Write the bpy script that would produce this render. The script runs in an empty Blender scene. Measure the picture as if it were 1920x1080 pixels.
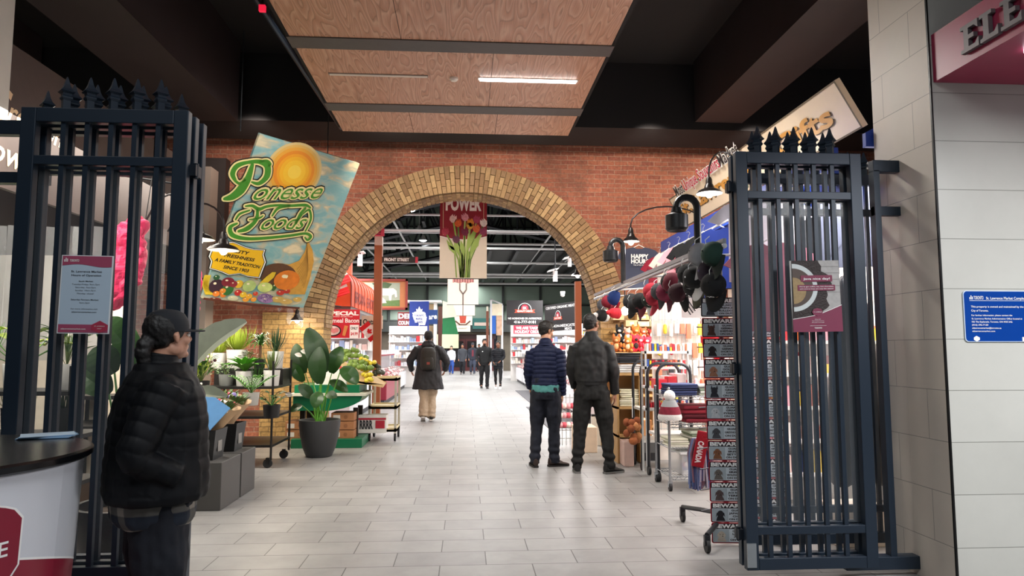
import bpy, bmesh, math, random
from mathutils import Vector, Matrix, noise, Euler
R = math.radians
PI = math.pi
S = bpy.context.scene
COL = S.collection
random.seed(7)

# ---------------------------------------------------------------- camera geometry
F = 1300.0; CH = 1.42; PITCH = R(5.05); YAW = R(3.83)
_f = Vector((math.sin(YAW)*math.cos(PITCH), math.cos(YAW)*math.cos(PITCH), math.sin(PITCH)))
_r = Vector((math.cos(YAW), -math.sin(YAW), 0)); _u = _r.cross(_f)
CAM = Vector((0, 0, CH))
def ray(px, py): return _f + _r*((px-960)/F) + _u*((540-py)/F)
def at(px, py, Y): d = ray(px, py); return CAM + d*(Y/d.y)
def gnd(px, py, z=0.0): d = ray(px, py); return CAM + d*((z-CH)/d.z)
def atx(px, py, X): d = ray(px, py); return CAM + d*(X/d.x)
def para(p0, p1, p2, p3, dist):
    """world corners of the parallelogram seen at four picture corners; the first corner lies dist away in y"""
    r0, r1, r2, r3 = [ray(*p) for p in (p0, p1, p2, p3)]
    l0 = dist/r0.y
    # l1 r1 - l2 r2 + l3 r3 = l0 r0
    M = Matrix(((r1.x, -r2.x, r3.x), (r1.y, -r2.y, r3.y), (r1.z, -r2.z, r3.z)))
    l = M.inverted() @ (r0*l0)
    return CAM+r0*l0, CAM+r1*l[0], CAM+r2*l[1], CAM+r3*l[2]
def cam():
    c = bpy.data.cameras.new('camera'); o = bpy.data.objects.new('camera', c); COL.objects.link(o)
    c.sensor_width = 36; c.lens = F/1920*36; c.clip_end = 200; c.clip_start = .05
    o.location = CAM
    o.rotation_euler = Matrix((_r, _u, -_f)).transposed().to_euler()
    S.camera = o
cam()

# ---------------------------------------------------------------- materials
_m = {}
def rgb(c):
    if isinstance(c, str):
        c = c.lstrip('#'); c = [int(c[i:i+2], 16)/255 for i in (0, 2, 4)]
        c = [x/12.92 if x <= .04045 else ((x+.055)/1.055)**2.4 for x in c]
    return (c[0], c[1], c[2], 1)
def mat(name, col, rough=.6, metal=0, em=0, var=.12, scale=14, bump=0, trans=0, alpha=1, spec=.5, sheen=0, coat=0):
    """procedural principled material: base colour varied by noise"""
    if name in _m: return _m[name]
    m = bpy.data.materials.new(name); m.use_nodes = True; _m[name] = m
    n = m.node_tree; b = n.nodes['Principled BSDF']; c = rgb(col)
    b.inputs['Base Color'].default_value = c
    b.inputs['Roughness'].default_value = rough; b.inputs['Metallic'].default_value = metal
    b.inputs['Specular IOR Level'].default_value = spec
    if coat: b.inputs['Coat Weight'].default_value = coat; b.inputs['Coat Roughness'].default_value = .08
    if sheen: b.inputs['Sheen Weight'].default_value = sheen
    if trans: b.inputs['Transmission Weight'].default_value = trans; b.inputs['IOR'].default_value = 1.3
    if alpha < 1: b.inputs['Alpha'].default_value = alpha
    if em:
        b.inputs['Emission Color'].default_value = c; b.inputs['Emission Strength'].default_value = em
    elif var:
        tc = n.nodes.new('ShaderNodeTexCoord'); nz = n.nodes.new('ShaderNodeTexNoise')
        nz.inputs['Scale'].default_value = scale; nz.inputs['Detail'].default_value = 3
        n.links.new(tc.outputs['Object'], nz.inputs['Vector'])
        mx = n.nodes.new('ShaderNodeMix'); mx.data_type = 'RGBA'
        mx.inputs[6].default_value = tuple(x*(1-var) for x in c[:3])+(1,)
        mx.inputs[7].default_value = tuple(min(1, x*(1+var)) for x in c[:3])+(1,)
        n.links.new(nz.outputs['Fac'], mx.inputs[0]); n.links.new(mx.outputs[2], b.inputs['Base Color'])
        if bump:
            bp = n.nodes.new('ShaderNodeBump'); bp.inputs['Strength'].default_value = bump; bp.inputs['Distance'].default_value = .01
            n.links.new(nz.outputs['Fac'], bp.inputs['Height']); n.links.new(bp.outputs['Normal'], b.inputs['Normal'])
    return m
def nodes(name, rough=.6):
    m = bpy.data.materials.new(name); m.use_nodes = True; _m[name] = m
    t = m.node_tree; b = t.nodes['Principled BSDF']; b.inputs['Roughness'].default_value = rough
    return m, t, b
def C(hexs, **k):
    """plain ink / paint / cloth colour named by its hex"""
    return mat('colour_'+hexs.lstrip('#')+''.join(f'_{a}{b}' for a, b in k.items()), hexs, **k)

# ---------------------------------------------------------------- objects
def link(o, parent=None):
    COL.objects.link(o)
    if parent is not None: o.parent = parent
    return o
def tag(o, label=None, cat=None, group=None, kind=None):
    if label: o['label'] = label
    if cat: o['category'] = cat
    if group: o['group'] = group
    if kind: o['kind'] = kind
    return o
def thing(name, label, cat, loc=(0, 0, 0), rz=0, group=None):
    o = bpy.data.objects.new(name, None); o.empty_display_size = .05
    o.location = loc; o.rotation_euler = (0, 0, rz); link(o)
    return tag(o, label, cat, group)
KIDS = {}
def copy_tree(o, parent=None):
    c = o.copy(); COL.objects.link(c)
    if parent is not None: c.parent = parent; KIDS.setdefault(parent.name, []).append(c)
    for ch in list(KIDS.get(o.name, [])): copy_tree(ch, c)
    return c
def dup(o, loc, rz=None, label=None, group=None, scale=None):
    c = copy_tree(o); c.location = loc
    if rz is not None: c.rotation_euler.z = rz
    if label: c['label'] = label
    if group: c['group'] = group
    if scale: c.scale = (scale,)*3 if not hasattr(scale, '__len__') else scale
    return c

class MB:
    """collects shapes with materials and links them as ONE mesh object"""
    def __init__(s): s.v = []; s.f = []; s.mi = []; s.ms = []; s.sm = []
    def m(s, mt):
        if mt not in s.ms: s.ms.append(mt)
        return s.ms.index(mt)
    def add(s, vs, fs, mt, smooth=False, M=None):
        k = len(s.v)
        if M is not None: vs = [M @ Vector(v) for v in vs]
        s.v += [tuple(v) for v in vs]; i = s.m(mt)
        for f in fs: s.f.append(tuple(k+x for x in f)); s.mi.append(i); s.sm.append(smooth)
        return s
    def box(s, lo, hi, mt, M=None, bev=0):
        (a, b, c), (d, e, f) = lo, hi
        if a > d: a, d = d, a
        if b > e: b, e = e, b
        if c > f: c, f = f, c
        if bev:
            bm = bmesh.new(); bmesh.ops.create_cube(bm, size=1)
            bmesh.ops.scale(bm, vec=(d-a, e-b, f-c), verts=bm.verts)
            bmesh.ops.bevel(bm, geom=bm.edges[:], offset=min(bev, .45*min(d-a, e-b, f-c)), segments=2, affect='EDGES', profile=.5)
            bmesh.ops.translate(bm, vec=((a+d)/2, (b+e)/2, (c+f)/2), verts=bm.verts)
            bm.verts.index_update()
            s.add([v.co.copy() for v in bm.verts], [[v.index for v in q.verts] for q in bm.faces], mt, False, M); bm.free(); return s
        v = [(a, b, c), (d, b, c), (d, e, c), (a, e, c), (a, b, f), (d, b, f), (d, e, f), (a, e, f)]
        return s.add(v, [(3, 2, 1, 0), (4, 5, 6, 7), (0, 1, 5, 4), (1, 2, 6, 5), (2, 3, 7, 6), (3, 0, 4, 7)], mt, False, M)
    def tube(s, pts, rad, mt, n=10, M=None, caps=True, ell=1, ref=None, smooth=True):
        pts = [Vector(p) for p in pts]
        if not hasattr(rad, '__len__'): rad = [rad]*len(pts)
        vs = []; fs = []; up = None
        for i, p in enumerate(pts):
            t = (pts[min(i+1, len(pts)-1)]-pts[max(i-1, 0)])
            t = t.normalized() if t.length > 1e-9 else Vector((0, 0, 1))
            if up is None:
                up = Vector(ref) if ref else (Vector((0, 0, 1)) if abs(t.z) < .9 else Vector((1, 0, 0)))
            a = up - t*up.dot(t)
            if a.length < 1e-6: a = t.orthogonal()
            a.normalize(); up = a; b = t.cross(a)
            r = rad[i]; ra, rb = (r if hasattr(r, '__len__') else (r, r*ell))
            for k in range(n):
                q = 2*PI*k/n; vs.append(p+a*(math.cos(q)*ra)+b*(math.sin(q)*rb))
        for i in range(len(pts)-1):
            for k in range(n):
                fs.append((i*n+k, i*n+(k+1) % n, (i+1)*n+(k+1) % n, (i+1)*n+k))
        if caps:
            fs.append(tuple(reversed(range(n)))); fs.append(tuple((len(pts)-1)*n+k for k in range(n)))
        return s.add(vs, fs, mt, smooth, M)
    def cyl(s, p0, p1, r, mt, n=16, r1=None, M=None, smooth=True):
        return s.tube([p0, p1], [r, r if r1 is None else r1], mt, n, M, smooth=smooth)
    def lathe(s, prof, mt, n=28, c=(0, 0, 0), M=None, smooth=True, close=False):
        vs = []; fs = []
        for r, z in prof:
            for k in range(n):
                q = 2*PI*k/n; vs.append((c[0]+r*math.cos(q), c[1]+r*math.sin(q), c[2]+z))
        for i in range(len(prof)-1):
            for k in range(n): fs.append((i*n+k, i*n+(k+1) % n, (i+1)*n+(k+1) % n, (i+1)*n+k))
        if close or prof[0][0] > 1e-5: fs.append(tuple(reversed(range(n))))
        if prof[-1][0] > 1e-5 and close is not None: fs.append(tuple((len(prof)-1)*n+k for k in range(n)))
        return s.add(vs, fs, mt, smooth, M)
    def ball(s, c, r, mt, n=12, m=8, M=None):
        r = r if hasattr(r, '__len__') else (r, r, r); vs = [(c[0], c[1], c[2]-r[2])]; fs = []
        for i in range(1, m):
            a = -PI/2+PI*i/m
            for k in range(n):
                q = 2*PI*k/n; vs.append((c[0]+r[0]*math.cos(a)*math.cos(q), c[1]+r[1]*math.cos(a)*math.sin(q), c[2]+r[2]*math.sin(a)))
        vs.append((c[0], c[1], c[2]+r[2])); L = len(vs)-1
        for k in range(n):
            fs.append((0, 1+(k+1) % n, 1+k)); fs.append((L, L-n+k, L-n+(k+1) % n))
        for i in range(m-2):
            for k in range(n): a = 1+i*n+k; b = 1+i*n+(k+1) % n; fs.append((a, b, b+n, a+n))
        return s.add(vs, fs, mt, True, M)
    def prism(s, pts, z0, z1, mt, M=None, smooth=False):
        """outline in xy extruded from z0 to z1"""
        n = len(pts); vs = [(x, y, z0) for x, y in pts]+[(x, y, z1) for x, y in pts]
        fs = [tuple(reversed(range(n))), tuple(range(n, 2*n))]+[(k, (k+1) % n, n+(k+1) % n, n+k) for k in range(n)]
        return s.add(vs, fs, mt, smooth, M)
    def build(s, name, parent=None, sharp=35, loc=None):
        me = bpy.data.meshes.new(name); me.from_pydata(s.v, [], s.f)
        for m_ in s.ms: me.materials.append(m_)
        me.polygons.foreach_set('material_index', s.mi); me.polygons.foreach_set('use_smooth', [True]*len(s.f) if any(s.sm) else [False]*len(s.f))
        me.update()
        if any(s.sm): me.set_sharp_from_angle(angle=R(sharp))
        o = bpy.data.objects.new(name, me); link(o, parent)
        if loc is not None: o.location = loc
        if parent is not None: KIDS.setdefault(parent.name, []).append(o)
        return o
def struct(mb, name): return tag(mb.build(name), kind='structure')

# ---------------------------------------------------------------- lettering
_tx = {}
def text_mesh(s, bold=0, shear=0, space=1.0):
    k = (s, bold, shear, space)
    if k in _tx: return _tx[k]
    cu = bpy.data.curves.new('t', 'FONT'); cu.body = s; cu.offset = bold; cu.shear = shear; cu.space_character = space
    cu.resolution_u = 3; cu.fill_mode = 'FRONT' if hasattr(cu, 'fill_mode') else 'BOTH'
    o = bpy.data.objects.new('t', cu); COL.objects.link(o)
    dg = bpy.context.evaluated_depsgraph_get(); dg.update(); e = o.evaluated_get(dg)
    me = e.to_mesh(); v = [(x.co.x, x.co.y) for x in me.vertices]; f = [tuple(p.vertices) for p in me.polygons]
    e.to_mesh_clear(); bpy.data.objects.remove(o); bpy.data.curves.remove(cu)
    if not v: v = [(0, 0)]; f = []
    x0 = min(a for a, _ in v); x1 = max(a for a, _ in v); y0 = min(b for _, b in v); y1 = max(b for _, b in v)
    _tx[k] = (v, f, x0, x1, y0, y1); return _tx[k]

class Board:
    """a flat board with printing: u runs to the reader's right, v up, w out of the face"""
    def __init__(s, o, u, v, W, H, back=None, th=.01, mb=None, rad=0):
        s.o = Vector(o); s.u = Vector(u).normalized(); s.w = s.u.cross(Vector(v)).normalized(); s.v = s.w.cross(s.u)
        s.W = W; s.H = H; s.mb = mb or MB(); s.L = 0; s.e = .0007+.00012*s.o.length
        s.Mx = Matrix((s.u, s.v, s.w)).transposed().to_4x4(); s.Mx.translation = s.o
        if back is not None:
            if rad: s.mb.prism(s.rr(0, 0, W, H, rad), -th, 0, back, s.Mx)
            else: s.mb.box((0, 0, -th), (W, H, 0), back, s.Mx)
    @staticmethod
    def rr(x0, y0, x1, y1, r, n=5):
        o = []
        for cx, cy, a in ((x1-r, y0+r, -90), (x1-r, y1-r, 0), (x0+r, y1-r, 90), (x0+r, y0+r, 180)):
            for k in range(n+1): q = R(a+90*k/n); o.append((cx+r*math.cos(q), cy+r*math.sin(q)))
        return o
    def z(s, l): return s.e*(l+1)
    def poly(s, pts, mt, l=0):
        z = s.z(l); n = len(pts); s.mb.prism(pts, z-s.e*.6, z, mt, s.Mx); return s
    def rect(s, x0, y0, x1, y1, mt, l=0, r=0):
        return s.poly(s.rr(x0, y0, x1, y1, r) if r else [(x0, y0), (x1, y0), (x1, y1), (x0, y1)], mt, l)
    def disc(s, cx, cy, rx, mt, l=0, ry=None, n=28):
        ry = ry or rx; return s.poly([(cx+rx*math.cos(2*PI*k/n), cy+ry*math.sin(2*PI*k/n)) for k in range(n)], mt, l)
    def line(s, pts, wd, mt, l=0):
        z = s.z(l)
        for (a, b), (c, d) in zip(pts, pts[1:]):
            q = math.hypot(c-a, d-b) or 1; nx, ny = -(d-b)/q*wd/2, (c-a)/q*wd/2
            s.poly([(a-nx, b-ny), (c-nx, d-ny), (c+nx, d+ny), (a+nx, b+ny)], mt, l)
        return s
    def text(s, t, x, y, h, mt, l=1, al='C', bold=0, shear=0, width=None, rise=0, rot=0, space=1.0, warp=None, cap=.7):
        """h: height of a capital; width: squeeze or stretch to this width; rise: slope of the baseline"""
        v, f, x0, x1, y0, y1 = text_mesh(t, bold, shear, space)
        sy = h/cap; sx = width/(x1-x0) if width else sy
        off = {'L': 0, 'C': -(x1-x0)*sx/2, 'R': -(x1-x0)*sx}[al]; z = s.z(l); out = []
        cr, sr = math.cos(rot), math.sin(rot)
        for a, b in v:
            px = (a-x0)*sx+off; py = b*sy+rise*px
            if warp: px, py = warp(px, py)
            out.append((x+px*cr-py*sr, y+px*sr+py*cr, z))
        s.mb.add(out, f, mt, False, s.Mx); return s
def quadboard(p0, p1, p3, back, th=.02, mb=None):
    """board from its top-left, top-right and bottom-left corners in the world"""
    p0, p1, p3 = Vector(p0), Vector(p1), Vector(p3); u = p1-p0; v = p0-p3
    return Board(p3, u, v, u.length, v.length, back, th, mb)

# ---------------------------------------------------------------- lamps
def area(loc, size, power, col=(1, 1, 1), rot=(0, 0, 0), sy=None, name='lamp'):
    l = bpy.data.lights.new(name, 'AREA'); l.energy = power; l.color = col; l.size = size
    if sy: l.shape = 'RECTANGLE'; l.size_y = sy
    o = bpy.data.objects.new(name, l); o.location = loc; o.rotation_euler = rot; COL.objects.link(o); return o
def point(loc, power, col=(1, .93, .82), r=.04, name='bulb'):
    l = bpy.data.lights.new(name, 'POINT'); l.energy = power; l.color = col; l.shadow_soft_size = r
    o = bpy.data.objects.new(name, l); o.location = loc; COL.objects.link(o); return o
# ================================================================ shell
def tile_mat(name, c1, c2, mortar, bw, rh, off, ax, rough=.35, ms=.004, shift=(0, 0), nscale=1.2, amt=.5, coat=0):
    m, t, b = nodes(name, rough)
    g = t.nodes.new('ShaderNodeNewGeometry'); sp = t.nodes.new('ShaderNodeSeparateXYZ'); cb = t.nodes.new('ShaderNodeCombineXYZ')
    t.links.new(g.outputs['Position'], sp.inputs[0])
    for i, a in enumerate(ax):
        ad = t.nodes.new('ShaderNodeMath'); ad.operation = 'ADD'; ad.inputs[1].default_value = shift[i]
        t.links.new(sp.outputs[a], ad.inputs[0]); t.links.new(ad.outputs[0], cb.inputs[i])
    br = t.nodes.new('ShaderNodeTexBrick'); br.offset = off; br.squash = 1
    br.inputs['Scale'].default_value = 1; br.inputs['Brick Width'].default_value = bw; br.inputs['Row Height'].default_value = rh
    br.inputs['Mortar Size'].default_value = ms; br.inputs['Mortar Smooth'].default_value = .1
    br.inputs['Color1'].default_value = rgb(c1); br.inputs['Color2'].default_value = rgb(c2); br.inputs['Mortar'].default_value = rgb(mortar)
    t.links.new(cb.outputs[0], br.inputs['Vector'])
    nz = t.nodes.new('ShaderNodeTexNoise'); nz.inputs['Scale'].default_value = nscale; nz.inputs['Detail'].default_value = 8; nz.inputs['Roughness'].default_value = .65
    t.links.new(g.outputs['Position'], nz.inputs['Vector'])
    mr = t.nodes.new('ShaderNodeMapRange'); mr.inputs[1].default_value = .3; mr.inputs[2].default_value = .7; mr.inputs[3].default_value = 1-amt; mr.inputs[4].default_value = 1+amt*.4
    t.links.new(nz.outputs['Fac'], mr.inputs[0])
    mx = t.nodes.new('ShaderNodeMix'); mx.data_type = 'RGBA'; mx.blend_type = 'MULTIPLY'; mx.inputs[0].default_value = 1
    t.links.new(br.outputs['Color'], mx.inputs[6]); t.links.new(mr.outputs[0], mx.inputs[7]); t.links.new(mx.outputs[2], b.inputs['Base Color'])
    bp = t.nodes.new('ShaderNodeBump'); bp.inputs['Strength'].default_value = .5; bp.inputs['Distance'].default_value = .004; bp.invert = True
    t.links.new(br.outputs['Fac'], bp.inputs['Height']); t.links.new(bp.outputs[0], b.inputs['Normal'])
    if coat: b.inputs['Coat Weight'].default_value = coat; b.inputs['Coat Roughness'].default_value = .2
    return m
M_floor = tile_mat('floor_tile', '#9a9896', '#8f8d8c', '#4c4a48', .61, .305, .5, (0, 1), .42, .0035, (.464+.61*20, -4.427+.305*40), 2.2, .22)
M_wtile = tile_mat('wall_tile', '#c9c8c0', '#c1c0b8', '#86867e', 6.1, .305, .5, (0, 2), .32, .002, (1.2, .045), .9, .10)
M_wtile_side = tile_mat('column_tile', '#d6cbbd', '#d0c5b7', '#8b857c', .61, .305, .5, (1, 2), .5, .002, (.1, .045), .9, .10)
def brick_mat(name, c1, c2, mortar, dark, ax=(0, 2), bump=1.0):
    m, t, b = nodes(name, .85)
    g = t.nodes.new('ShaderNodeNewGeometry'); sp = t.nodes.new('ShaderNodeSeparateXYZ'); cb = t.nodes.new('ShaderNodeCombineXYZ')
    t.links.new(g.outputs['Position'], sp.inputs[0]); t.links.new(sp.outputs[ax[0]], cb.inputs[0]); t.links.new(sp.outputs[ax[1]], cb.inputs[1])
    # uneven old courses
    n1 = t.nodes.new('ShaderNodeTexNoise'); n1.inputs['Scale'].default_value = 5; t.links.new(g.outputs['Position'], n1.inputs['Vector'])
    va = t.nodes.new('ShaderNodeVectorMath'); va.operation = 'MULTIPLY_ADD'; va.inputs[1].default_value = (.03, .025, 0)
    t.links.new(n1.outputs['Color'], va.inputs[0]); t.links.new(cb.outputs[0], va.inputs[2])
    br = t.nodes.new('ShaderNodeTexBrick'); br.inputs['Scale'].default_value = 1; br.inputs['Brick Width'].default_value = .225; br.inputs['Row Height'].default_value = .076
    br.inputs['Mortar Size'].default_value = .006; br.inputs['Mortar Smooth'].default_value = .25; br.inputs['Bias'].default_value = -.1
    br.inputs['Color1'].default_value = rgb(c1); br.inputs['Color2'].default_value = rgb(c2); br.inputs['Mortar'].default_value = rgb(mortar)
    t.links.new(va.outputs[0], br.inputs['Vector'])
    # per-brick tone through a second brick texture of another seed, plus old patches
    nz = t.nodes.new('ShaderNodeTexNoise'); nz.inputs['Scale'].default_value = 1.1; nz.inputs['Detail'].default_value = 6; t.links.new(g.outputs['Position'], nz.inputs['Vector'])
    cr = t.nodes.new('ShaderNodeValToRGB'); cr.color_ramp.elements[0].position = .52; cr.color_ramp.elements[1].position = .66
    t.links.new(nz.outputs['Fac'], cr.inputs[0])
    mx = t.nodes.new('ShaderNodeMix'); mx.data_type = 'RGBA'; t.links.new(cr.outputs[0], mx.inputs[0])
    dk = t.nodes.new('ShaderNodeMix'); dk.data_type = 'RGBA'; dk.inputs[0].default_value = .6; dk.inputs[7].default_value = rgb(dark)
    t.links.new(br.outputs['Color'], dk.inputs[6]); t.links.new(br.outputs['Color'], mx.inputs[6]); t.links.new(dk.outputs[2], mx.inputs[7])
    fn = t.nodes.new('ShaderNodeTexNoise'); fn.inputs['Scale'].default_value = 26; fn.inputs['Detail'].default_value = 5; t.links.new(g.outputs['Position'], fn.inputs['Vector'])
    mr = t.nodes.new('ShaderNodeMapRange'); mr.inputs[1].default_value = .25; mr.inputs[2].default_value = .75; mr.inputs[3].default_value = .65; mr.inputs[4].default_value = 1.2
    t.links.new(fn.outputs['Fac'], mr.inputs[0])
    m2 = t.nodes.new('ShaderNodeMix'); m2.data_type = 'RGBA'; m2.blend_type = 'MULTIPLY'; m2.inputs[0].default_value = 1
    t.links.new(mx.outputs[2], m2.inputs[6]); t.links.new(mr.outputs[0], m2.inputs[7]); t.links.new(m2.outputs[2], b.inputs['Base Color'])
    bp = t.nodes.new('ShaderNodeBump'); bp.inputs['Strength'].default_value = bump; bp.inputs['Distance'].default_value = .012; bp.invert = True
    t.links.new(br.outputs['Fac'], bp.inputs['Height'])
    b2 = t.nodes.new('ShaderNodeBump'); b2.inputs['Strength'].default_value = .5; b2.inputs['Distance'].default_value = .008
    t.links.new(fn.outputs['Fac'], b2.inputs['Height']); t.links.new(bp.outputs[0], b2.inputs['Normal']); t.links.new(b2.outputs[0], b.inputs['Normal'])
    return m
M_brick = brick_mat('red_brick', '#a8654c', '#8b5040', '#ad8a74', '#6b4535')
M_buff = brick_mat('buff_brick', '#b5925a', '#a07c4a', '#7a6240', '#8a6a40', bump=.6)
M_buffx = brick_mat('buff_brick_jamb', '#b5925a', '#a07c4a', '#7a6240', '#8a6a40', ax=(1, 2), bump=.6)
M_blackc = mat('black_ceiling', '#141113', .8, var=.3, scale=2)
M_beam = mat('beam_paint', '#2c2224', .6, var=.2, scale=3)

struct(MB().box((-14, -5, -.1), (14, 62, 0), M_floor), 'floor')
# lobby ceiling: black slab with deep beams running down the hall
struct(MB().box((-9, -5, 5.6), (9, 11.2, 5.75), M_blackc), 'ceiling')
bk = MB()
bk.box((-3.9, -1, 4.5), (-3.1, 9.4, 5.6), M_beam); struct(bk, 'beam_west')
bk = MB(); bk.box((3.3, -1, 4.7), (4.0, 9.6, 5.6), M_beam); struct(bk, 'beam_east')
bk = MB(); bk.box((-6.4, -1, 4.6), (-5.7, 9.4, 5.6), M_beam); struct(bk, 'beam_far_west')
bk = MB(); bk.box((-8, 9.7, 4.62), (8, 10.6, 5.6), M_blackc); struct(bk, 'ceiling_bulkhead')

# the brick wall with its round arch
WY, WT = 11.2, .6
ACX, ACZ, AR, RO = at(870, 615, WY).x, at(870, 615, WY).z, 2.22, 2.66
def archwall():
    n = 48; b = MB(); top = 4.86; xl, xr = -8.5, 8.5
    arc = [(ACX+AR*math.cos(PI*k/n), ACZ+AR*math.sin(PI*k/n)) for k in range(n+1)]   # right to left
    for y, rev in ((WY, False), (WY+WT, True)):
        vs = []; fs = []
        for (x, z) in arc: vs += [(x, y, z), (x, y, top)]
        fs = [(2*k, 2*k+2, 2*k+3, 2*k+1) for k in range(n)]
        k = len(vs)
        vs += [(xr, y, 0), (ACX+AR, y, 0), (ACX+AR, y, top), (xr, y, top), (xl, y, 0), (ACX-AR, y, 0), (ACX-AR, y, top), (xl, y, top)]
        fs += [(k, k+1, k+2, k+3), (k+4, k+5, k+6, k+7)]
        b.add(vs, fs, M_brick)
    vs = []; 
    for (x, z) in [(ACX+AR, 0)]+arc+[(ACX-AR, 0)]: vs += [(x, WY, z), (x, WY+WT, z)]
    b.add(vs, [(2*k, 2*k+1, 2*k+3, 2*k+2) for k in range(len(vs)//2-1)], M_buffx)
    b.box((xl, WY, top), (xr, WY+WT, top+.02), M_brick)
    struct(b, 'wall_arch')
archwall()
def voussoirs():
    tones = [mat(f'arch_brick_{i}', c, .85, var=.3, scale=30, bump=.6) for i, c in enumerate(('#a98a62', '#9a7a56', '#b8996e', '#8b6d4e', '#a38560', '#947758'))]
    mort = mat('arch_mortar', '#6d573a', .9)
    b = MB(); n = 96; n2 = 60
    rnd = random.Random(3)
    vs = []
    for k in range(n2+1):
        a = PI*k/n2
        for r_ in (AR-.01, RO-.01):
            for y in (WY-.03, WY+.01): vs.append((ACX+r_*math.cos(a), y, ACZ+r_*math.sin(a)))
    fs = []
    for k in range(n2):
        i = 4*k; j = i+4
        fs += [(i, i+2, j+2, j), (i+2, i+3, j+3, j+2), (i, j, j+1, i+1)]
    b.add(vs, fs, mort)
    for k in range(n):
        a0, a1 = PI*k/n+.0022, PI*(k+1)/n-.0022
        cuts = [0, .5, 1] if k % 2 else [0, .26, .74, 1]
        for c0, c1 in zip(cuts, cuts[1:]):
            r0 = AR-.012+(RO-AR+.012)*c0+.005; r1 = AR-.012+(RO-AR+.012)*c1-.005
            d = WY-.042-rnd.random()*.012; m_ = rnd.choice(tones)
            q = [(ACX+r*math.cos(a), y, ACZ+r*math.sin(a)) for y in (d, WY+.02) for r, a in ((r0, a0), (r1, a0), (r1, a1), (r0, a1))]
            b.add(q, [(0, 1, 2, 3), (7, 6, 5, 4), (0, 4, 5, 1), (1, 5, 6, 2), (2, 6, 7, 3), (3, 7, 4, 0)], m_)
    for k in range(n):       # soffit courses of the arch
        a0, a1 = PI*k/n+.002, PI*(k+1)/n-.002
        for j in range(5):
            y0 = WY+.03+j*.115; y1 = y0+.105; r0 = AR-.02; r1 = AR+.01; m_ = rnd.choice(tones)
            q = [(ACX+r*math.cos(a), y, ACZ+r*math.sin(a)) for y in (y0, y1) for r, a in ((r0, a0), (r1, a0), (r1, a1), (r0, a1))]
            b.add(q, [(0, 1, 2, 3), (7, 6, 5, 4), (0, 4, 5, 1), (2, 6, 7, 3), (3, 7, 4, 0)], m_)
    struct(b, 'trim_arch')
voussoirs()
# buff brick piers under the springing
b = MB(); b.box((ACX-AR-.95, WY-.035, 0), (ACX-AR, WY+.01, 2.0), M_buff); b.box((ACX+AR, WY-.035, 0), (ACX+AR+.95, WY+.01, 2.3), M_buff); struct(b, 'trim_pier')

# tiled columns of the lobby
Xc = at(1742, 160, 4.0).x
b = MB(); b.box((Xc, 3.999, 0), (Xc+3.2, 4.6, 5.6), M_wtile_side); b.box((Xc+.012, 3.99, 0), (Xc+3.2, 4.02, 5.6), M_wtile)
b.box((Xc-.002, 3.985, 0), (Xc+.008, 3.999, 5.6), mat('tile_edge_trim', '#202020', .4, .6)); struct(b, 'wall_right')
b = MB(); p = at(27, 30, 5.0); b.box((p.x-1.5, 4.5, 3.02), (p.x, 5.0, 5.6), mat('column_tile_left', '#d8d4ca', .4, var=.05)); struct(b, 'wall_left')
# elevator fascia
Md = mat('fascia_red', '#9b2c4c', .4, var=.06); Ml = mat('letter_grey', '#6f6a6c', .5, .3)
z0 = at(1742, 156, 4.0).z; z1 = at(1740, 68, 4.0).z
el = thing('elevator_sign', 'dark red projecting fascia with raised grey letters ELE, beside the tiled column', 'sign', (Xc, 4.0, z0))
b = MB(); b.box((0.02, -3.6, 0), (3.2, -.014, z1-z0), Md); fo = b.build('fascia', el)
bd = Board((0.02, -.30, .05), (0, -1, 0), (0, 0, 1), 3, z1-z0, mb=MB())
for i, ch in enumerate('ELEVATORS'):
    v, f, x0, x1, y0, y1 = text_mesh(ch, .045)
    if ch == 'E': o = [(0, 0), (.17, 0), (.17, .062), (.135, .03), (.075, .03), (.075, .08), (.125, .08), (.125, .11), (.075, .11), (.075, .155), (.13, .155), (.165, .125), (.165, .185), (0, .185), (0, .16), (.03, .16), (.03, .025), (0, .025)]
    elif ch == 'L': o = [(0, 0), (.16, 0), (.16, .065), (.125, .03), (.08, .03), (.08, .16), (.11, .16), (.11, .185), (0, .185), (0, .16), (.03, .16), (.03, .025), (0, .025)]
    else: continue
    if i > 2: continue
    bb = MB(); bb.prism([(x*.82+i*.15, y*.86) for x, y in o], .004, .03, Ml, bd.Mx); bb.build('letter', el)
lt = MB(); lp = at(1915, 128, 3.5); lt.box((lp.x+.02, 2.3, z0-.02), (lp.x+.09, 3.5, z0-.001), mat('elevator_tube', '#f4f6ff', em=9))
tag(lt.build('ceiling_light'), 'bright white light tube under the red elevator fascia', 'light')
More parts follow.
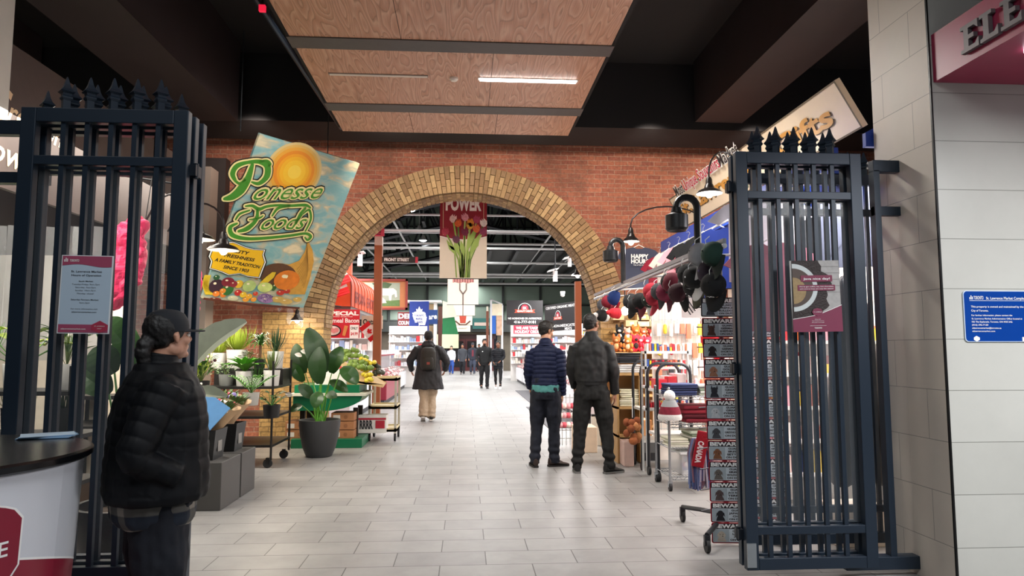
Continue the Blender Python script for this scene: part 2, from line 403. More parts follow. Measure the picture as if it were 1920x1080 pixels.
# ================================================================ plywood ceiling panel
def wood_mat():
    m, t, b = nodes('plywood_grain', .45)
    g = t.nodes.new('ShaderNodeNewGeometry'); mp = t.nodes.new('ShaderNodeMapping'); mp.inputs['Scale'].default_value = (4.2, .62, 1)
    t.links.new(g.outputs['Position'], mp.inputs[0])
    nz = t.nodes.new('ShaderNodeTexNoise'); nz.inputs['Scale'].default_value = 1.5; nz.inputs['Detail'].default_value = 1.0; nz.inputs['Roughness'].default_value = .45
    t.links.new(mp.outputs[0], nz.inputs['Vector'])
    mu = t.nodes.new('ShaderNodeMath'); mu.operation = 'MULTIPLY'; mu.inputs[1].default_value = 13; t.links.new(nz.outputs['Fac'], mu.inputs[0])
    fr = t.nodes.new('ShaderNodeMath'); fr.operation = 'FRACT'; t.links.new(mu.outputs[0], fr.inputs[0])
    cr = t.nodes.new('ShaderNodeValToRGB'); e = cr.color_ramp.elements
    e[0].position = 0; e[0].color = rgb('#ba8568'); e[1].position = 1; e[1].color = rgb('#9a6a50')
    x = e.new(.45); x.color = rgb('#c59277'); x = e.new(.78); x.color = rgb('#d0a287')
    t.links.new(fr.outputs[0], cr.inputs[0])
    mp2 = t.nodes.new('ShaderNodeMapping'); mp2.inputs['Scale'].default_value = (160, 6, 1); t.links.new(g.outputs['Position'], mp2.inputs[0])
    n2 = t.nodes.new('ShaderNodeTexNoise'); n2.inputs['Scale'].default_value = 1; t.links.new(mp2.outputs[0], n2.inputs['Vector'])
    mr = t.nodes.new('ShaderNodeMapRange'); mr.inputs[1].default_value = .3; mr.inputs[2].default_value = .7; mr.inputs[3].default_value = .85; mr.inputs[4].default_value = 1.1
    t.links.new(n2.outputs['Fac'], mr.inputs[0])
    mx = t.nodes.new('ShaderNodeMix'); mx.data_type = 'RGBA'; mx.blend_type = 'MULTIPLY'; mx.inputs[0].default_value = 1
    t.links.new(cr.outputs[0], mx.inputs[6]); t.links.new(mr.outputs[0], mx.inputs[7]); t.links.new(mx.outputs[2], b.inputs['Base Color'])
    return m
M_ply = wood_mat(); PZ = 4.3
pf = at(643, 240, 9.1); pxl, pxr = pf.x, at(1065, 248, 9.1).x
M_strip = mat('panel_strip', '#55504e', .6); M_joint = mat('panel_joint', '#4a3024', .8); M_screw = mat('panel_screw', '#3a2a24', .5)
cp = thing('ceiling_panel', 'long hanging plywood ceiling panel with swirling grain and two dark strips', 'ceiling panel', ((pxl+pxr)/2, 4, PZ))
ox, oy = (pxl+pxr)/2, 4
def pbox(b, x0, x1, y0, y1, za, zb, m): b.box((x0-ox, y0-oy, za-PZ), (x1-ox, y1-oy, zb-PZ), m)
segs = [(3.2, 4.55), (4.79, 6.29), (6.53, 8.03), (8.28, 9.1)]
for i, (a, c) in enumerate(segs):
    b = MB(); pbox(b, pxl, pxr, a, c, PZ, PZ+.03, M_ply)
    for k, fx in enumerate(((.36,), (.34,), (.63,), (.31, .67))[i]):
        x = pxl+(pxr-pxl)*fx; pbox(b, x-.003, x+.003, a, c, PZ-.001, PZ, M_joint)
    for k in range(12):
        for yy in (a+.05, c-.05): pbox(b, pxl+.08+k*.255, pxl+.09+k*.255, yy, yy+.01, PZ-.001, PZ, M_screw)
    b.build('board', cp)
b = MB()
for a, c in ((4.55, 4.79), (6.29, 6.53), (8.03, 8.28)): pbox(b, pxl-.03, pxr+.03, a, c, PZ-.01, PZ+.05, M_strip)
b.build('strip', cp)
b = MB(); pbox(b, pxl-.06, pxl-.03, 3.2, 9.1, PZ+.05, PZ+.12, M_blackc); pbox(b, pxr+.03, pxr+.06, 3.2, 9.1, PZ+.05, PZ+.12, M_blackc)
for x in (pxl+.3, pxr-.3):
    for y in (5, 8.8): b.cyl((x-ox, y-oy, .03), (x-ox, y-oy, 1.3), .012, M_blackc, 8)
b.build('hanger_rail', cp)
a0 = gnd(618, 138, PZ); a1 = gnd(801, 143, PZ)
lo = thing('linear_light', 'thin pale linear light, not lit, recessed left in the plywood ceiling panel', 'light', (a0.x, a0.y, PZ), group=None)
b = MB(); b.box((0, -.02, -.012), (a1.x-a0.x, .02, 0), mat('dead_tube', '#d8cfc4', .5)); b.build('diffuser', lo)
b = MB(); b.box((-.01, -.026, -.006), (a1.x-a0.x+.01, .026, 0), C('#8f8078')); b.build('housing', lo)
a0 = gnd(900, 147, PZ); a1 = gnd(1080, 151, PZ)
lo = thing('linear_light', 'brightly lit white linear light in the plywood ceiling panel', 'light', (a0.x, a0.y, PZ))
b = MB(); b.box((0, -.03, -.02), (a1.x-a0.x, .03, 0), mat('lit_tube', '#ffffff', em=14)); b.build('diffuser', lo)
b = MB(); b.box((-.02, -.036, -.008), (a1.x-a0.x+.02, .036, 0), C('#c8c0b8')); b.build('housing', lo)
a = gnd(851, 146, PZ); b = MB(); b.lathe([(.045, 0), (.045, -.02), (.03, -.035), (0, -.036)], C('#e8ded2'), 24); o = b.build('smoke_detector'); o.location = a
tag(o, 'small round white smoke detector on the plywood panel between two linear lights', 'smoke detector')

# ================================================================ iron gates
M_iron = mat('gate_iron', '#1e2b39', .42, .2, var=.08, scale=6)
M_iron2 = mat('gate_hinge_iron', '#1a222c', .42, .35, var=.1)  # slightly darker, more metallic iron for the hinges
def pane_mat():
    m, t, b = nodes('clear_pane', .06)
    b.inputs['Base Color'].default_value = (.35, .38, .4, 1); b.inputs['Alpha'].default_value = .07; b.inputs['Specular IOR Level'].default_value = .5
    return m
M_pane = pane_mat()
GH = 2.665
def finial(lift=0):
    b = MB(); q = .0
    b.tube([(0, 0, 0), (0, 0, .045)], .024, M_iron, 4, smooth=False)
    b.tube([(0, 0, .045), (0, 0, .055), (0, 0, .062), (0, 0, .07), (0, 0, .082)], [.026, .034, .034, .027, .03], M_iron, 4, smooth=False)
    b.tube([(0, 0, .082), (0, 0, .09), (0, 0, .108), (0, 0, .13), (0, 0, .158), (0, 0, .172)], [.034, .046, .028, .017, .009, .003], M_iron, 4, smooth=False)
    return b
def bar_mesh(z0, z1, w=.0125):
    b = MB(); b.box((-w, -w, z0), (w, w, z1), M_iron); return b
_F = finial()
def gate_leaf(name, label, W, xs, loc, pane=True, group=None, post=.075, depth=.05, rails=(2.39, .33), feet=True, top=GH):
    t = thing(name, label, 'gate', loc, 0, group)
    b = MB(); d = depth/2
    b.box((0, -d, .1), (post, d, top), M_iron, bev=.004); b.box((W-post, -d, .1), (W, d, top), M_iron, bev=.004)
    b.box((post, -d, top-.075), (W-post, d, top), M_iron, bev=.004); b.box((post, -d, .1), (W-post, d, .17), M_iron, bev=.004)
    b.build('frame', t)
    for z in rails:
        b = MB(); b.box((post-.01, -.02, z-.024), (W-post+.01, .02, z+.024), M_iron, bev=.003); b.build('rail', t)
    pr = None; pf_ = None
    for x in xs:
        if pr is None: pr = bar_mesh(.14, top-.03).build('bar', t); pr.location = (x, 0, 0); pf_ = _F.build('finial', t); pf_.location = (x, 0, top)
        else:
            for o, z in ((pr, 0), (pf_, top)):
                c = o.copy(); COL.objects.link(c); c.parent = t; c.location = (x, 0, z); KIDS[t.name].append(c)
    if pane:
        b = MB(); b.box((post, .028, .36), (W-post, .031, 2.37), M_pane); b.build('pane', t)
    return t
# east gate: three folded leaves and the leaf fixed to the column
gx = at(1385, 600, 4.2).x+.0
bars = [.157+.119*k for k in range(5)]
g1 = gate_leaf('gate_leaf', 'front leaf of the folded iron gate carrying the coffee poster', .82, bars, (gx, 4.2, 0))
g2 = gate_leaf('gate_leaf', 'second leaf of the folded iron gate, behind the leaf with the coffee poster', .82, bars, (gx+.008, 4.3, 0), pane=False)
g3 = gate_leaf('gate_leaf', 'rearmost folded leaf of the iron gate by the white tiled column', 1.12, [.155+.119*k for k in range(8)], (gx+.18, 4.72, 0), pane=False)
fx = at(1646, 280, 4.35).x; fx2 = at(1704, 280, 4.35).x
t = thing('gate_end_panel', 'narrow fixed iron panel with clear pane beside the tiled column', 'gate', (fx-.05, 4.36, 0))
W = fx2-fx+.05
b = MB(); b.box((0, -.03, 2.59), (W+.09, .03, 2.67), M_iron, bev=.004); b.box((W-.06, -.03, .06), (W+.01, .03, 2.6), M_iron, bev=.004); b.box((0, -.03, .1), (.04, .03, 2.6), M_iron); b.box((0, -.02, 2.3), (W, .02, 2.36), M_iron)
b.box((-.3, -.04, .04), (W+.09, .04, .12), M_iron, bev=.004); b.build('frame', t)
b = MB(); b.box((.04, 0, .12), (W-.06, .004, 2.3), M_pane); b.build('pane', t)
# hinges and casters
for g in (g1,):
    for z in (2.45, 1.3, .3):
        b = MB(); b.cyl((-.02, .05, z-.04), (-.02, .05, z+.04), .014, M_iron2, 10); b.box((-.03, .02, z-.03), (.0, .09, z+.03), M_iron2); b.build('hinge', g)
b = MB(); b.box((.0, -.035, .12), (.055, -.025, .26), C('#9aa0a4', metal=.7, rough=.35)); b.build('lock_plate', g1)
# west gate
wx = at(20, 600, 3.66).x
w1 = gate_leaf('gate_leaf', 'front leaf of the folded iron gate carrying the opening hours notice', .84, [.207+.119*k-.0 for k in range(5)], (wx, 3.66, 0))
w2 = gate_leaf('gate_leaf', 'second leaf of the folded iron gate, behind the leaf with the opening hours notice', .84, [.19+.119*k for k in range(5)], (wx, 3.76, 0), pane=False)
w3 = gate_leaf('gate_leaf', 'rearmost folded leaf of the iron gate in front of the flower shop', .94, [.09+.119*k for k in range(7)], (wx-.1, 3.87, 0), pane=False)
for z in (2.36, 1.3, .3):
    b = MB(); b.cyl((.86, .05, z-.04), (.86, .05, z+.04), .014, M_iron2, 10); b.box((.83, .02, z-.03), (.87, .1, z+.03), M_iron2); b.build('hinge', w1)
t = thing('gate_end_panel', 'narrow fixed iron panel at the picture edge beside the flower shop', 'gate', (wx-.62, 3.9, 0))
b = MB(); b.box((0, -.03, 2.59), (.62, .03, 2.67), M_iron, bev=.004); b.box((0, -.03, 2.32), (.62, .03, 2.38), M_iron); b.box((0, -.03, .1), (.07, .03, 2.6), M_iron); b.box((0, -.03, .1), (.62, .03, .17), M_iron); b.build('frame', t)
b = MB(); b.box((.07, 0, .17), (.6, .004, 2.3), M_pane); b.build('pane', t)

# ---- notice of opening hours
M_wht = C('#eef1f4', var=.03); M_pink = C('#a94a68', var=.03); M_ink = C('#2c2c33'); M_paper = C('#bcd0e2', var=.03); M_w = C('#f6f6f4', var=.02)
p0, p1, p3 = at(114, 478, 3.62), at(211, 480, 3.62), at(106, 625, 3.62)
p3.y = p0.y = p1.y = 3.62
bd = quadboard(p0, p1, p3, M_wht, .004); W, H = bd.W, bd.H
bd.rect(.006, .006, W-.006, H-.006, M_paper, 0)
bd.poly([(.006, H-.055)]+[(.006+(W-.012)*k/12, H-.05-.006*math.sin(2*PI*k/12+2.6)-.0004*k) for k in range(13)]+[(W-.006, H-.004), (.006, H-.004)], M_pink, 1)
bd.rect(.006, .006, W-.006, .046, M_pink, 1); sx = W*.82
bd.poly([(sx-.04, .02), (sx-.04, .045), (sx, .066), (sx+.04, .045), (sx+.04, .02), (sx, .004)], C('#b03550', var=.03), 2)
bd.text('TORONTO', .042, H-.033, .012, M_w, 2, 'L', .02, width=.045); 
for k, hh in enumerate((.012, .02, .016)): bd.rect(.014+k*.007, H-.034, .018+k*.007, H-.034+hh, M_w, 2)
bd.text('St. Lawrence Market', W/2, H-.087, .0095, M_ink, 1, bold=.015, width=.15); bd.text('Hours of Operation', W/2, H-.106, .0095, M_ink, 1, bold=.015, width=.145)
for i, (tx, w_, bo) in enumerate((('South Market:', .07, .015), ('Tuesday-Friday: 9am-7pm', .135, 0), ('Saturday: 7am-5pm', .1, 0), ('Sunday: 10am-5pm', .1, 0), ('Monday: closed', .08, 0), ('', 0, 0), ('Saturday Farmers Market:', .135, .015), ('5am-3pm', .05, 0), ('', 0, 0), ('For more information visit', .13, 0), ('stlawrencemarket.com', .12, .015))):
    if tx: bd.text(tx, W/2, H-.135-.0155*i*(1 if i < 5 else 1.0), .0068, M_ink, 1, bold=bo, width=w_)
bd.text('stlawrencemarket.com', .02, .02, .0075, M_w, 2, 'L', .01, width=.12); bd.text('ST. LAWRENCE', sx, .036, .005, M_w, 3, width=.05); bd.text('MARKET', sx, .024, .004, M_w, 3, width=.022)
tag(bd.mb.build('opening_hours_notice'), 'pale blue opening hours notice with rose bands, hung on the iron gate', 'notice')

# ---- coffee poster
p0, p1, p3 = at(1480, 489, 4.16), at(1572, 488, 4.16), at(1487, 623, 4.16)
for p in (p0, p1, p3): p.y = 4.16
bd = quadboard(p0, p1, p3, C('#a8a5a2', var=.25, scale=30), .004); W, H = bd.W, bd.H
for k in range(5): bd.rect(W*.45, H*(.55+k*.09), W, H*(.555+k*.09), C('#7f7b78'), 0)
rr = random.Random(5)
cx, cy = W*.04, H*.62
def clip(ps): return [(min(max(x, 0), W), min(max(y, 0), H)) for x, y in ps]
bd.poly(clip([(cx+W*(.74+.05*math.sin(9*a)+.03*math.sin(23*a))*math.cos(a), cy+W*(.74+.05*math.sin(9*a))*math.sin(a)) for a in [(-PI/2+PI*k/40) for k in range(41)]]+[(0, 0.0)]), C('#2e2321', var=.5, scale=90, bump=.6), 1)
bd.poly(clip([(cx+W*.5*math.cos(a), cy+W*.47*math.sin(a)) for a in [(-PI/2+PI*k/30) for k in range(31)]]), C('#c9d0cf'), 2)
bd.poly(clip([(cx+W*.41*math.cos(a), cy+W*.38*math.sin(a)) for a in [(-PI/2+PI*k/30) for k in range(31)]]), C('#4f4038'), 3)
bd.poly(clip([(cx+W*.26*math.cos(a), cy-W*.06+W*.26*math.sin(a)) for a in [(-PI/2+PI*k/30) for k in range(31)]]), C('#9a8158', var=.3, scale=60), 4)
Mp = C('#7a2846', var=.04)
bd.poly([(0, 0), (W, 0), (W, H*.37), (W*.75, H*.3), (W*.5, H*.235), (W*.25, H*.205), (0, H*.18)], Mp, 5)
bd.line([(0, H*.18), (W*.25, H*.205), (W*.5, H*.235), (W*.75, H*.3), (W, H*.37)], .003, M_w, 6)
bd.disc(W*.5, H*.275, W*.11, Mp, 7, W*.08, 8); bd.text('ST. LAWRENCE', W*.5, H*.27, .005, M_w, 8, width=W*.16)
bd.rect(W*.2, H*.7, W*.84, H*.79, Mp, 5, .004); bd.text('Java nice day!', W*.52, H*.728, .0125, M_w, 6, bold=.015, width=W*.54)
bd.rect(W*.13, H*.575, W*.89, H*.655, Mp, 5, .004)
bd.text("We've got coffee, tea, hot chocolate,", W*.51, H*.625, .0062, M_w, 6, bold=.01, width=W*.7); bd.text('and more to keep you cosy this season!', W*.51, H*.594, .0062, M_w, 6, bold=.01, width=W*.68)
for i, (tx, w_) in enumerate((('Shop with', .12), ('The Market Vendors', .24), ('All year through', .25), ('', 0), ('stlawrencemarket.com', .33))):
    if tx: bd.text(tx, W*.5, H*(.17-.022*i), .0042, M_w, 6, width=W*w_)
bd.text('TORONTO', W*.5, H*.045, .008, M_w, 6, bold=.02, width=W*.15)
tag(bd.mb.build('coffee_poster'), 'poster with coffee cup and burgundy foot reading Java nice day, on the iron gate', 'poster')

# ---- blue property plate on the tiled column
p0, p1, p3 = at(1804, 545, 3.985), at(1960, 545, 3.985), at(1809, 641, 3.985)
W = p1.x-p0.x; H = p0.z-p3.z
bd = Board((p0.x, 3.98, p3.z), (1, 0, 0), (0, 0, 1), W, H, C('#cfe0f4'), .006, rad=.022)
bd.poly(bd.rr(.004, .004, W-.004, H-.004, .02), C('#0b3f94', rough=.25, var=.03), 0)
s_ = W/156*1
def tx(t, x, y, h, w): bd.text(t, x*s_, H-y*s_, h*s_, M_w, 1, 'L', .01, width=w*s_)
tx('TORONTO', 19, 15.5, 6, 18); tx('St. Lawrence Market Complex', 42, 15.5, 4.6, 74); bd.rect(11*s_, H-18*s_, W-.01, H-17.3*s_, M_w, 1)
for k, hh in enumerate((4, 7, 5)): bd.rect((11+k*2.4)*s_, H-15.5*s_, (12.4+k*2.4)*s_, H-(15.5-hh)*s_, M_w, 1)
for i, (t_, y, w) in enumerate((('This property is owned and maintained by the', 30, 98), ('City of Toronto.', 37, 32), ('For further information, please contact the', 45, 76), ('St. Lawrence Market Administration Office located at', 51, 94), ('105 The Esplanade, Toronto, ON M5E 2A2.', 56.5, 76), ('(416) 392-7120', 62, 30), ('stlawrencemarket@toronto.ca', 67.5, 54), ('stlawrencemarket.com', 73, 42))): tx(t_, 13, y, 3.4 if i < 2 else 2.8, w)
bd.poly([(x*s_, H-y*s_) for x, y in ((15, 87), (15, 83), (20, 80), (26, 83), (26, 87), (20, 90))], M_w, 1)
for k in range(3): bd.rect((105+k*10)*s_, H-90*s_, (112+k*10)*s_, H-82*s_, M_w, 1, .002)
tag(bd.mb.build('property_plate'), 'blue plate with white writing about the market complex on the white tiled column', 'sign')

# ---- kiosk counter at the picture edge
def kiosk():
    cx_, cy_ = -2.06, 2.72; t = thing('kiosk_counter', 'curved white pop-up counter with burgundy foot and black top', 'counter', (cx_, cy_, 0))
    r0 = .58; M1 = C('#d9dbe2', rough=.35, var=.02); M2 = C('#8e1f36', rough=.35, var=.04); n = 48
    def sw(a):   # height of the burgundy swoosh round the body
        return .62+.16*math.cos(a+R(75))
    vs = []; fs = []; mi = []; b = MB()
    zs = lambda a: (0, sw(a), 1.0)
    for lo_, hi_, mt in ((0, 1, M2), (1, 2, M1)):
        vs = []
        for k in range(n+1):
            a = 2*PI*k/n; z = zs(a); rr_ = lambda z_: r0-.05+.05*z_
            for zz in (z[lo_], z[hi_]): vs.append((rr_(zz)*math.cos(a), rr_(zz)*math.sin(a), zz))
        b.add(vs, [(2*k, 2*k+2, 2*k+3, 2*k+1) for k in range(n)], mt, True)
    vs = []
    for k in range(n+1):
        a = 2*PI*k/n; z = sw(a); r_ = r0-.05+.05*z+.001
        for zz in (z-.004, z+.004): vs.append((r_*math.cos(a), r_*math.sin(a), zz))
    b.add(vs, [(2*k, 2*k+2, 2*k+3, 2*k+1) for k in range(n)], M_w, True)
    b.build('body', t)
    b = MB(); b.lathe([(0, 1.0), (r0+.02, 1.0), (r0+.03, 1.008), (r0+.03, 1.028), (r0+.02, 1.036), (0, 1.036)], mat('counter_top_black', '#0c0d10', .25), 64, close=None); b.build('top', t)
    # badge wrapped round the body
    def wrap(pts, ac, rr_, mt, b):
        n_ = len(pts); out = []
        for off in (0, .0015):
            for x, z in pts: a = ac+x/r0; r_ = r0-.05+.05*z+rr_+off; out.append((r_*math.cos(a), r_*math.sin(a), z))
        b.add(out, [tuple(range(n_, 2*n_))]+[(k, (k+1) % n_, n_+(k+1) % n_, n_+k) for k in range(n_)], mt)
    def sub(pts, m=1): return pts
    b = MB(); zc = .76; hw, hh = .25, .16
    def outline(s_):
        top = [(hw*s_*math.sin(t_), zc+hh*s_*.55+hh*s_*.45*math.cos(t_)) for t_ in [(-PI/2+PI*k/14) for k in range(15)]]
        bot = [(hw*s_*math.sin(t_), zc-hh*s_*.45-hh*s_*.55*math.cos(t_)) for t_ in [(PI/2-PI*k/14) for k in range(15)]]
        return top+bot
    # a fan of narrow wedges keeps the badge on the curve
    def fan(s_, lift, mt):
        o_ = outline(s_)
        cols = 16; xs_ = [-hw*s_+2*hw*s_*k/cols for k in range(cols+1)]
        def lim(x):
            q = max(0, 1-(x/(hw*s_))**2)**.5
            return zc-hh*s_*.45-hh*s_*.55*q, zc+hh*s_*.55+hh*s_*.45*q
        for xa, xb in zip(xs_, xs_[1:]):
            la, ha = lim(xa); lb, hb = lim(xb); wrap([(xa, la), (xb, lb), (xb, hb), (xa, ha)], AC, lift, mt, b)
    AC = R(-42)
    fan(1.0, .002, M_w); fan(.965, .004, C('#8a1330', rough=.3, var=.05))
    for tx_, zz, h_, w_ in (('LAWRENCE', zc-.03, .05, .40), ('1803', zc+.075, .018, .07), ('MARKET', zc-.105, .026, .15)):
        v, f, x0, x1, y0, y1 = text_mesh(tx_, .012); s1 = w_/(x1-x0); s2 = h_/.7; out = []
        for a_, c_ in v:
            x = (a_-(x0+x1)/2)*s1; z = zz+c_*s2; a = AC+x/r0; r_ = r0-.05+.05*z+.008; out.append((r_*math.cos(a), r_*math.sin(a), z))
        b.add(out, f, M_w)
    b.build('badge', t)
    p = gnd(90, 816, 1.045); b = MB()
    for k in range(4): 
        M_ = Matrix.Translation(p+Vector((0, 0, -.007+.003*k))) @ Matrix.Rotation(R(12+6*k), 4, 'Z'); b.box((-.1, -.07, 0), (.1, .07, .0025), C('#b7cfe4' if k % 2 else '#6f9cc8'), M_)
    tag(b.build('leaflet_pile'), 'small pile of pale blue leaflets on the black counter top', 'leaflets')
kiosk()
q = at(492, 16, 6.5); b = MB(); b.box((-.03, -.02, -.03), (.03, .02, .03), mat('red_exit', '#d81f3c', em=1.2)); b.cyl((0, 0, .04), (0, 0, .9), .01, M_blackc, 6); o = b.build('indicator_light'); o.location = q; tag(o, 'small red indicator lamp on the dark ceiling beside the plywood panel', 'light')
b = MB(); b.cyl(at(300, -60, 6.8), at(330, 100, 8.6), .03, M_iron, 8); b.cyl(at(455, -40, 6.2), at(640, 240, 9.3), .03, M_iron, 8); tag(b.build('ceiling_conduit'), kind='structure')
# ================================================================ people
def remeshed(mb, voxel, smooth=3, disp=None):
    """fuse overlapping closed shapes of one builder into one skin: (verts, faces)"""
    me = bpy.data.meshes.new('tmp'); me.from_pydata(mb.v, [], mb.f); me.update()
    o = bpy.data.objects.new('tmp', me); COL.objects.link(o)
    r = o.modifiers.new('r', 'REMESH'); r.mode = 'VOXEL'; r.voxel_size = voxel
    if smooth: q = o.modifiers.new('s', 'SMOOTH'); q.iterations = smooth; q.factor = .5
    dg = bpy.context.evaluated_depsgraph_get(); dg.update(); e = o.evaluated_get(dg); m2 = e.to_mesh()
    vs = [v.co.copy() for v in m2.vertices]; ns = [v.normal.copy() for v in m2.vertices]; fs = [tuple(p.vertices) for p in m2.polygons]
    e.to_mesh_clear(); bpy.data.objects.remove(o); bpy.data.meshes.remove(me)
    if disp: vs = [v+n*disp(v, n) for v, n in zip(vs, ns)]
    return vs, fs
def skin_obj(name, parent, mb, mt, voxel, smooth=3, disp=None, trim=None):
    vs, fs = remeshed(mb, voxel, smooth, disp)
    o = MB()
    if callable(mt): # material chosen by face
        mts = mt('list')
        for m_ in mts: o.m(m_)
        o.v = [tuple(v) for v in vs]
        for f in fs:
            c = sum((vs[i] for i in f), Vector())/len(f); o.f.append(f); o.mi.append(mt(c)); o.sm.append(True)
    else: o.add(vs, fs, mt, True)
    return o.build(name, parent, sharp=80)
def loft(b, rings, mt, n=20, cap=True):
    """rings of (x, y, z, rx, ry) stacked upward"""
    vs = []; fs = []
    for (x, y, z, rx, ry) in rings:
        for k in range(n):
            a = 2*PI*k/n; c_, s_ = math.cos(a), math.sin(a)
            # slightly squared section
            q = 1/(abs(c_)**2.6+abs(s_)**2.6)**(1/2.6)
            vs.append((x+rx*c_*q, y+ry*s_*q, z))
    for i in range(len(rings)-1):
        for k in range(n): fs.append((i*n+k, i*n+(k+1) % n, (i+1)*n+(k+1) % n, (i+1)*n+k))
    fs.append(tuple(reversed(range(n)))); fs.append(tuple((len(rings)-1)*n+k for k in range(n)))
    b.add(vs, fs, mt, True)
def curve3(a, b_, c, n=5):
    """joint path a-b-c with a slightly rounded bend"""
    a, b_, c = Vector(a), Vector(b_), Vector(c); out = [a]
    for t in (.35, .7, .9): out.append(a.lerp(b_, t))
    out.append(b_*.9+(a+c)*.05)
    for t in (.1, .3, .65): out.append(b_.lerp(c, t))
    out.append(c); return out
def interp(rs, n):
    out = []
    for i in range(n):
        t = i/(n-1)*(len(rs)-1); k = min(int(t), len(rs)-2); out.append(rs[k]*(1-(t-k))+rs[k+1]*(t-k))
    return out
def head(b, mt, c, yaw=0, pitch=0, s=1, female=False):
    """skull, jaw, nose, lips, brow, ears; c = centre of the head, facing +y turned by yaw and pitch"""
    M = Matrix.Translation(c) @ Matrix.Rotation(yaw, 4, 'Z') @ Matrix.Rotation(pitch, 4, 'X') @ Matrix.Scale(s, 4)
    B = lambda p, r, n=18, m=12: b.ball(p, r, mt, n, m, M)
    B((0, -.012, .035), (.074, .094, .088)); B((0, .022, -.03), (.060, .066, .080)); B((0, .040, -.070), (.036, .042, .040)); B((0, .075, -.088), (.020, .018, .018), 10, 8)
    for sx in (-1, 1):
        B((sx*.043, .052, -.018), (.024, .026, .026), 10, 8)      # cheek
        B((sx*.034, .078, .026), (.028, .011, .009), 10, 8)      # brow
        B((sx*.048, .0, -.055), (.018, .04, .03), 10, 8)          # jaw corner
        b.tube([(sx*.072, -.004, -.028), (sx*.079, -.016, -.01), (sx*.083, -.022, .012), (sx*.077, -.008, .026), (sx*.072, .004, .01)], [.007, .009, .01, .009, .006], mt, 8, M)
        B((sx*.073, -.006, .0), (.008, .014, .022), 10, 8)
    b.tube([(0, .082, .024), (0, .094, .005), (0, .106, -.018), (0, .098, -.030)], [.007, .010, .0135, .008], mt, 10, M)
    for sx in (-1, 1): B((sx*.011, .094, -.026), (.008, .011, .007), 8, 6)
    B((0, .084, -.050), (.021, .011, .0055), 12, 6); B((0, .083, -.060), (.018, .011, .0065), 12, 6)
    return M
def eyes(t, M, col='#2b1d14'):
    b = MB()
    for sx in (-1, 1):
        b.ball((sx*.031, .0745, .004), (.0125, .0115, .0095), C('#e8e2da', rough=.2), 12, 8, M); b.ball((sx*.031, .0835, .004), (.0055, .004, .006), C(col, rough=.15), 10, 6, M)
    b.build('eyes', t)
    b = MB()
    for sx in (-1, 1): b.tube([(sx*.015, .0875, .027), (sx*.032, .0895, .032), (sx*.05, .078, .027)], [.003, .0042, .002], C('#201712'), 6, M)
    b.build('eyebrows', t)
def hand(b, mt, wrist, d, palm, s=1, curl=.5, side=1):
    """palm, four unequal bent fingers and a thumb; d = pointing direction, palm = palm normal, side = +1 when the thumb leaves toward d x palm"""
    d = Vector(d).normalized(); p = Vector(palm); p = (p-d*p.dot(d)).normalized(); a = d.cross(p)*side; w = Vector(wrist)
    L = lambda x, y, z: w+(d*x+a*y+p*z)*s
    b.tube([L(-.02, 0, 0), L(.02, 0, 0), L(.055, 0, 0), L(.09, 0, .002)], [(.017*s, .025*s), (.014*s, .033*s), (.014*s, .040*s), (.011*s, .037*s)], mt, 14, ref=p)
    for k, (yy, ln) in enumerate(((.029, .072), (.010, .080), (-.010, .075), (-.028, .058))):
        q = [L(.078, yy, 0)]; ang = 0; x, z = .078, 0
        for j, fr in enumerate((.45, .31, .24)):
            ang += curl*(.75, 1.0, .8)[j]; x += ln*fr*math.cos(ang); z += ln*fr*math.sin(ang); q.append(L(x, yy*(1-.04*j), z))
        b.tube(q, [.0092*s, .0085*s, .0078*s, .0064*s], mt, 8)
    b.tube([L(.012, .022, .004), L(.035, .045, .014), L(.062, .052, .026), L(.082, .048, .036)], [.013*s, .0115*s, .0095*s, .0075*s], mt, 8)
def fold(v, sc=6, amp=.006, seed=0):
    return amp*noise.noise(Vector((v.x*sc*1.6+seed, v.y*sc*1.6, v.z*sc)))+amp*.5*noise.noise(Vector((v.x*sc*3+seed, v.y*sc*3, v.z*sc*2.4)))
def shoe(t, mt, sole, at_, yaw, pitch=0, s=1, label=None, high=0):
    M = Matrix.Translation(at_) @ Matrix.Rotation(yaw, 4, 'Z') @ Matrix.Rotation(pitch, 4, 'X') @ Matrix.Scale(s, 4)
    b = MB(); rings = []
    for y, w, z0, z1 in ((-.075, .024, .018, .07), (-.068, .034, .016, .105+high), (-.02, .038, .016, .105+high), (.02, .038, .016, .09+high*.4), (.06, .041, .016, .068), (.11, .046, .016, .052), (.155, .044, .016, .042), (.18, .032, .018, .034), (.192, .015, .02, .028)):
        rings.append((y, w, z0, z1))
    n = 14; vs = []; fs = []
    for y, w, z0, z1 in rings:
        for k in range(n):
            a = 2*PI*k/n; c_, s_ = math.cos(a), math.sin(a); zc, hz = (z0+z1)/2, (z1-z0)/2
            vs.append((w*c_*(1-.25*max(0, s_)), y, zc+hz*s_))
    for i in range(len(rings)-1):
        for k in range(n): fs.append((i*n+k, (i+1)*n+k, (i+1)*n+(k+1) % n, i*n+(k+1) % n))
    fs += [tuple(range(n)), tuple(reversed([(len(rings)-1)*n+k for k in range(n)]))]
    b.add(vs, fs, mt, True, M)
    for k in range(5):
        y = .03+.018*k; z = .092+high*.25-.009*k; b.tube([(-.022, y, z-.006), (0, y+.004, z+.002), (.022, y, z-.006)], .0028, sole, 6, M)
    o = b.build('shoe', t)
    b = MB(); pts = [(-.030, -.078), (.030, -.078), (.036, -.02), (.040, .04), (.047, .11), (.042, .16), (.024, .19), (0, .2), (-.024, .19), (-.042, .16), (-.047, .11), (-.040, .04), (-.036, -.02)]
    b.prism(pts, 0, .022, sole, M); b.build('sole', o)
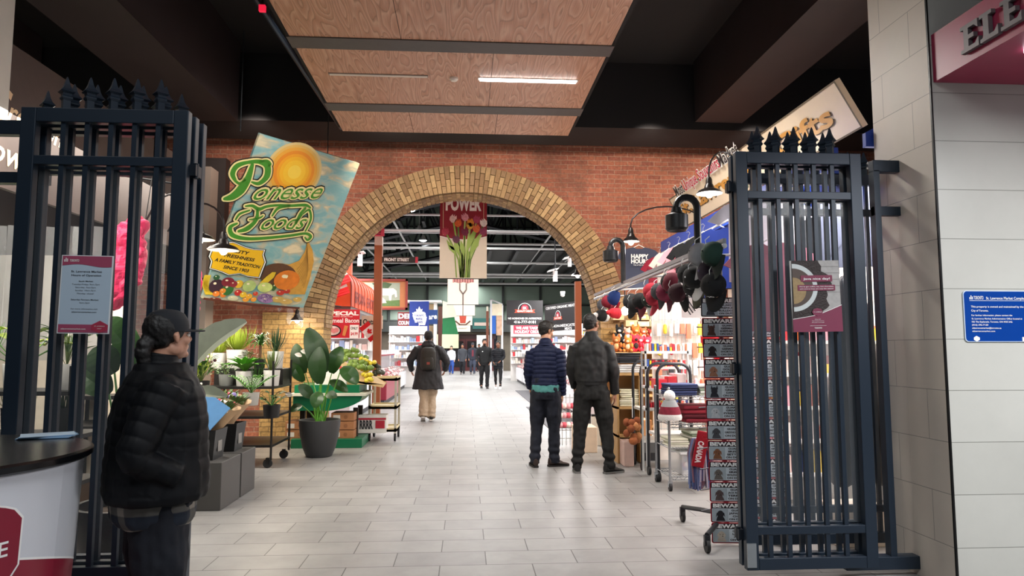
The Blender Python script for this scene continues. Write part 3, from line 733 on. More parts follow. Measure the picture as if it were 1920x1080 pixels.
def person(name_label, loc, rz, H=1.75, arms=None, legs=None, head_yaw=0, head_pitch=0, lean=0, skin='#b98a6c', hair='#15100d',
           jacket=None, pants=None, shoes=('#111111', '#1c1c1c'), hairstyle='short', lod=1, extra=None, group=None, fat=1, female=False, dz=0):
    """facing +y. arms / legs: dicts side -> joints in a 1.75 m frame. lod 1 near, 2 far"""
    s = H/1.75; t = thing('person', name_label, 'person', loc, rz, group)
    vx = {1: .0085, 2: .012, 3: .018}[lod]*s
    sk = mat('skin_'+skin.strip('#'), skin, .5, var=.08, scale=30); hr = mat('hair_'+hair.strip('#'), hair, .55, var=.4, scale=60, bump=.3)
    P = lambda p: Vector(p)*s
    sh = .185*(.92 if female else 1)*(1+.3*(fat-1)); arms = arms or {}; legs = legs or {}
    A = {}; Lg = {}
    for i, sx in (('L', -1), ('R', 1)):
        A[i] = [P(q) for q in arms.get(i, [(sx*sh, 0, 1.40), (sx*(sh+.05), -.03, 1.13), (sx*(sh+.03), .07, .88)])]
        Lg[i] = [P(q) for q in legs.get(i, [(sx*.09, 0, .90), (sx*.10, .015, .50), (sx*.105, -.01, .09)])]
    hc = P((0, .03+lean, 1.625)); nb = P((0, -.015+lean*.6, 1.43))
    # ---- body: one continuous skin
    b = MB()
    Mh = head(b, sk, hc, head_yaw, head_pitch, s, female)
    b.tube([nb-P((0, 0, .05)), nb+P((0, .005, .05)), hc+P((0, -.02, -.05))], [.060*s, .055*s, .058*s], sk, 16)
    loft(b, [(0, lean*max(0, z-1.0)*1.2*s, z*s, rx*s*fat, ry*s*fat) for z, rx, ry in ((.84, .13, .09), (.92, .15, .10), (1.05, .12, .085), (1.2, .135, .09), (1.34, .155, .09), (1.42, .13, .07), (1.46, .07, .055))], sk)
    for i, sx in (('L', -1), ('R', 1)):
        a, e, w = A[i][:3]
        b.tube(curve3(a, e, w), interp([.048, .042, .036, .034, .026], 9) if s == 1 else [r*s for r in interp([.048, .042, .036, .034, .026], 9)], sk, 12)
        if lod < 3:
            hd = A[i][3]/s if len(A[i]) > 3 else (w-e).normalized(); pn = (A[i][4]/s) if len(A[i]) > 4 else Vector((-sx, 0, 0))
            hand(b, sk, w, hd, pn, s, .45, -sx if True else sx)
        else: b.tube([w, w+(w-e).normalized()*.08*s, w+(w-e).normalized()*.15*s], [.025*s, .032*s, .015*s], sk, 8)
        h, k, an = Lg[i][:3]
        b.tube(curve3(h, k, an), [r*s for r in interp([.08, .07, .052, .05, .034], 9)], sk, 12)
        b.tube([an, an+P((0, .03, -.05)), an+P((0, .10, -.055))], [.034*s, .035*s, .028*s], sk, 10)
    skin_obj('body', t, b, sk, vx*.72 if lod == 1 else vx, 2)
    if lod < 3: eyes(t, Mh)
    # ---- hair
    b = MB(); HB = lambda p, r: b.ball(p, r, hr, 20, 14, Mh)
    if hairstyle in ('short', 'crop', 'long', 'bun', 'pony'):
        g_ = {'crop': -.002, 'short': .006}.get(hairstyle, .006)
        HB((0, -.024, .046), (.079+g_, .095+g_, .086+g_)); HB((0, -.052, -.005), (.066, .05, .055))
        for sx in (-1, 1): HB((sx*.062, -.012, .022), (.018, .045, .035))
        if hairstyle == 'short': HB((.01, .035, .098), (.055, .05, .03)); HB((-.02, .0, .112), (.06, .07, .03))
        if hairstyle == 'long': HB((0, -.06, -.06), (.085, .05, .12)); HB((0, -.06, -.13), (.075, .04, .08))
        if hairstyle == 'bun': HB((0, -.12, .05), (.035, .035, .035))
        if hairstyle == 'pony':
            for k, (y, z, r) in enumerate(((-.10, .0, .034), (-.125, -.03, .036), (-.135, -.065, .036), (-.13, -.10, .032), (-.115, -.13, .024))): HB((.0, y, z), (r, r, r*1.1))
        skin_obj('hair', t, b, hr, .007*s if lod < 3 else .014*s, 1, lambda v, n: .0035*noise.noise(v*70)+.003*noise.noise(Vector((v.x*160, v.y*160, v.z*30))))
    # ---- trousers
    if pants:
        pm = pants['mat']; b = MB(); f_ = pants.get('fit', 1)
        loft(b, [(0, 0, z*s, rx*s*fat, ry*s*fat) for z, rx, ry in ((.80, .165, .12), (.86, .178, .13), (.93, .176, .128), (1.0, .165, .12), (1.06, .158, .115))], pm)
        for i in 'LR':
            h, k, an = Lg[i][:3]; hem = pants.get('hem', .045); lo = an+(an-k).normalized()*hem*s
            pts = curve3(h+P((0, 0, -.02)), k, lo); b.tube(pts, [r*s*f_*(1+.5*(fat-1)) for r in interp([.105, .098, .078, .070, pants.get('cuff', .062)], 9)], pm, 16)
        skin_obj('trousers', t, b, pm, vx, 3, lambda v, n: fold(v, 9, .011*s, 3)+pants.get('ruck', .006)*s*math.sin(v.z*70/s+6*v.x)*max(0, 1-abs(v.z/s-.16)/.14))
    # ---- jacket
    if jacket:
        jm = jacket['mat']; b = MB(); hem = jacket.get('hem', .84); lo = jacket.get('puff', 0); w_ = jacket.get('wide', 1)*fat
        prof = jacket.get('prof') or [(hem, .185, .135), (hem+.05, .192, .142), (1.0, .185, .138), (1.12, .188, .135), (1.25, .2, .138), (1.35, .205, .128), (1.42, .175, .105), (1.46, .11, .085), (1.49, .085, .08)]
        loft(b, [(0, (lean*max(0, z-1.0)*1.2)*s, z*s, rx*s*w_, ry*s*w_) for z, rx, ry in prof], jm)
        b.tube([P((0, -.01+lean*.5, 1.44)), P((0, -.005+lean*.6, 1.49)), P((0, .0+lean*.7, jacket.get('collar', 1.53)))], [.088*s, .078*s, .072*s], jm, 20)
        if jacket.get('hood'):
            b.ball(P((0, -.10+lean*.5, 1.47)), P((.11, .07, .06)), jm, 18, 12); b.tube([P((-.10, -.04, 1.47)), P((-.07, -.10, 1.53)), P((0, -.12, 1.55)), P((.07, -.10, 1.53)), P((.10, -.04, 1.47))], .033*s, jm, 12)
        av = []
        for i in 'LR':
            a, e, w = A[i][:3]; cuff = w+(e-w).normalized()*jacket.get('short_sleeve', .0)*s
            r_ = jacket.get('sleeve', 1); pts = curve3(a+Vector((0, 0, -.005)), e, cuff); b.tube(pts, [r*s*r_ for r in interp([.078, .070, .062, .058, .050, .046], 9)], jm, 16); av.append((a, e, w))
            b.ball(a+P((-.02 if a.x > 0 else .02, 0, -.02)), (.075*s*r_, .074*s*r_, .066*s*r_), jm, 14, 10)
        q = jacket.get('quilt', 0)
        def dj(v, n):
            d = fold(v, 7, jacket.get('fold', .008)*s, 11)
            if q:
                best = None
                for a, e, w in av:
                    for p0, p1, o0 in ((a, e, 0), (e, w, (e-a).length)):
                        ab = p1-p0; u = max(0, min(1, (v-p0).dot(ab)/ab.length_squared)); dd = (v-(p0+ab*u)).length
                        if dd < .115*s and (best is None or dd < best[0]): best = (dd, o0+u*ab.length)
                lim = abs(v.x) > .155*s*w_
                c_ = best[1] if (best and (lim or best[0] < .07*s)) else v.z-.02*s*math.cos(v.x*6)
                d += jacket.get('qamp', .010)*s*(abs(math.sin(PI*c_/(q*s)))**.6-.6)
            return d
        skin_obj('jacket', t, b, jm, vx*(.8 if q else 1), 2, dj)
        if jacket.get('zip'):
            b = MB(); y_ = .142*s; b.tube([P((0, .142, hem+.01)), P((0, .147, 1.1)), P((0, .135+lean*.3, 1.35)), P((0, .085+lean, 1.46))], .006*s, C(jacket['zip']), 6); b.build('zip', t)
    for i in 'LR':
        an = Lg[i][2]; fy = legs.get('yaw'+i, 0); fp = legs.get('pitch'+i, 0)
        shoe(t, C(shoes[0], rough=.5), C(shoes[1], rough=.6), (an.x, an.y, an.z-.09*s), fy, fp, s)
    if extra: extra(t, s, P, Mh, A, Lg)
    return t
def puffer(hexs, **k): return mat('puffer_'+hexs.strip('#'), hexs, .62, var=.2, scale=8, spec=.25, **k)
def cloth(hexs, **k): return mat('cloth_'+hexs.strip('#'), hexs, .85, var=.18, scale=40, bump=.15, **k)
exec_people = True
def baseball_cap(t, Mh, s, hexs, name='cap'):
    m_ = C(hexs, rough=.8); b = MB(); prof = [(.098, .0), (.098, .03), (.092, .06), (.075, .088), (.05, .102), (.02, .108), (0, .109)]
    M = Mh @ Matrix.Translation((0, -.012, .028)) @ Matrix.Rotation(R(-4), 4, 'X') @ Matrix.Diagonal((.87, 1.06, 1, 1))
    b.lathe(prof, m_, 28, (0, 0, 0), M, close=None); b.lathe([(.094, 0), (.098, 0)], m_, 28, (0, 0, 0), M, close=None); o = b.build(name, t)
    b = MB(); n = 14; top = []; bot = []
    for k in range(n+1):
        a = R(20+140*k/n); x, y = .092*math.cos(a), .1*math.sin(a); f_ = math.sin(PI*k/n)**.6
        top.append(((x, y, .012), (x*1.05, y+.085*f_, .002-.004*f_+.012*(1-abs(math.cos(a))))))
    vs = []; 
    for i_, o_ in top: vs += [i_, o_, (i_[0], i_[1], i_[2]-.004), (o_[0], o_[1], o_[2]-.004)]
    fs = []
    for k in range(n):
        i0 = 4*k; j = i0+4; fs += [(i0, i0+1, j+1, j), (i0+2, j+2, j+3, i0+3), (i0+1, i0+3, j+3, j+1)]
    b.add(vs, fs, m_, True, M); b.build('brim', o); return o

# ---- woman in the cap by the west gate
plaid = None
def plaid_mat():
    m, t, b = nodes('plaid_flannel', .9); g = t.nodes.new('ShaderNodeTexCoord'); sp = t.nodes.new('ShaderNodeSeparateXYZ'); t.links.new(g.outputs['Object'], sp.inputs[0])
    outs = []
    for ax in (0, 2):
        mu = t.nodes.new('ShaderNodeMath'); mu.operation = 'MULTIPLY'; mu.inputs[1].default_value = 11; t.links.new(sp.outputs[ax], mu.inputs[0])
        pp = t.nodes.new('ShaderNodeMath'); pp.operation = 'PINGPONG'; pp.inputs[1].default_value = .5; t.links.new(mu.outputs[0], pp.inputs[0])
        cr = t.nodes.new('ShaderNodeMapRange'); cr.inputs[1].default_value = .28; cr.inputs[2].default_value = .34; t.links.new(pp.outputs[0], cr.inputs[0]); outs.append(cr)
    ad = t.nodes.new('ShaderNodeMath'); ad.operation = 'ADD'; t.links.new(outs[0].outputs[0], ad.inputs[0]); t.links.new(outs[1].outputs[0], ad.inputs[1])
    cr = t.nodes.new('ShaderNodeValToRGB'); e = cr.color_ramp.elements; e[0].color = rgb('#1b2330'); e[1].color = rgb('#8d867c'); x = e.new(.5); x.color = rgb('#565450')
    hv = t.nodes.new('ShaderNodeMath'); hv.operation = 'MULTIPLY'; hv.inputs[1].default_value = .5; t.links.new(ad.outputs[0], hv.inputs[0]); t.links.new(hv.outputs[0], cr.inputs[0]); t.links.new(cr.outputs[0], b.inputs['Base Color'])
    return m
def woman_extra(t, s, P, Mh, A, Lg):
    baseball_cap(t, Mh, s, '#10141c')
    b = MB(); pm = plaid_mat()
    loft(b, [(0, -.01*s, z*s, rx*s, ry*s) for z, rx, ry in ((.755, .12, .10), (.765, .20, .16), (.80, .218, .178), (.86, .222, .18), (.93, .218, .175), (1.0, .15, .12))], pm)
    skin_obj('shirt', t, b, pm, .009, 1, lambda v, n: fold(v, 8, .012, 5))
pw = at(302, 700, 3.12)
WH = 1.585
person('woman in black cap and dark puffer jacket over a plaid shirt, standing by the gate', (pw.x, 3.12, 0), R(-58), WH,
    arms={'L': [(-.19, 0, 1.42), (-.31, -.09, 1.12), (-.16, .13, .985), (.85, .5, -.15), (.3, -.3, 1)], 'R': [(.19, -.01, 1.40), (.27, -.15, 1.10), (.25, .04, 1.0), (-.3, .8, -.1), (-1, 0, .2)]},
    head_pitch=R(5), head_yaw=R(22), skin='#c08d74', hair='#0d0a0a', hairstyle='pony', fat=1.22, female=True,
    jacket=dict(mat=puffer('#020409'), quilt=.066, qamp=.005, hem=.9, sleeve=1.2, collar=1.545, wide=1.02, zip='#1b222c',
                prof=[(.88, .215, .172), (.91, .225, .18), (1.0, .218, .178), (1.1, .212, .172), (1.25, .214, .165), (1.35, .21, .15), (1.42, .18, .125), (1.47, .12, .10), (1.50, .09, .09)]),
    pants=dict(mat=cloth('#0c111c'), fit=1.12), extra=woman_extra)

# ---- the two men at the souvenir stall
g_ = gnd(1022, 874); 
def navy_extra(t, s, P, Mh, A, Lg):
    b = MB(); m_ = cloth('#4f8f8c'); loft(b, [(0, .0, z*s, rx*s, ry*s) for z, rx, ry in ((.885, .165, .13), (.90, .172, .135), (.98, .172, .13))], m_); skin_obj('shirt', t, b, m_, .009, 1, lambda v, n: fold(v, 12, .01, 8))
person('man in navy quilted puffer jacket and dark jeans, head turned to his companion', (g_.x+.01, g_.y, 0), R(-14), 1.765,
    arms={'L': [(-.165, 0, 1.385), (-.215, -.02, 1.13), (-.21, .13, .93)], 'R': [(.165, 0, 1.385), (.205, -.03, 1.12), (.195, .06, .86), (.0, .25, -1), (-1, 0, 0)]},
    legs={'L': [(-.09, 0, .90), (-.11, .02, .50), (-.125, -.07, .09)], 'R': [(.09, 0, .90), (.10, .03, .50), (.10, .0, .09)], 'yawL': R(20), 'yawR': R(-62)},
    head_yaw=R(-42), head_pitch=R(-12), lean=.05, skin='#b9876a', hair='#15110f', hairstyle='short', shoes=('#2c1d18', '#171211'),
    jacket=dict(mat=puffer('#141c3a'), quilt=.052, qamp=.009, hem=.96, collar=1.53, sleeve=1.0, wide=.9), pants=dict(mat=cloth('#0e1322'), ruck=.008, hem=.05), extra=navy_extra)
g_ = gnd(1111, 886)
def black_extra(t, s, P, Mh, A, Lg):
    b = MB(); m_ = C('#d8d8d6'); b.box((.008*s, -.147*s, 1.30*s), (.014*s, -.135*s, 1.45*s), C('#1b1b1d')); b.build('back_seam', t)
person('man in black bomber jacket and black trousers, seen from behind at the souvenir stall', (g_.x, g_.y, 0), R(-12), 1.84,
    arms={'L': [(-.17, 0, 1.39), (-.225, .0, 1.13), (-.2, .13, .92)], 'R': [(.17, 0, 1.39), (.245, -.03, 1.12), (.255, .04, .86), (.0, .2, -1), (-1, .2, 0)]},
    legs={'L': [(-.09, 0, .90), (-.13, .02, .50), (-.165, -.02, .09)], 'R': [(.09, 0, .90), (.15, .05, .50), (.19, -.03, .09)], 'yawL': R(8), 'yawR': R(-50)},
    head_yaw=R(-25), head_pitch=R(3), skin='#9a6a50', hair='#0f0c0b', hairstyle='crop', shoes=('#131313', '#6e6e6c'),
    jacket=dict(mat=mat('bomber_black', '#060709', .65, var=.25, scale=8), hem=.955, collar=1.55, sleeve=1.02, fold=.012, wide=.93,
                prof=[(.955, .175, .138), (.985, .182, .142), (1.0, .198, .152), (1.08, .205, .15), (1.2, .208, .145), (1.33, .212, .135), (1.42, .18, .11), (1.46, .12, .09), (1.50, .085, .08)]),
    pants=dict(mat=cloth('#0b0b0a'), fit=1.02, cuff=.055, ruck=.012), extra=black_extra)

# ---- backpack man
g_ = gnd(800, 789)
def pack_extra(t, s, P, Mh, A, Lg):
    b = MB(); M_b = mat('backpack_olive', '#1c1a14', .7, var=.3, scale=12, bump=.2)
    loft(b, [(0, -.20*s, z*s, rx*s, ry*s) for z, rx, ry in ((1.0, .12, .08), (1.05, .15, .10), (1.2, .155, .11), (1.35, .145, .10), (1.42, .11, .07), (1.44, .07, .04))], M_b)
    skin_obj('backpack', t, b, M_b, .012, 3); o = KIDS[t.name][-1]
    b = MB(); loft(b, [(0, -.30*s, z*s, rx*s, ry*s) for z, rx, ry in ((1.03, .09, .03), (1.06, .105, .04), (1.2, .10, .04), (1.24, .08, .03))], M_b); b.build('front_pocket', o)
    b = MB(); b.box((-.03*s, -.345*s, 1.10*s), (.03*s, -.335*s, 1.15*s), C('#7a2d22')); b.build('patch', o)
    b = MB()
    for sx in (-1, 1): b.tube([P((sx*.09, -.13, 1.40)), P((sx*.12, -.03, 1.475)), P((sx*.125, .09, 1.40)), P((sx*.14, .12, 1.25)), P((sx*.16, .02, 1.1)), P((sx*.12, -.14, 1.05))], [(.008*s, .025*s)]*6, M_b, 8)
    b.build('strap', o)
    b = MB(); hm = cloth('#0e0d0e'); b.lathe([(.088, -.02), (.092, .0), (.092, .03), (.088, .07), (.07, .105), (.04, .125), (0, .13)], hm, 24, (0, 0, 0), Mh @ Matrix.Translation((0, -.015, .012)) @ Matrix.Diagonal((.95, 1.1, 1, 1)), close=None); b.build('knit_hat', t)
person('man in long black parka with a dark backpack and beige trousers, walking away', (g_.x+.02, g_.y, 0), R(3), 1.78,
    arms={'L': [(-.19, 0, 1.42), (-.36, .02, 1.17), (-.33, .16, .98)], 'R': [(.19, 0, 1.42), (.37, .02, 1.16), (.33, .17, .98)]},
    legs={'L': [(-.09, 0, .90), (-.08, -.02, .50), (-.09, -.16, .14)], 'R': [(.09, 0, .90), (.08, .06, .50), (.07, -.12, .11)], 'pitchL': R(-25), 'pitchR': R(0)},
    skin='#9a6a50', hair='#0d0a09', hairstyle='crop', shoes=('#1a1a1a', '#e0ddd8'),
    jacket=dict(mat=mat('parka_black', '#1b1c20', .7, var=.2, scale=9), hem=.62, collar=1.53, sleeve=1.25, fold=.014, hood=True,
                prof=[(.62, .31, .20), (.70, .295, .19), (.85, .265, .17), (1.0, .24, .155), (1.2, .225, .145), (1.35, .215, .13), (1.42, .18, .11), (1.46, .11, .085), (1.49, .085, .08)]),
    pants=dict(mat=cloth('#a2907a'), fit=1.15, cuff=.075), extra=pack_extra, lod=2)

# ---- the couple walking toward us
g_ = gnd(908, 728); g2_ = gnd(934, 729)
walk = lambda f: {'L': [(-.09, 0, .90), (-.10, .10*f, .51), (-.09, .10*f, .09)], 'R': [(.09, 0, .90), (.10, -.02*f, .50), (.09, -.2*f, .13)], 'pitchR': R(-20)}
def badge_extra(t, s, P, Mh, A, Lg):
    b = MB(); b.ball(P((.08, .135, 1.30)), P((.018, .006, .018)), C('#f2f2f2'), 10, 8); b.build('chest_badge', t)
    b = MB(); b.ball((0, .055, -.075), (.05, .05, .035), mat('beard', '#1b120e', .8), 14, 10, Mh); b.ball((0, .088, -.042), (.028, .012, .007), mat('beard', '#1b120e', .8), 10, 6, Mh); b.build('beard', t)
person('bearded man all in black with a small white chest badge, walking', (g_.x, g_.y, 0), PI+R(4), 1.8,
    arms={'L': [(-.19, 0, 1.42), (-.27, .0, 1.14), (-.20, .12, .93)], 'R': [(.19, 0, 1.42), (.28, .0, 1.14), (.22, .14, .92)]},
    legs=walk(1), skin='#a8735a', hair='#1a120e', jacket=dict(mat=cloth('#131517'), hem=.88, collar=1.52), pants=dict(mat=cloth('#0f1013'), fit=1.0), lod=2, extra=badge_extra)
def bag_extra(t, s, P, Mh, A, Lg):
    b = MB(); b.box(P((.02, .14, .83)), P((.22, .20, .97)), C('#18181b'), bev=.02); b.build('handbag', t)
person('woman in black quilted coat and white shoes, walking', (g2_.x, g2_.y+.1, 0), PI-R(6), 1.72, arms={'L': [(-.17, 0, 1.42), (-.22, .02, 1.16), (-.10, .18, 1.02)], 'R': [(.17, 0, 1.42), (.22, .0, 1.16), (.16, .16, .98)]},
    legs=walk(.9), skin='#8a5a44', hair='#120d0b', hairstyle='bun', female=True, jacket=dict(mat=puffer('#101218'), quilt=.07, hem=.72, collar=1.5, prof=[(.72, .17, .13), (.85, .18, .14), (1.0, .165, .128), (1.12, .158, .12), (1.25, .172, .125), (1.35, .178, .12), (1.42, .155, .1), (1.46, .10, .08), (1.49, .08, .075)]),
    pants=dict(mat=cloth('#0e0e12'), fit=.82, cuff=.042), shoes=('#e9e9e6', '#f4f4f2'), lod=2, extra=bag_extra)

# ---- people further down the hall
far = [
    (791, 707, 1.70, '#3a3340', '#2d4a86', 'woman in white scarf and dark checked coat with blue jeans, down the aisle', 'long', True, True),
    (846, 702, 1.62, '#d6d8e0', '#2d4f9c', 'woman in white jacket and bright blue jeans, down the aisle', 'long', True, True),
    (867, 702, 1.72, '#3c3f46', '#16181f', 'man in grey jacket and black trousers in the far crowd down the aisle', 'short', True, False),
    (886, 702, 1.78, '#2a2e3a', '#3b4254', 'man with cap in open dark coat over a maroon top, down the aisle', 'short', True, False),
    (857, 695, 1.72, '#4a4a4e', '#2a2a30', 'person in long grey coat walking away, far down the aisle', 'short', False, False),
    (837, 696, 1.60, '#20222a', '#1b1b22', 'small figure in black jacket at the left of the far crowd', 'long', False, True),
    (898, 697, 1.75, '#5c4650', '#22222a', 'figure in mauve coat behind the bearded man, far down the aisle', 'short', True, False),
    (866, 696, 1.75, '#26303c', '#1b1b22', 'person in slate blue jacket near the far doors of the hall', 'short', True, False),
    (878, 695, 1.68, '#6b2e34', '#1d1d26', 'person in dark red jacket near the far doors of the hall', 'long', False, True),
]
for px, py, H, jc, pc, lab, hs, toward, fem in far:
    if px == 791: continue
    q = gnd(px, py)
    def ex(t, s, P, Mh, A, Lg, jc=jc):
        if jc == '#2a2e3a':
            b = MB(); b.box(P((-.05, .1, 1.0)), P((.05, .15, 1.36)), C('#6d2433')); b.build('shirt', t); baseball_cap(t, Mh, s, '#3a3d46')
    person(lab, (q.x, q.y, 0), (PI if toward else 0)+R(random.uniform(-10, 10)), H, legs=walk(random.choice((1, -.8, .7))), skin=random.choice(('#a8735a', '#c39a80', '#8a5a44')), hair='#1a1411', hairstyle=hs, female=fem,
           jacket=dict(mat=cloth(jc), hem=random.choice((.8, .72, .86)), collar=1.5), pants=dict(mat=cloth(pc)), shoes=('#15151a', '#c8c8c8'), lod=3, extra=ex)
# ================================================================ the market hall beyond the arch
M_dgreen = mat('hall_green_wall', '#66756a', .7, var=.12, scale=.6); M_girt = mat('hall_girt', '#1e2422', .6); M_steel = mat('truss_steel', '#23272b', .55, .2); M_pipe = mat('white_pipe', '#b9bcbc', .5, var=.05)
HYE = 46
b = MB(); b.box((-13, HYE, 3.2), (13, HYE+.3, 12.5), M_dgreen)
for k in range(11): b.box((-12.6+2.5*k, HYE-.12, 3.2), (-12.45+2.5*k, HYE, 12.5), M_girt)
for z in (3.25, 4.3, 5.6, 6.9, 8.2, 9.5): b.box((-13, HYE-.1, z), (13, HYE, z+.1), M_girt)
b.box((-13, HYE-.6, 2.55), (13, HYE, 3.2), M_girt)
b.box((-13, HYE, 0), (-2.1, HYE+.3, 3.2), C('#5b5346', var=.3, scale=3)); b.box((2.1, HYE, 0), (13, HYE+.3, 3.2), C('#5b5346', var=.3, scale=3)); b.box((-2.1, HYE, 2.4), (2.1, HYE+.3, 3.2), C('#6b6353', var=.2))
struct(b, 'wall_north')
b = MB(); b.box((-13.3, 11.8, 0), (-13, HYE, 9), M_dgreen); struct(b, 'wall_hall_west'); b = MB(); b.box((13, 11.8, 0), (13.3, HYE, 9), M_dgreen); struct(b, 'wall_hall_east')
# doors at the far end
b = MB(); Mdk = C('#1b1c1f', rough=.2)
for x in (-1.9, -.95, 0, .95): b.box((x, HYE+.02, 0), (x+.93, HYE+.1, 2.1), C('#5f2b2c')); b.box((x+.12, HYE, .25), (x+.81, HYE+.12, 1.95), Mdk)
b.box((-2.0, HYE+.0, 2.1), (2.0, HYE+.1, 2.4), C('#3b201f')); struct(b, 'door_1')
# roof
b = MB(); Mr = mat('roof_deck', '#15181c', .8, var=.3, scale=1); Mr2 = mat('painted_clerestory', '#7c887d', .8)
b.add([(-13, 11.8, 6.2), (0, 11.8, 11.8), (0, HYE, 11.8), (-13, HYE, 6.2), (13, 11.8, 6.2), (13, HYE, 6.2)], [(0, 1, 2, 3), (1, 4, 5, 2)], Mr)
for y in range(16, 44, 5): b.add([(-11.5, y, 6.8), (-5, y, 9.6), (-5, y+2.2, 9.6), (-11.5, y+2.2, 6.8)], [(0, 1, 2, 3)], Mr2)  # pale strips put the brightness of clerestory windows into the roof colour
struct(b, 'ceiling_hall')
def truss(y):
    b = MB(); bot = lambda x: 4.75+ (1-abs(x)/12)*2.6; topz = lambda x: 6.1+(1-abs(x)/12)*4.8
    def bar(p, q, w=.09): b.tube([p, q], w, M_steel, 4, smooth=False)
    n = 10
    for sx in (-1, 1):
        pts = [12*sx*(1-k/n) for k in range(n+1)]
        for i, (x0, x1) in enumerate(zip(pts, pts[1:])):
            bar((x0, y, bot(x0)), (x1, y, bot(x1)), .10); bar((x0, y, topz(x0)), (x1, y, topz(x1)), .11)
            bar((x0, y, bot(x0)), (x1, y, topz(x1)), .06) if i % 2 else bar((x0, y, topz(x0)), (x1, y, bot(x1)), .06)
            bar((x1, y, bot(x1)), (x1, y, topz(x1)), .05)
    tag(b.build('roof_truss'), kind='structure')
for y in (17, 22, 27, 32, 37, 42): truss(y)
b = MB()
for k, (y, z) in enumerate(((15.5, 4.75), (18, 5.45), (20, 4.85), (23, 5.9), (24.5, 5.0), (28, 5.7), (29.5, 6.4), (31, 5.3), (34, 5.1), (36, 5.9), (38, 6.9), (40, 5.6), (43, 5.5), (44.5, 6.3), (45, 7.2))):
    b.cyl((-12.5, y, z), (12.5, y, z), .032+.0012*(y-15), M_pipe, 6)
for x in (-4.5, -2.6, 3.4, 5.2):
    b.cyl((x, 13, 6.0), (x, 45.8, 6.0), .04, M_pipe, 6)
tag(b.build('pipework'), kind='structure')
b = MB()
for k in range(9): b.box((1+1.2*k, 30, 5.7), (1.15+1.2*k, 45.5, 5.85), M_steel); b.box((-1-1.2*k, 34, 7.7), (-.85-1.2*k, 45.5, 7.85), M_steel)
b.box((.8, 32, 6.0), (11, 44, 6.3), mat('duct_black', '#0d0f12', .6)); tag(b.build('roof_duct'), kind='structure')
# pendant lamps
def hall_lamp(px, py, Y, lab):
    p = at(px, py, Y); t = thing('hall_lamp', lab, 'lamp', p)
    b = MB(); b.lathe([(.06, .28), (.09, .2), (.2, .05), (.23, 0), (.215, .0), (.18, .06), (.05, .2)], M_pipe, 20, close=None); b.build('shade', t)
    b = MB(); b.ball((0, 0, .02), (.17, .17, .09), mat('lamp_glow', '#ffffff', em=25)); b.build('bulb', t)
    b = MB(); b.cyl((0, 0, .28), (0, 0, 2.2), .012, M_pipe, 6); b.build('rod', t)
hall_lamp(771, 394, 27, 'lit hall lamp highest of three left of the tulip banner'); hall_lamp(786, 434, 33, 'lit hall lamp in the middle of three left of the tulip banner'); hall_lamp(793, 451, 37, 'lit hall lamp lowest of three left of the tulip banner')
# white spotlight cans and tilted panels
def can(px, py, Y, h, lab):
    p = at(px, py, Y); t = thing('ceiling_spotlight', lab, 'spotlight', p); k = Y/1300
    b = MB(); b.cyl((0, 0, -h*k/2), (0, 0, h*k/2), h*k*.22, C('#d9dcda', var=.03), 18); b.build('can', t)
    b = MB(); b.box((-h*k*.5, -.1, h*k*.62), (h*k*.5, .3, h*k*.68), C('#eceeed', var=.03), Matrix.Rotation(R(-14), 4, 'Y')); b.build('reflector', t)
    b = MB(); b.cyl((0, 0, h*k/2), (0, 0, 1.6), .015, M_steel, 6); b.build('stem', t)
can(675, 488, 17, 22, 'white spotlight can high above the orange awning, left of the wooden post'); can(1041, 518, 17, 20, 'white spotlight can above the black organic meats board'); can(1068, 492, 16, 16, 'white spotlight can against the arch edge, above the lit lamp on the post')
p = at(1055, 553, 17); b = MB(); b.ball((0, 0, 0), (.055, .055, .05), C('#d5dad6')); b.cyl((0, 0, .03), (0, 0, .09), .06, C('#e6e9e6'), 14); o = b.build('security_camera'); o.location = p; tag(o, 'small white dome camera above the organic meats board', 'camera')

# ---- row of hanging banners along the aisle
Mred = C('#8e1a2c', var=.04, rough=.7); Mcream = C('#ddd2c2', var=.04, rough=.7)
def banner(Y, lab, draw, zt=5.0, zb=2.7, W=.86, cx=868.5):
    p = at(cx, 500, Y); t = thing('hanging_banner', lab, 'banner', (p.x-W/2, Y, zb), 0, 'market banners over the aisle')
    bd = Board((0, 0, 0), (1, 0, 0), (0, 0, 1), W, zt-zb, Mred, .012); H = zt-zb
    bd.e = .0007+.00012*Y
    bd.poly([(0, 0), (W, 0), (W, .78), (W*.75, .73), (W*.5, .715), (W*.25, .73), (0, .78)], Mcream, 0)
    bd.line([(0, .78), (W*.25, .73), (W*.5, .715), (W*.75, .73), (W, .78)], .012, M_w, 1)
    for x in (.06, W-.06): bd.rect(x-.004, .8, x+.004, H-.05, C('#d9c9a8'), 1)
    draw(bd, W, H); bd.mb.build('cloth', t)
    b = MB(); b.cyl((-.03, 0, H+.01), (W+.03, 0, H+.01), .018, M_steel, 8); b.cyl((-.02, 0, .0), (W+.02, 0, .0), .008, M_steel, 8); b.cyl((W/2, 0, H), (W/2, 0, H+1.2), .008, M_steel, 6); b.build('pole', t)
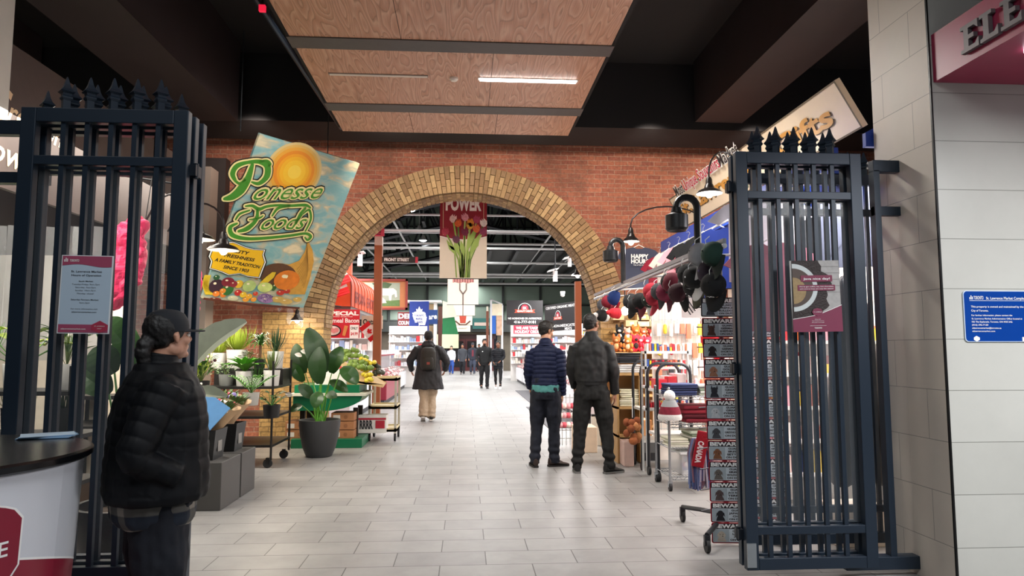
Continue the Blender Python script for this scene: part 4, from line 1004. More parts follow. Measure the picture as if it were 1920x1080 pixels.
def tulips(bd, W, H):
    bd.text('FLOWER', W/2, 1.58, .17, M_w, 2, bold=.05, width=W*.74); bd.text('POWER', W/2, 1.27, .24, M_w, 2, bold=.05, width=W*.76)
    rnd = random.Random(2); G = [C('#7c9a3e'), C('#92ad52'), C('#5f7d34'), C('#a8bd6c')]
    heads = [(.10, .86, '#b3374f'), (.24, 1.10, '#e9b9b6'), (.33, 1.02, '#d9622a'), (.46, 1.13, '#d58fa0'), (.56, 1.03, '#e08b2e'), (.67, 1.09, '#a73a5e'), (.80, 1.03, '#f0dcd6'), (.79, .87, '#93395e'), (.67, .92, '#e06a3a'), (.46, .86, '#7b2546'), (.30, .72, '#5b2340'), (.55, .98, '#d9a13a')]
    for i, (x, z, c) in enumerate(heads):
        bx = W*.5+(x-W*.5)*.22+rnd.uniform(-.03, .03)
        bd.line([(bx, .02), (bx+(x-bx)*.15, .35), (bx+(x-bx)*.55, .62), (x, z)], .03, G[i % 4], 2+(i % 2))
    for k in range(7):
        x = W*.5+rnd.uniform(-.13, .13); bd.line([(x, .02), (x+rnd.uniform(-.04, .04), .5)], .022, G[k % 4], 4)
    for x0, z0, x1, z1 in ((.30, .42, .12, .72), (.36, .40, .26, .75), (.55, .42, .74, .85), (.5, .5, .62, .9), (.30, .5, .16, .62), (.44, .4, .38, .72)):
        mx, mz = (x0+x1)/2, (z0+z1)/2; dx, dz = (z1-z0)*.14, -(x1-x0)*.14
        bd.poly([(x0, z0), (mx+dx, mz+dz), (x1, z1), (mx-dx, mz-dz)], G[rnd.randrange(4)], 5)
    for i, (x, z, c) in enumerate(heads):
        r = .075; c1 = C(c, var=.3, scale=20)
        def pet(a0, sc, m_, l):
            bd.poly([(x+sc*r*(px*math.cos(a0)-pz*math.sin(a0)), z+sc*r*(px*math.sin(a0)+pz*math.cos(a0))) for px, pz in ((0, -1), (.75, -.55), (.9, .2), (.5, 1.1), (.15, .6), (0, 1.25), (-.15, .6), (-.5, 1.1), (-.9, .2), (-.75, -.55))], m_, l)
        pet(rnd.uniform(-.5, .5), 1, c1, 6); bd.poly([(x+r*.5*math.cos(q), z-.01+r*.85*math.sin(q)) for q in [2*PI*k/12 for k in range(12)]], C(c, var=.5, scale=30), 7)
banner(12.6, 'big banner nearest the arch, reading POWER over a bunch of tulips', tulips, 4.6, 2.70)
def ribs(bd, W, H):
    m = C('#7d2b33', var=.3, scale=20); m2 = C('#b56a62')
    for k in range(16): x = .14+.037*k; bd.poly([(x, .62+.03*math.sin(k)), (x+.03, .62), (x+.03, .98), (x, 1.0)], m if k % 2 else m2, 3); 
    bd.rect(.10, .78, .76, .84, m, 4); bd.line([(W/2, 0), (W/2, .3), (W/2-.09, .42), (W/2-.09, .6)], .035, C('#6a5a55'), 5); bd.line([(W/2, .3), (W/2+.09, .42), (W/2+.09, .6)], .035, C('#6a5a55'), 5)
banner(19.4, 'second banner of the row, showing meat held on a fork', ribs, 4.6, 2.66, .86)
def fork(bd, W, H): bd.line([(W/2, 0), (W/2, .6)], .03, C('#7a6a62'), 3); bd.line([(W*.25, .68), (W*.35, .58), (W*.65, .58), (W*.75, .68)], .03, C('#7a6a62'), 3)
banner(25, 'third banner of the row, with a thin stem on cream', fork, 4.2, 2.62)
def pot(bd, W, H): bd.poly([(W*.3, .5), (W*.36, .1), (W*.64, .1), (W*.7, .5)], C('#b0402c'), 3); bd.line([(W*.1, .2), (W*.35, .02), (W*.65, .02), (W*.9, .2)], .06, C('#5a3a2c'), 3)
banner(32, 'fourth banner of the row, showing a red pot', pot, 4.2, 2.52)
def bowl(bd, W, H): bd.line([(W*.1, .6), (W*.3, .42), (W*.7, .42), (W*.9, .6)], .07, C('#4e3a2e'), 3); bd.text('MARKET', W/2, .15, .09, C('#8a8a80'), 3, width=W*.6)
banner(40, 'farthest banner of the row, showing a dark bowl on cream', bowl, 4.2, 2.42)

# ---- wooden posts
Mw = mat('post_wood', '#8a4a26', .55, var=.15, scale=4)
def post(px, Y, ztop, w, lab):
    p = at(px, 600, Y); t = thing('wooden_post', lab, 'post', (p.x, Y, 0)); b = MB(); b.box((-w/2, -w/2, 0), (w/2, w/2, ztop), Mw); b.build('shaft', t); return t, p
t, p = post(708, 13.2, 3.38, .145, 'reddish brown wooden post carrying the street name board')
b = MB(); b.box((-.073, -.073, 3.38), (.073, .073, 3.55), C('#b9a79c')); b.build('collar', t)
bd = Board((p.x-.11, 13.12, 3.55), (1, 0, 0), (0, 0, 1), .22, .22); bd.poly([(0, 0), (.22, 0), (.22, .14), (.17, .2), (.11, .225), (.05, .2), (0, .14)], C('#c8455f'), 0)
for k, h_ in enumerate((.05, .09, .12, .06)): bd.rect(.065+.025*k, .06, .08+.025*k, .06+h_, C('#5d1a2a'), 1)
bd.rect(.065, .03, .155, .045, C('#5d1a2a'), 1); tag(bd.mb.build('shield_sign'), 'rose red shield sign on top of the wooden post', 'sign')
q0 = at(716, 482, 13.2); q1 = at(784, 494, 13.2)
bd = Board((q0.x, 13.13, q1.z), (1, 0, 0), (0, 0, 1), q1.x-q0.x, q0.z-q1.z, C('#2e2a29'), .02); W, H = bd.W, bd.H
bd.text('FRONT STREET', W*.42, H*.28, H*.48, M_w, 1, bold=.03, width=W*.68); bd.rect(W*.93, 0, W, H, C('#c8334c'), 1)
tag(bd.mb.build('street_name_board'), 'dark board reading FRONT STREET fixed to the wooden post', 'sign')
t, p2 = post(1084, 13.5, 2.75, .12, 'light orange wooden post under the right end of the arch')

# ---- orange awning stall
Mo = mat('awning_orange', '#d9501f', .6, var=.08, scale=5); Mo2 = C('#7a1d12')
A0 = at(658, 574, 12.8); XA = A0.x; zb = A0.z; p_ = at(601, 540, 12.8)
t = thing('awning', 'rounded orange awning with dark capital letters over the peameal bacon stall', 'awning', (XA, 12.8, zb))
prof = [(0, 0), (0, .36)]+[(-.46*(1-math.cos(a)), .36+.40*math.sin(a)) for a in [PI/2*k/8 for k in range(1, 9)]]+[(-1.15, .76), (-1.15, 0)]
b = MB(); n = len(prof)
for y0, y1 in [(0.0, 4.2)]:
    vs = [(x, y, z) for y in (y0, y1) for x, z in prof]
    b.add(vs, [tuple(range(n)), tuple(reversed(range(n, 2*n)))]+[(k, n+k, n+(k+1) % n, (k+1) % n) for k in range(n)], Mo)
for k in range(1, 10):   # welts of the barrel
    y = 4.2*k/10; b.tube([(x+.004 if i > 1 else x+.004, y, z+.004) for i, (x, z) in enumerate(prof[:-2])], .008, Mo, 5)
b.tube([(x, -.006, z) for x, z in prof], .012, Mo2, 5); b.build('canopy', t)
bd = Board((.012, .4, .09), (0, 1, 0), (0, 0, 1), 3.6, .3, mb=MB()); bd.text('BROWN', 0, 0, .22, Mo2, 0, 'L', .01, width=1.35); bd.mb.build('lettering', t); bd = Board((.012, 2.0, .09), (0, 1, 0), (0, 0, 1), 3.6, .3, mb=MB()); bd.text('BROTHERS', 0, 0, .22, Mo2, 0, 'L', .01, width=2.0); bd.mb.build('lettering', t)
b = MB(); b.box((-1.15, .1, -.06), (-.02, 4.2, 0), C('#8d8a88')); b.build('soffit', t)
p = at(649, 486, 17.1); b = MB(); b.box((p.x-.55, 17.1, 2.2), (p.x+.11, 17.4, 4.05), mat('fascia_orange', '#c8603a', .6)); b.box((p.x+.04, 17.05, 2.2), (p.x+.13, 17.1, 4.05), mat('edge_orange', '#b54a22', .6)); tag(b.build('stall_hoarding'), 'pale orange hoarding rising behind the orange awning', 'hoarding')
# flags by the awning
def flag(name, lab, w, h, draw, base, rz=0, rx=0, ry=0, group=None, wave=.02, parts=True):
    t = thing(name, lab, 'flag', base, rz, group); t.rotation_euler = (rx, ry, rz)
    bd = Board((0, 0, 0), (1, 0, 0), (0, 0, 1), w, h, None, .004); bd.e = .002; draw(bd, w, h)
    me = bd.mb
    me.v = [(x, y+wave*math.sin(x/w*7+z/h*2), z) for x, y, z in me.v]; me.build('cloth', t); return t
LEAFPTS = [(0, -1), (.06, -.45), (.52, -.52), (.46, -.34), (.95, .08), (.80, .16), (.90, .46), (.60, .40), (.52, .52), (.24, .24), (.34, .78), (.17, .70), (0, 1), (-.17, .70), (-.34, .78), (-.24, .24), (-.52, .52), (-.60, .40), (-.90, .46), (-.80, .16), (-.95, .08), (-.46, -.34), (-.52, -.52), (-.06, -.45)]
Mcr = C('#d4141f', rough=.7)
def leaf_(bd, cx, cy, r, mt, l=1): bd.poly([(cx+x*r*.85, cy+y*r) for x, y in LEAFPTS], mt, l)
def canada(bd, w, h):
    for k in range(12):
        x0, x1 = w*k/12, w*(k+1)/12; bd.rect(x0, 0, x1+.001, h, Mcr if (k < 3 or k > 8) else M_w, 0)
    leaf_(bd, w/2, h/2, h*.32, Mcr, 2)
def italy(bd, w, h):
    for k in range(9): bd.rect(w*k/9, 0, w*(k+1)/9+.001, h, (C('#2d8a4a'), M_w, C('#c8242e'))[k//3], 0)
p = at(612, 503, 12.6); t = flag('canada_flag', 'red and white national flag hanging slanted before the orange awning', .5, .32, canada, (p.x-.05, 12.55, p.z-.1), 0, 0, R(68), wave=.03)
p = at(622, 500, 12.5); flag('tricolour_flag', 'green white and red flag hanging beside the maple leaf flag at the awning', .42, .24, italy, (p.x-.05, 12.45, p.z), 0, 0, R(62), wave=.03)
# stall sign SPECIAL
q0 = at(611, 581, 12.9); q1 = at(676, 634, 12.9)
bd = Board((q0.x, 12.75, q1.z), (1, 0, 0), (0, 0, 1), q1.x-q0.x, q0.z-q1.z, C('#c4172b', var=.05), .015); W, H = bd.W, bd.H
bd.text('SPECIAL', W*.52, H*.80, H*.13, M_w, 1, bold=.05, width=W*.9); bd.text('Canadian Grade Fresh', W*.5, H*.73, H*.045, M_w, 1, width=W*.6); bd.text('Peameal Bacon', W*.5, H*.54, H*.15, M_w, 1, bold=.02, width=W*.97)
bd.disc(W*.25, H*.26, W*.24, C('#2a1416'), 1, H*.2); bd.disc(W*.25, H*.26, W*.2, C('#e9dcd6'), 2, H*.16)
for k in range(4): bd.disc(W*(.15+.07*k), H*(.25+.03*(k % 2)), W*.07, C('#d98a8a'), 3+k, H*.08)
bd.poly([(W*.52, H*.1), (W*.6, H*.06), (W*.68, H*.42), (W*.58, H*.44)], C('#d08a4a'), 2)
bd.rect(W*.73, 0, W*.98, H*.46, M_w, 2); bd.text('ONLY', W*.855, H*.3, H*.09, M_ink, 3, bold=.03, width=W*.2); bd.text('$4.99', W*.855, H*.1, H*.1, C('#c4172b'), 3, bold=.03, width=W*.2)
tag(bd.mb.build('special_offer_sign'), 'red sign reading SPECIAL Peameal Bacon ONLY under the orange awning', 'sign')
q0 = at(678, 590, 14); b = Board((q0.x, 14, q0.z-.28), (1, 0, 0), (0, 0, 1), .42, .26, C('#e9dfc8'), .015); b.text('Ontario', .21, .09, .1, C('#2c3b36'), 1, bold=.03, width=.36); tag(b.mb.build('stall_name_board'), 'cream board with dark lettering between the red special sign and the wooden post', 'sign')
p = at(686, 606, 13.4); flag('canada_flag', 'small red and white national flag leaning at the brown post', .34, .22, canada, (p.x-.12, 13.35, p.z-.1), 0, 0, R(50), wave=.01)
# cow picture
q0 = at(690, 523, 22); q1 = at(764, 581, 22)
x0 = q0.x-.8
t = thing('cattle_picture', 'framed painted board with two white cattle on grass, behind the wooden post', 'picture', (x0, 22, q1.z))
W, H = q1.x-x0, q0.z-q1.z
bd = Board((0, 0, 0), (1, 0, 0), (0, 0, 1), W, H, C('#a86a3e', var=.1, scale=6), .03); bd.e = .003
bd.rect(W*.30, H*.12, W*.88, H*.88, C('#8d9583', var=.2, scale=4), 0); bd.poly([(W*.30, H*.12), (W*.88, H*.12), (W*.88, H*.32), (W*.6, H*.28), (W*.30, H*.34)], C('#4e6a34', var=.3, scale=12), 1)
bd.poly([(W*.45, H*.86), (W*.52, H*.72), (W*.7, H*.7), (W*.76, H*.84), (W*.66, H*.9)], C('#3c5230', var=.4, scale=20), 1)
cow = [(.52, .30), (.53, .50), (.50, .60), (.46, .62), (.46, .70), (.50, .76), (.55, .74), (.58, .68), (.78, .70), (.83, .62), (.84, .42), (.81, .40), (.80, .52), (.76, .48), (.75, .30), (.72, .30), (.71, .46), (.60, .46), (.57, .44), (.56, .30)]
bd.poly([(W*x, H*z) for x, z in cow], C('#d6cfc4', var=.15, scale=16), 2)
bd.poly([(W*x, H*z) for x, z in ((.38, .24), (.36, .34), (.40, .42), (.40, .5), (.45, .52), (.48, .44), (.60, .42), (.66, .32), (.68, .22), (.5, .2))], C('#c4bcb2', var=.2, scale=16), 3); bd.mb.build('painting', t)
b = MB()
for lo, hi in (((0, 0), (W, H*.07)), ((0, H*.93), (W, H)), ((0, 0), (H*.07, H)), ((W-H*.07, 0), (W, H))): b.box((lo[0], -.05, lo[1]), (hi[0], .04, hi[1]), C('#7d2a20'))
b.build('frame', t)
# deli counter board, ice hockey flag, blue board
q0 = at(746, 585, 29.5); q1 = at(775, 612, 29.5)
bd = Board((q0.x, 29.5, q1.z), (1, 0, 0), (0, 0, 1), 1.05, q0.z-q1.z, C('#6a1a1c'), .02); H = bd.H; bd.e = .003
bd.text('DELI', .03, H*.56, H*.32, M_w, 1, 'L', .03, width=.62); bd.text('COUNTER', .03, H*.13, H*.24, M_w, 1, 'L', .03, width=.72); tag(bd.mb.build('deli_counter_board'), 'dark red board reading DELI COUNTER beside the blue hockey flag', 'sign')
q0 = at(768, 562, 29); q1 = at(804, 628, 29); W, H = q1.x-q0.x, q0.z-q1.z; Mblue = C('#16307e', rough=.7)
def leafs(bd, w, h):
    bd.rect(0, 0, w, h, Mblue, 0)
    for y in (.0, .05, .90, .955): bd.rect(0, h*y, w, h*(y+.03), M_w, 1)
    bd.rect(0, h*.985, w, h, M_ink, 1)
    leaf_(bd, w/2, h*.5, h*.31, M_w, 2); bd.poly([(w*.1, h*.5), (w*.2, h*.28), (w*.8, h*.28), (w*.9, h*.5), (w*.7, h*.66), (w*.3, h*.66)], M_w, 2)
    bd.text('TORONTO', w/2, h*.52, h*.055, Mblue, 5, bold=.03, width=w*.52); bd.text('MAPLE', w/2, h*.43, h*.055, Mblue, 5, bold=.03, width=w*.34); bd.text('LEAFS', w/2, h*.34, h*.055, Mblue, 5, bold=.03, width=w*.36)
flag('hockey_flag', 'blue flag with a white maple leaf emblem behind the backpack walker', W, H, leafs, (q0.x, 29, q1.z), wave=.02)
q0 = at(800, 581, 30); q1 = at(820, 608, 30)
bd = Board((q0.x-.25, 29.9, q1.z), (1, .0, 0), (0, 0, 1), .72, .62, C('#1d3d78'), .02); bd.text('Fare', .7, .24, .22, M_w, 1, 'R', .03, width=.5, rise=.1); tag(bd.mb.build('stall_name_board'), 'blue board with cream lettering just right of the blue hockey flag', 'sign')
t = thing('stall_gazebo', 'white and brown stall frame with tan panels right of the hockey flag', 'stall', (at(813, 600, 31).x, 31, 0))
t.scale = (1.7, 1.7, 1.3)
b = MB(); b.box((0, 0, 0), (.09, .09, 2.75), C('#e4e0da')); b.box((.12, -.06, 0), (.22, .06, 2.55), C('#4a2519')); b.build('post', t)
b = MB(); b.box((-.5, .15, 2.35), (.0, .18, 2.65), C('#b59a70')); b.box((-.5, .15, 1.55), (0, .18, 1.9), C('#9a8262')); b.build('panel', t); b = MB(); b.box((-.9, -.1, 2.7), (.2, .4, 2.76), C('#eceae6')); b.build('top', t)
b = MB(); p = at(830, 590, 22); b.prism([(0, 0), (.5, 0), (.28, 0.9), (0, .95)], 0, .1, C('#1f7a48'), Matrix.Translation((p.x, 22, p.z-.62)) @ Matrix.Rotation(PI/2, 4, 'X')); b.prism([(0, .5), (.45, .55), (.33, .95), (0, 1.05)], 0, .12, C('#d8e0cc'), Matrix.Translation((p.x, 22, p.z-.62)) @ Matrix.Rotation(PI/2, 4, 'X')); tag(b.build('stall_canopy'), 'green and white end of a stall canopy far down the left of the aisle', 'canopy')
# stand of little flags
cols_ = ['#c81f2d', '#e8b42a', '#2743a0', '#f0eeea', '#1f7a48', '#d9382a']
q = at(756, 612, 26.8); i = 0
for row in range(2):
    for k in range(7):
        t = thing('paper_flag', f'small paper flag in the string below the deli board', 'flag', (q.x-.3+.13*k, 26.8+.02*k, q.z-.26-.3*row), R(8), 'string of little flags below the deli board')
        b = MB(); c = C(cols_[(k+row*3) % 6]); b.box((0, 0, 0), (.11, .006, .26), c); b.cyl((0, 0, -.02), (0, 0, .265), .004, M_pipe, 5); b.build('cloth', t); t['label'] = 'small paper flag in the string below the deli board'

# ---- meat boards on the right
def meat_logo(bd, cx, cy, r):
    n = 22; bd.poly([(cx+r*1.15*math.cos(PI*k/n), cy+r*1.15*math.sin(PI*k/n)) for k in range(n+1)], M_w, 0); bd.disc(cx, cy, r*1.05, C('#17151a'), 1); bd.disc(cx, cy+r*.25, r*.62, C('#c2253c'), 2)
    bd.text('SK', cx, cy+r*.05, r*.45, M_w, 3, bold=.02, width=r*.75); bd.poly([(cx-r*1.8, cy-r*.55), (cx+r*1.8, cy-r*.55), (cx+r*1.5, cy-r*.2), (cx+r*1.8, cy+r*.0), (cx-r*1.8, cy+r*.0), (cx-r*1.5, cy-r*.2)], C('#c2452c'), 3)
    bd.text('QUALITY MEATS', cx, cy-r*.4, r*.28, M_w, 4, bold=.02, width=r*2.6)
q0 = at(950, 563, 30); q1 = at(1018, 609, 30); Mbk = C('#141216', rough=.4)
bd = Board((q0.x, 30, q1.z), (1, 0, 0), (0, 0, 1), q1.x-q0.x, q0.z-q1.z, Mbk, .03); bd.e = .003; W, H = bd.W, bd.H
meat_logo(bd, W*.5, H*.62, H*.24); bd.text('NO HORMONES OR ANTIBIOTICS', W*.5, H*.22, H*.075, M_w, 1, bold=.02, width=W*.92); bd.text('416-777-0181', W*.5, H*.06, H*.11, M_w, 1, bold=.02, width=W*.6)
tag(bd.mb.build('meat_stall_board'), 'black meat stall board with round red emblem and phone number', 'sign')
q0 = at(963, 610, 29.8); q1 = at(1020, 626, 29.8)
bd = Board((q0.x, 29.8, q1.z), (1, 0, 0), (0, 0, 1), q1.x-q0.x, q0.z-q1.z, C('#b81c3c'), .012); bd.e = .003; W, H = bd.W, bd.H
bd.text('WE ARE TAKING', W*.5, H*.55, H*.3, M_w, 1, bold=.04, width=W*.85); bd.text('HOLIDAY ORDERS', W*.5, H*.1, H*.32, M_w, 1, bold=.04, width=W*.92); tag(bd.mb.build('holiday_orders_sign'), 'red sign reading WE ARE TAKING HOLIDAY ORDERS under the black meat board', 'sign')
q0 = at(1021, 573, 27); q1 = at(1083, 564, 24.5); q3 = at(1022, 622, 27)
bd = quadboard(q0, q1, q3, Mbk, .03); bd.e = .003; W, H = bd.W, bd.H
bd.text('CERTIFIED ORGANIC MEATS', W*.5, H*.83, H*.09, M_w, 1, bold=.02, width=W*.9); meat_logo(bd, W*.42, H*.52, H*.2); bd.text('AND NON-MEDICATED', W*.5, H*.14, H*.09, M_w, 1, bold=.02, width=W*.94); bd.text('MEATS', W*.72, H*.02, H*.09, M_w, 1, bold=.02, width=W*.2)
tag(bd.mb.build('meat_stall_board'), 'black board reading CERTIFIED ORGANIC MEATS behind the navy jacket man', 'sign')

# ---- display cases along both sides of the aisle
M_cw = C('#dfe0e4', rough=.3, var=.03); M_gl = M_pane; M_meat = mat('meat_tray', '#b5575c', .5, var=.6, scale=9); M_meat2 = mat('bright_goods', '#d9c9c2', .5, var=.5, scale=12)
def display_case(x, y, L, side, lab, body=M_cw, goods=M_meat):
    """side +1: stands right of the aisle, glass towards the aisle"""
    t = thing('display_case', lab, 'display case', (x, y, 0), 0, None); s = side
    b = MB(); b.box((0, 0, .12), (s*1.0, L, .62), body, bev=.02); b.box((s*.06, 0, 0), (s*.9, L, .12), C('#3a3a3e')); b.box((s*.62, 0, .62), (s*1.0, L, 1.28), body); b.build('base', t)
    b = MB(); b.add([(0, .03, .62), (0, L-.03, .62), (s*.22, L-.03, 1.24), (s*.22, .03, 1.24), (s*.01, .03, .62), (s*.01, L-.03, .62), (s*.23, L-.03, 1.24), (s*.23, .03, 1.24)], [(0, 1, 2, 3), (7, 6, 5, 4), (0, 3, 7, 4), (1, 5, 6, 2), (3, 2, 6, 7), (0, 4, 5, 1)], M_gl); b.build('glass_front', t)
    b = MB(); b.box((s*.2, 0, 1.24), (s*.75, L, 1.28), body); b.build('top', t)
    g = MB(); r_ = random.Random(int(x*7+y*13))
    for k in range(int(L/.16)):
        for j in range(3):
            g.ball((s*(.12+.16*j), .1+.16*k, .67+.05*j), (.07, .07, .05), r_.choice((goods, M_meat, M_meat2, C('#e6d9d2'), C('#8e2f38'))), 8, 6)
    o = g.build('goods', t); o['kind'] = 'stuff'
    b = MB(); b.box((s*.1, 0, .62), (s*.6, L, .66), C('#f2f2f4')); b.build('tray', t)
    b = MB()
    for k in range(int(L/.4)): b.box((s*.24, .15+.4*k, 1.28), (s*.255, .32+.4*k, 1.40), C('#f4f4f6'))
    o = b.build('price_tag', t); o['kind'] = 'stuff'
    return t
ws = ('nearest', 'second', 'third', 'fourth', 'fifth', 'last')
for k in range(6): display_case(2.25, 13.4+3.6*k, 3.2, 1, f'white glass-fronted meat case right of the aisle, {ws[k]} from the arch')
for k in range(5):
    if k != 1: display_case(-2.2-.0*k, 13.6+4.4*k, 3.9, -1, f'white glass-fronted case left of the aisle, {ws[k]} from the arch', goods=M_meat2)
    else: display_case(-2.0, 18.0, 3.9, -1, 'glass-fronted case with burgundy base left of the aisle, second from the arch', body=C('#8e2236', rough=.4))
# things hanging and standing over the cases: shelves of packets
def wall_shelf(x, y, L, side, lab, seed):
    t = thing('stall_shelving', lab, 'shelving', (x, y, 0)); s = side; r_ = random.Random(seed)
    b = MB(); b.box((s*.3, 0, 0), (s*.36, L, 2.3), C('#cfcac4', var=.1))
    for z in (.9, 1.25, 1.6, 1.95, 2.3): b.box((0, 0, z-.02), (s*.32, L, z), C('#dcd6cf'))
    b.build('rack', t); g = MB(); pal = [C(c, rough=.5) for c in ('#c8323a', '#e9e2d4', '#e0b040', '#3f7a4a', '#d8d8dc', '#b5573a', '#f0ece6', '#5577aa', '#e8c8c0')]
    for z in (.9, 1.25, 1.6, 1.95):
        yy = .02
        while yy < L-.12:
            w_ = r_.uniform(.06, .14); h_ = r_.uniform(.12, .28); g.box((s*.05, yy, z), (s*.25, yy+w_, z+h_), r_.choice(pal)); yy += w_+.012
    o = g.build('packets', t); o['kind'] = 'stuff'
for k in range(4):
    wall_shelf(5.0, 12.2+6*k, 5.4, 1, f'tall stall shelving with packets behind the meat cases, {ws[k]} from the arch', k)
    wall_shelf(-4.6, 12.3+6*k, 5.4, -1, f'tall stall shelving with packets behind the left-hand cases, {ws[k]} from the arch', k+9)
# facing shelves closing the stalls (seen frontally)
for i, (px0, px1, Y, z1, lab) in enumerate(((612, 700, 17.55, 2.0, 'bright shelf wall of packets under the peameal bacon sign'), (728, 800, 26.4, 2.3, 'bright shelf wall of packets behind the little flags'), (958, 1018, 31.05, 2.5, 'bright shelf wall of packets under the holiday orders sign'), (1021, 1095, 27.42, 2.45, 'bright shelf wall of packets under the organic meats board'))):
    a = at(px0, 640, Y).x; c = at(px1, 640, Y).x; t = thing('stall_shelving', lab, 'shelving', (a, Y, 0)); r_ = random.Random(i+40)
    b = MB(); b.box((0, .25, 0), (c-a, .3, z1), C('#e6e2de', var=.05))
    for z in (.8, 1.1, 1.4, 1.7, 2.0): b.box((0, 0, z-.015), (c-a, .27, z), C('#eceae8'))
    b.build('rack', t); g = MB(); pal = [C(c_, rough=.5) for c_ in ('#c8323a', '#e9e2d4', '#e8e8ee', '#b8cbe0', '#d8d8dc', '#f3f1ee', '#f0ece6', '#8899bb', '#e8c8c0')]
    for z in (.8, 1.1, 1.4, 1.7):
        x = .02
        while x < c-a-.12:
            w_ = r_.uniform(.05, .13); h_ = r_.uniform(.1, .25); g.box((x, .04, z), (x+w_, .2, z+h_), r_.choice(pal)); x += w_+.012
    o = g.build('packets', t); o['kind'] = 'stuff'
# stall frame on the right with blue panel
p = at(919, 600, 35); t = thing('stall_gazebo', 'white stall frame with cream valance and blue panel on the right of the aisle', 'stall', (p.x, 35, 0))
t.scale = (1.35, 1.35, 1.42)
b = MB(); b.box((0, 0, 0), (.07, .07, 2.75), M_cw); b.box((.45, .6, 0), (.52, .67, 2.6), M_cw); b.add([(0, 0, 2.75), (.5, .6, 2.6), (.5, .64, 2.66), (0, .04, 2.81)], [(0, 1, 2, 3)], M_cw); b.build('post', t)
b = MB(); b.box((.02, .1, 2.2), (.45, .12, 2.62), C('#e9ddc2')); b.build('valance', t); b = MB(); b.box((.06, .12, 1.55), (.22, .14, 2.25), C('#2560b8')); b.build('panel', t); b = MB(); b.box((.24, .12, 1.5), (.45, .14, 2.2), C('#c9a58c', var=.5, scale=8)); b.build('notice', t)
p = at(914, 600, 37); b = MB(); b.box((p.x-.07, 37, 0), (p.x+.07, 37.1, 3.45), C('#6b3a26')); b.cyl((p.x, 37.05, 3.45), (p.x, 37.05, 3.7), .05, C('#c9b8a8'), 10); tag(b.build('wooden_post'), 'slim brown post with pale cap left of the stall frame with the blue panel', 'post')
# floor mats of the meat stalls
for k, (y0, y1, lab) in enumerate(((12.6, 17.2, 'dark rubber floor mat by the meat cases, nearest the arch'), (17.6, 24, 'dark rubber floor mat by the meat cases, farther from the arch'))):
    b = MB(); b.box((1.5 if k == 0 else 1.72, y0, .0), (2.2, y1, .012), C('#4a484c', rough=.7)); tag(b.build('floor_mat'), lab, 'mat')
# distant stall signs on the end wall
for i, (px, py, w, h, c, tx_, lab) in enumerate(((845, 600, 1.3, .5, '#6d2430', 'FISH', 'dark red sign on the far wall, left of the banner row'), (903, 607, 1.2, .7, '#255a55', 'CAFE', 'teal sign on the far wall, right of the banner row'), (837, 640, 1.6, .9, '#d9d8b0', 'EXIT', 'pale cream panel by the far doors'), (905, 640, .8, .8, '#cfd3ce', 'INFO', 'pale grey panel right of the far doors'))):
    p = at(px, py, HYE-.3); bd = Board((p.x-w/2, HYE-.65, p.z-h/2), (1, 0, 0), (0, 0, 1), w, h, C(c), .05); bd.e = .01
    if i < 2: bd.rect(w*.1, h*.3, w*.9, h*.6, C('#b9a79c'), 0)
    tag(bd.mb.build('far_wall_sign'), lab, 'sign')
# ================================================================ flower and food stalls on the left
def _uv(s, px, py):
    d = ray(px, py); n = s.w; t = (s.o-CAM).dot(n)/d.dot(n); q = CAM+d*t-s.o; return q.dot(s.u), q.dot(s.v)
Board.uv = _uv
def _map(s, pts): return [s.uv(x, y) for x, y in pts]
Board.map = _map
def stroke(bd, pts, ws, mt, l):
    """pen stroke with round ends and changing width"""
    P = [];
    n = len(pts)
    for i in range(n-1):          # Catmull-Rom
        p0, p1, p2, p3 = [Vector(pts[max(0, min(n-1, j))]) for j in (i-1, i, i+1, i+2)]
        for k in range(6):
            t = k/6; P.append((.5*((2*p1)+(p2-p0)*t+(2*p0-5*p1+4*p2-p3)*t*t+(3*p1-p0-3*p2+p3)*t**3), ws[i]*(1-t)+ws[i+1]*t))
    P.append((Vector(pts[-1]), ws[-1])); L, Rr = [], []
    for i, (p, w_) in enumerate(P):
        a = P[max(0, i-1)][0]; b = P[min(len(P)-1, i+1)][0]; d = (b-a).normalized() if (b-a).length > 1e-9 else Vector((1, 0)); nn = Vector((-d.y, d.x))
        L.append(p+nn*w_/2); Rr.append(p-nn*w_/2)
    z = bd.z(l)
    vs = [(q.x, q.y, z) for q in L]+[(q.x, q.y, z) for q in Rr]; m = len(L)
    bd.mb.add(vs, [(k, m+k, m+k+1, k+1) for k in range(m-1)], mt, False, bd.Mx)
    for p, w_ in (P[0], P[-1]): bd.disc(p.x, p.y, w_/2, mt, l-.5, n=12)
c0, c1, c2, c3 = para((427, 238), (628, 298), (569, 577), (378, 559), 8.3)
def sky_mat():
    m, t, b = nodes('painted_clouds', .45); g = t.nodes.new('ShaderNodeNewGeometry'); mp = t.nodes.new('ShaderNodeMapping'); mp.inputs['Scale'].default_value = (1.6, 1.6, 4.2)
    t.links.new(g.outputs['Position'], mp.inputs[0]); nz = t.nodes.new('ShaderNodeTexNoise'); nz.inputs['Scale'].default_value = 2.2; nz.inputs['Detail'].default_value = 7; nz.inputs['Distortion'].default_value = .6
    t.links.new(mp.outputs[0], nz.inputs[0]); cr = t.nodes.new('ShaderNodeValToRGB'); e = cr.color_ramp.elements
    e[0].position = .40; e[0].color = rgb('#7fb0b4'); e[1].position = .68; e[1].color = rgb('#e3d3ae'); x = e.new(.5); x.color = rgb('#9dbab6'); x = e.new(.57); x.color = rgb('#b8b69c')
    t.links.new(nz.outputs['Fac'], cr.inputs[0]); t.links.new(cr.outputs[0], b.inputs['Base Color']); return m
bd = quadboard(c0, c1, c3, sky_mat(), .04); bd.e = .0016
k4 = 1/2.769
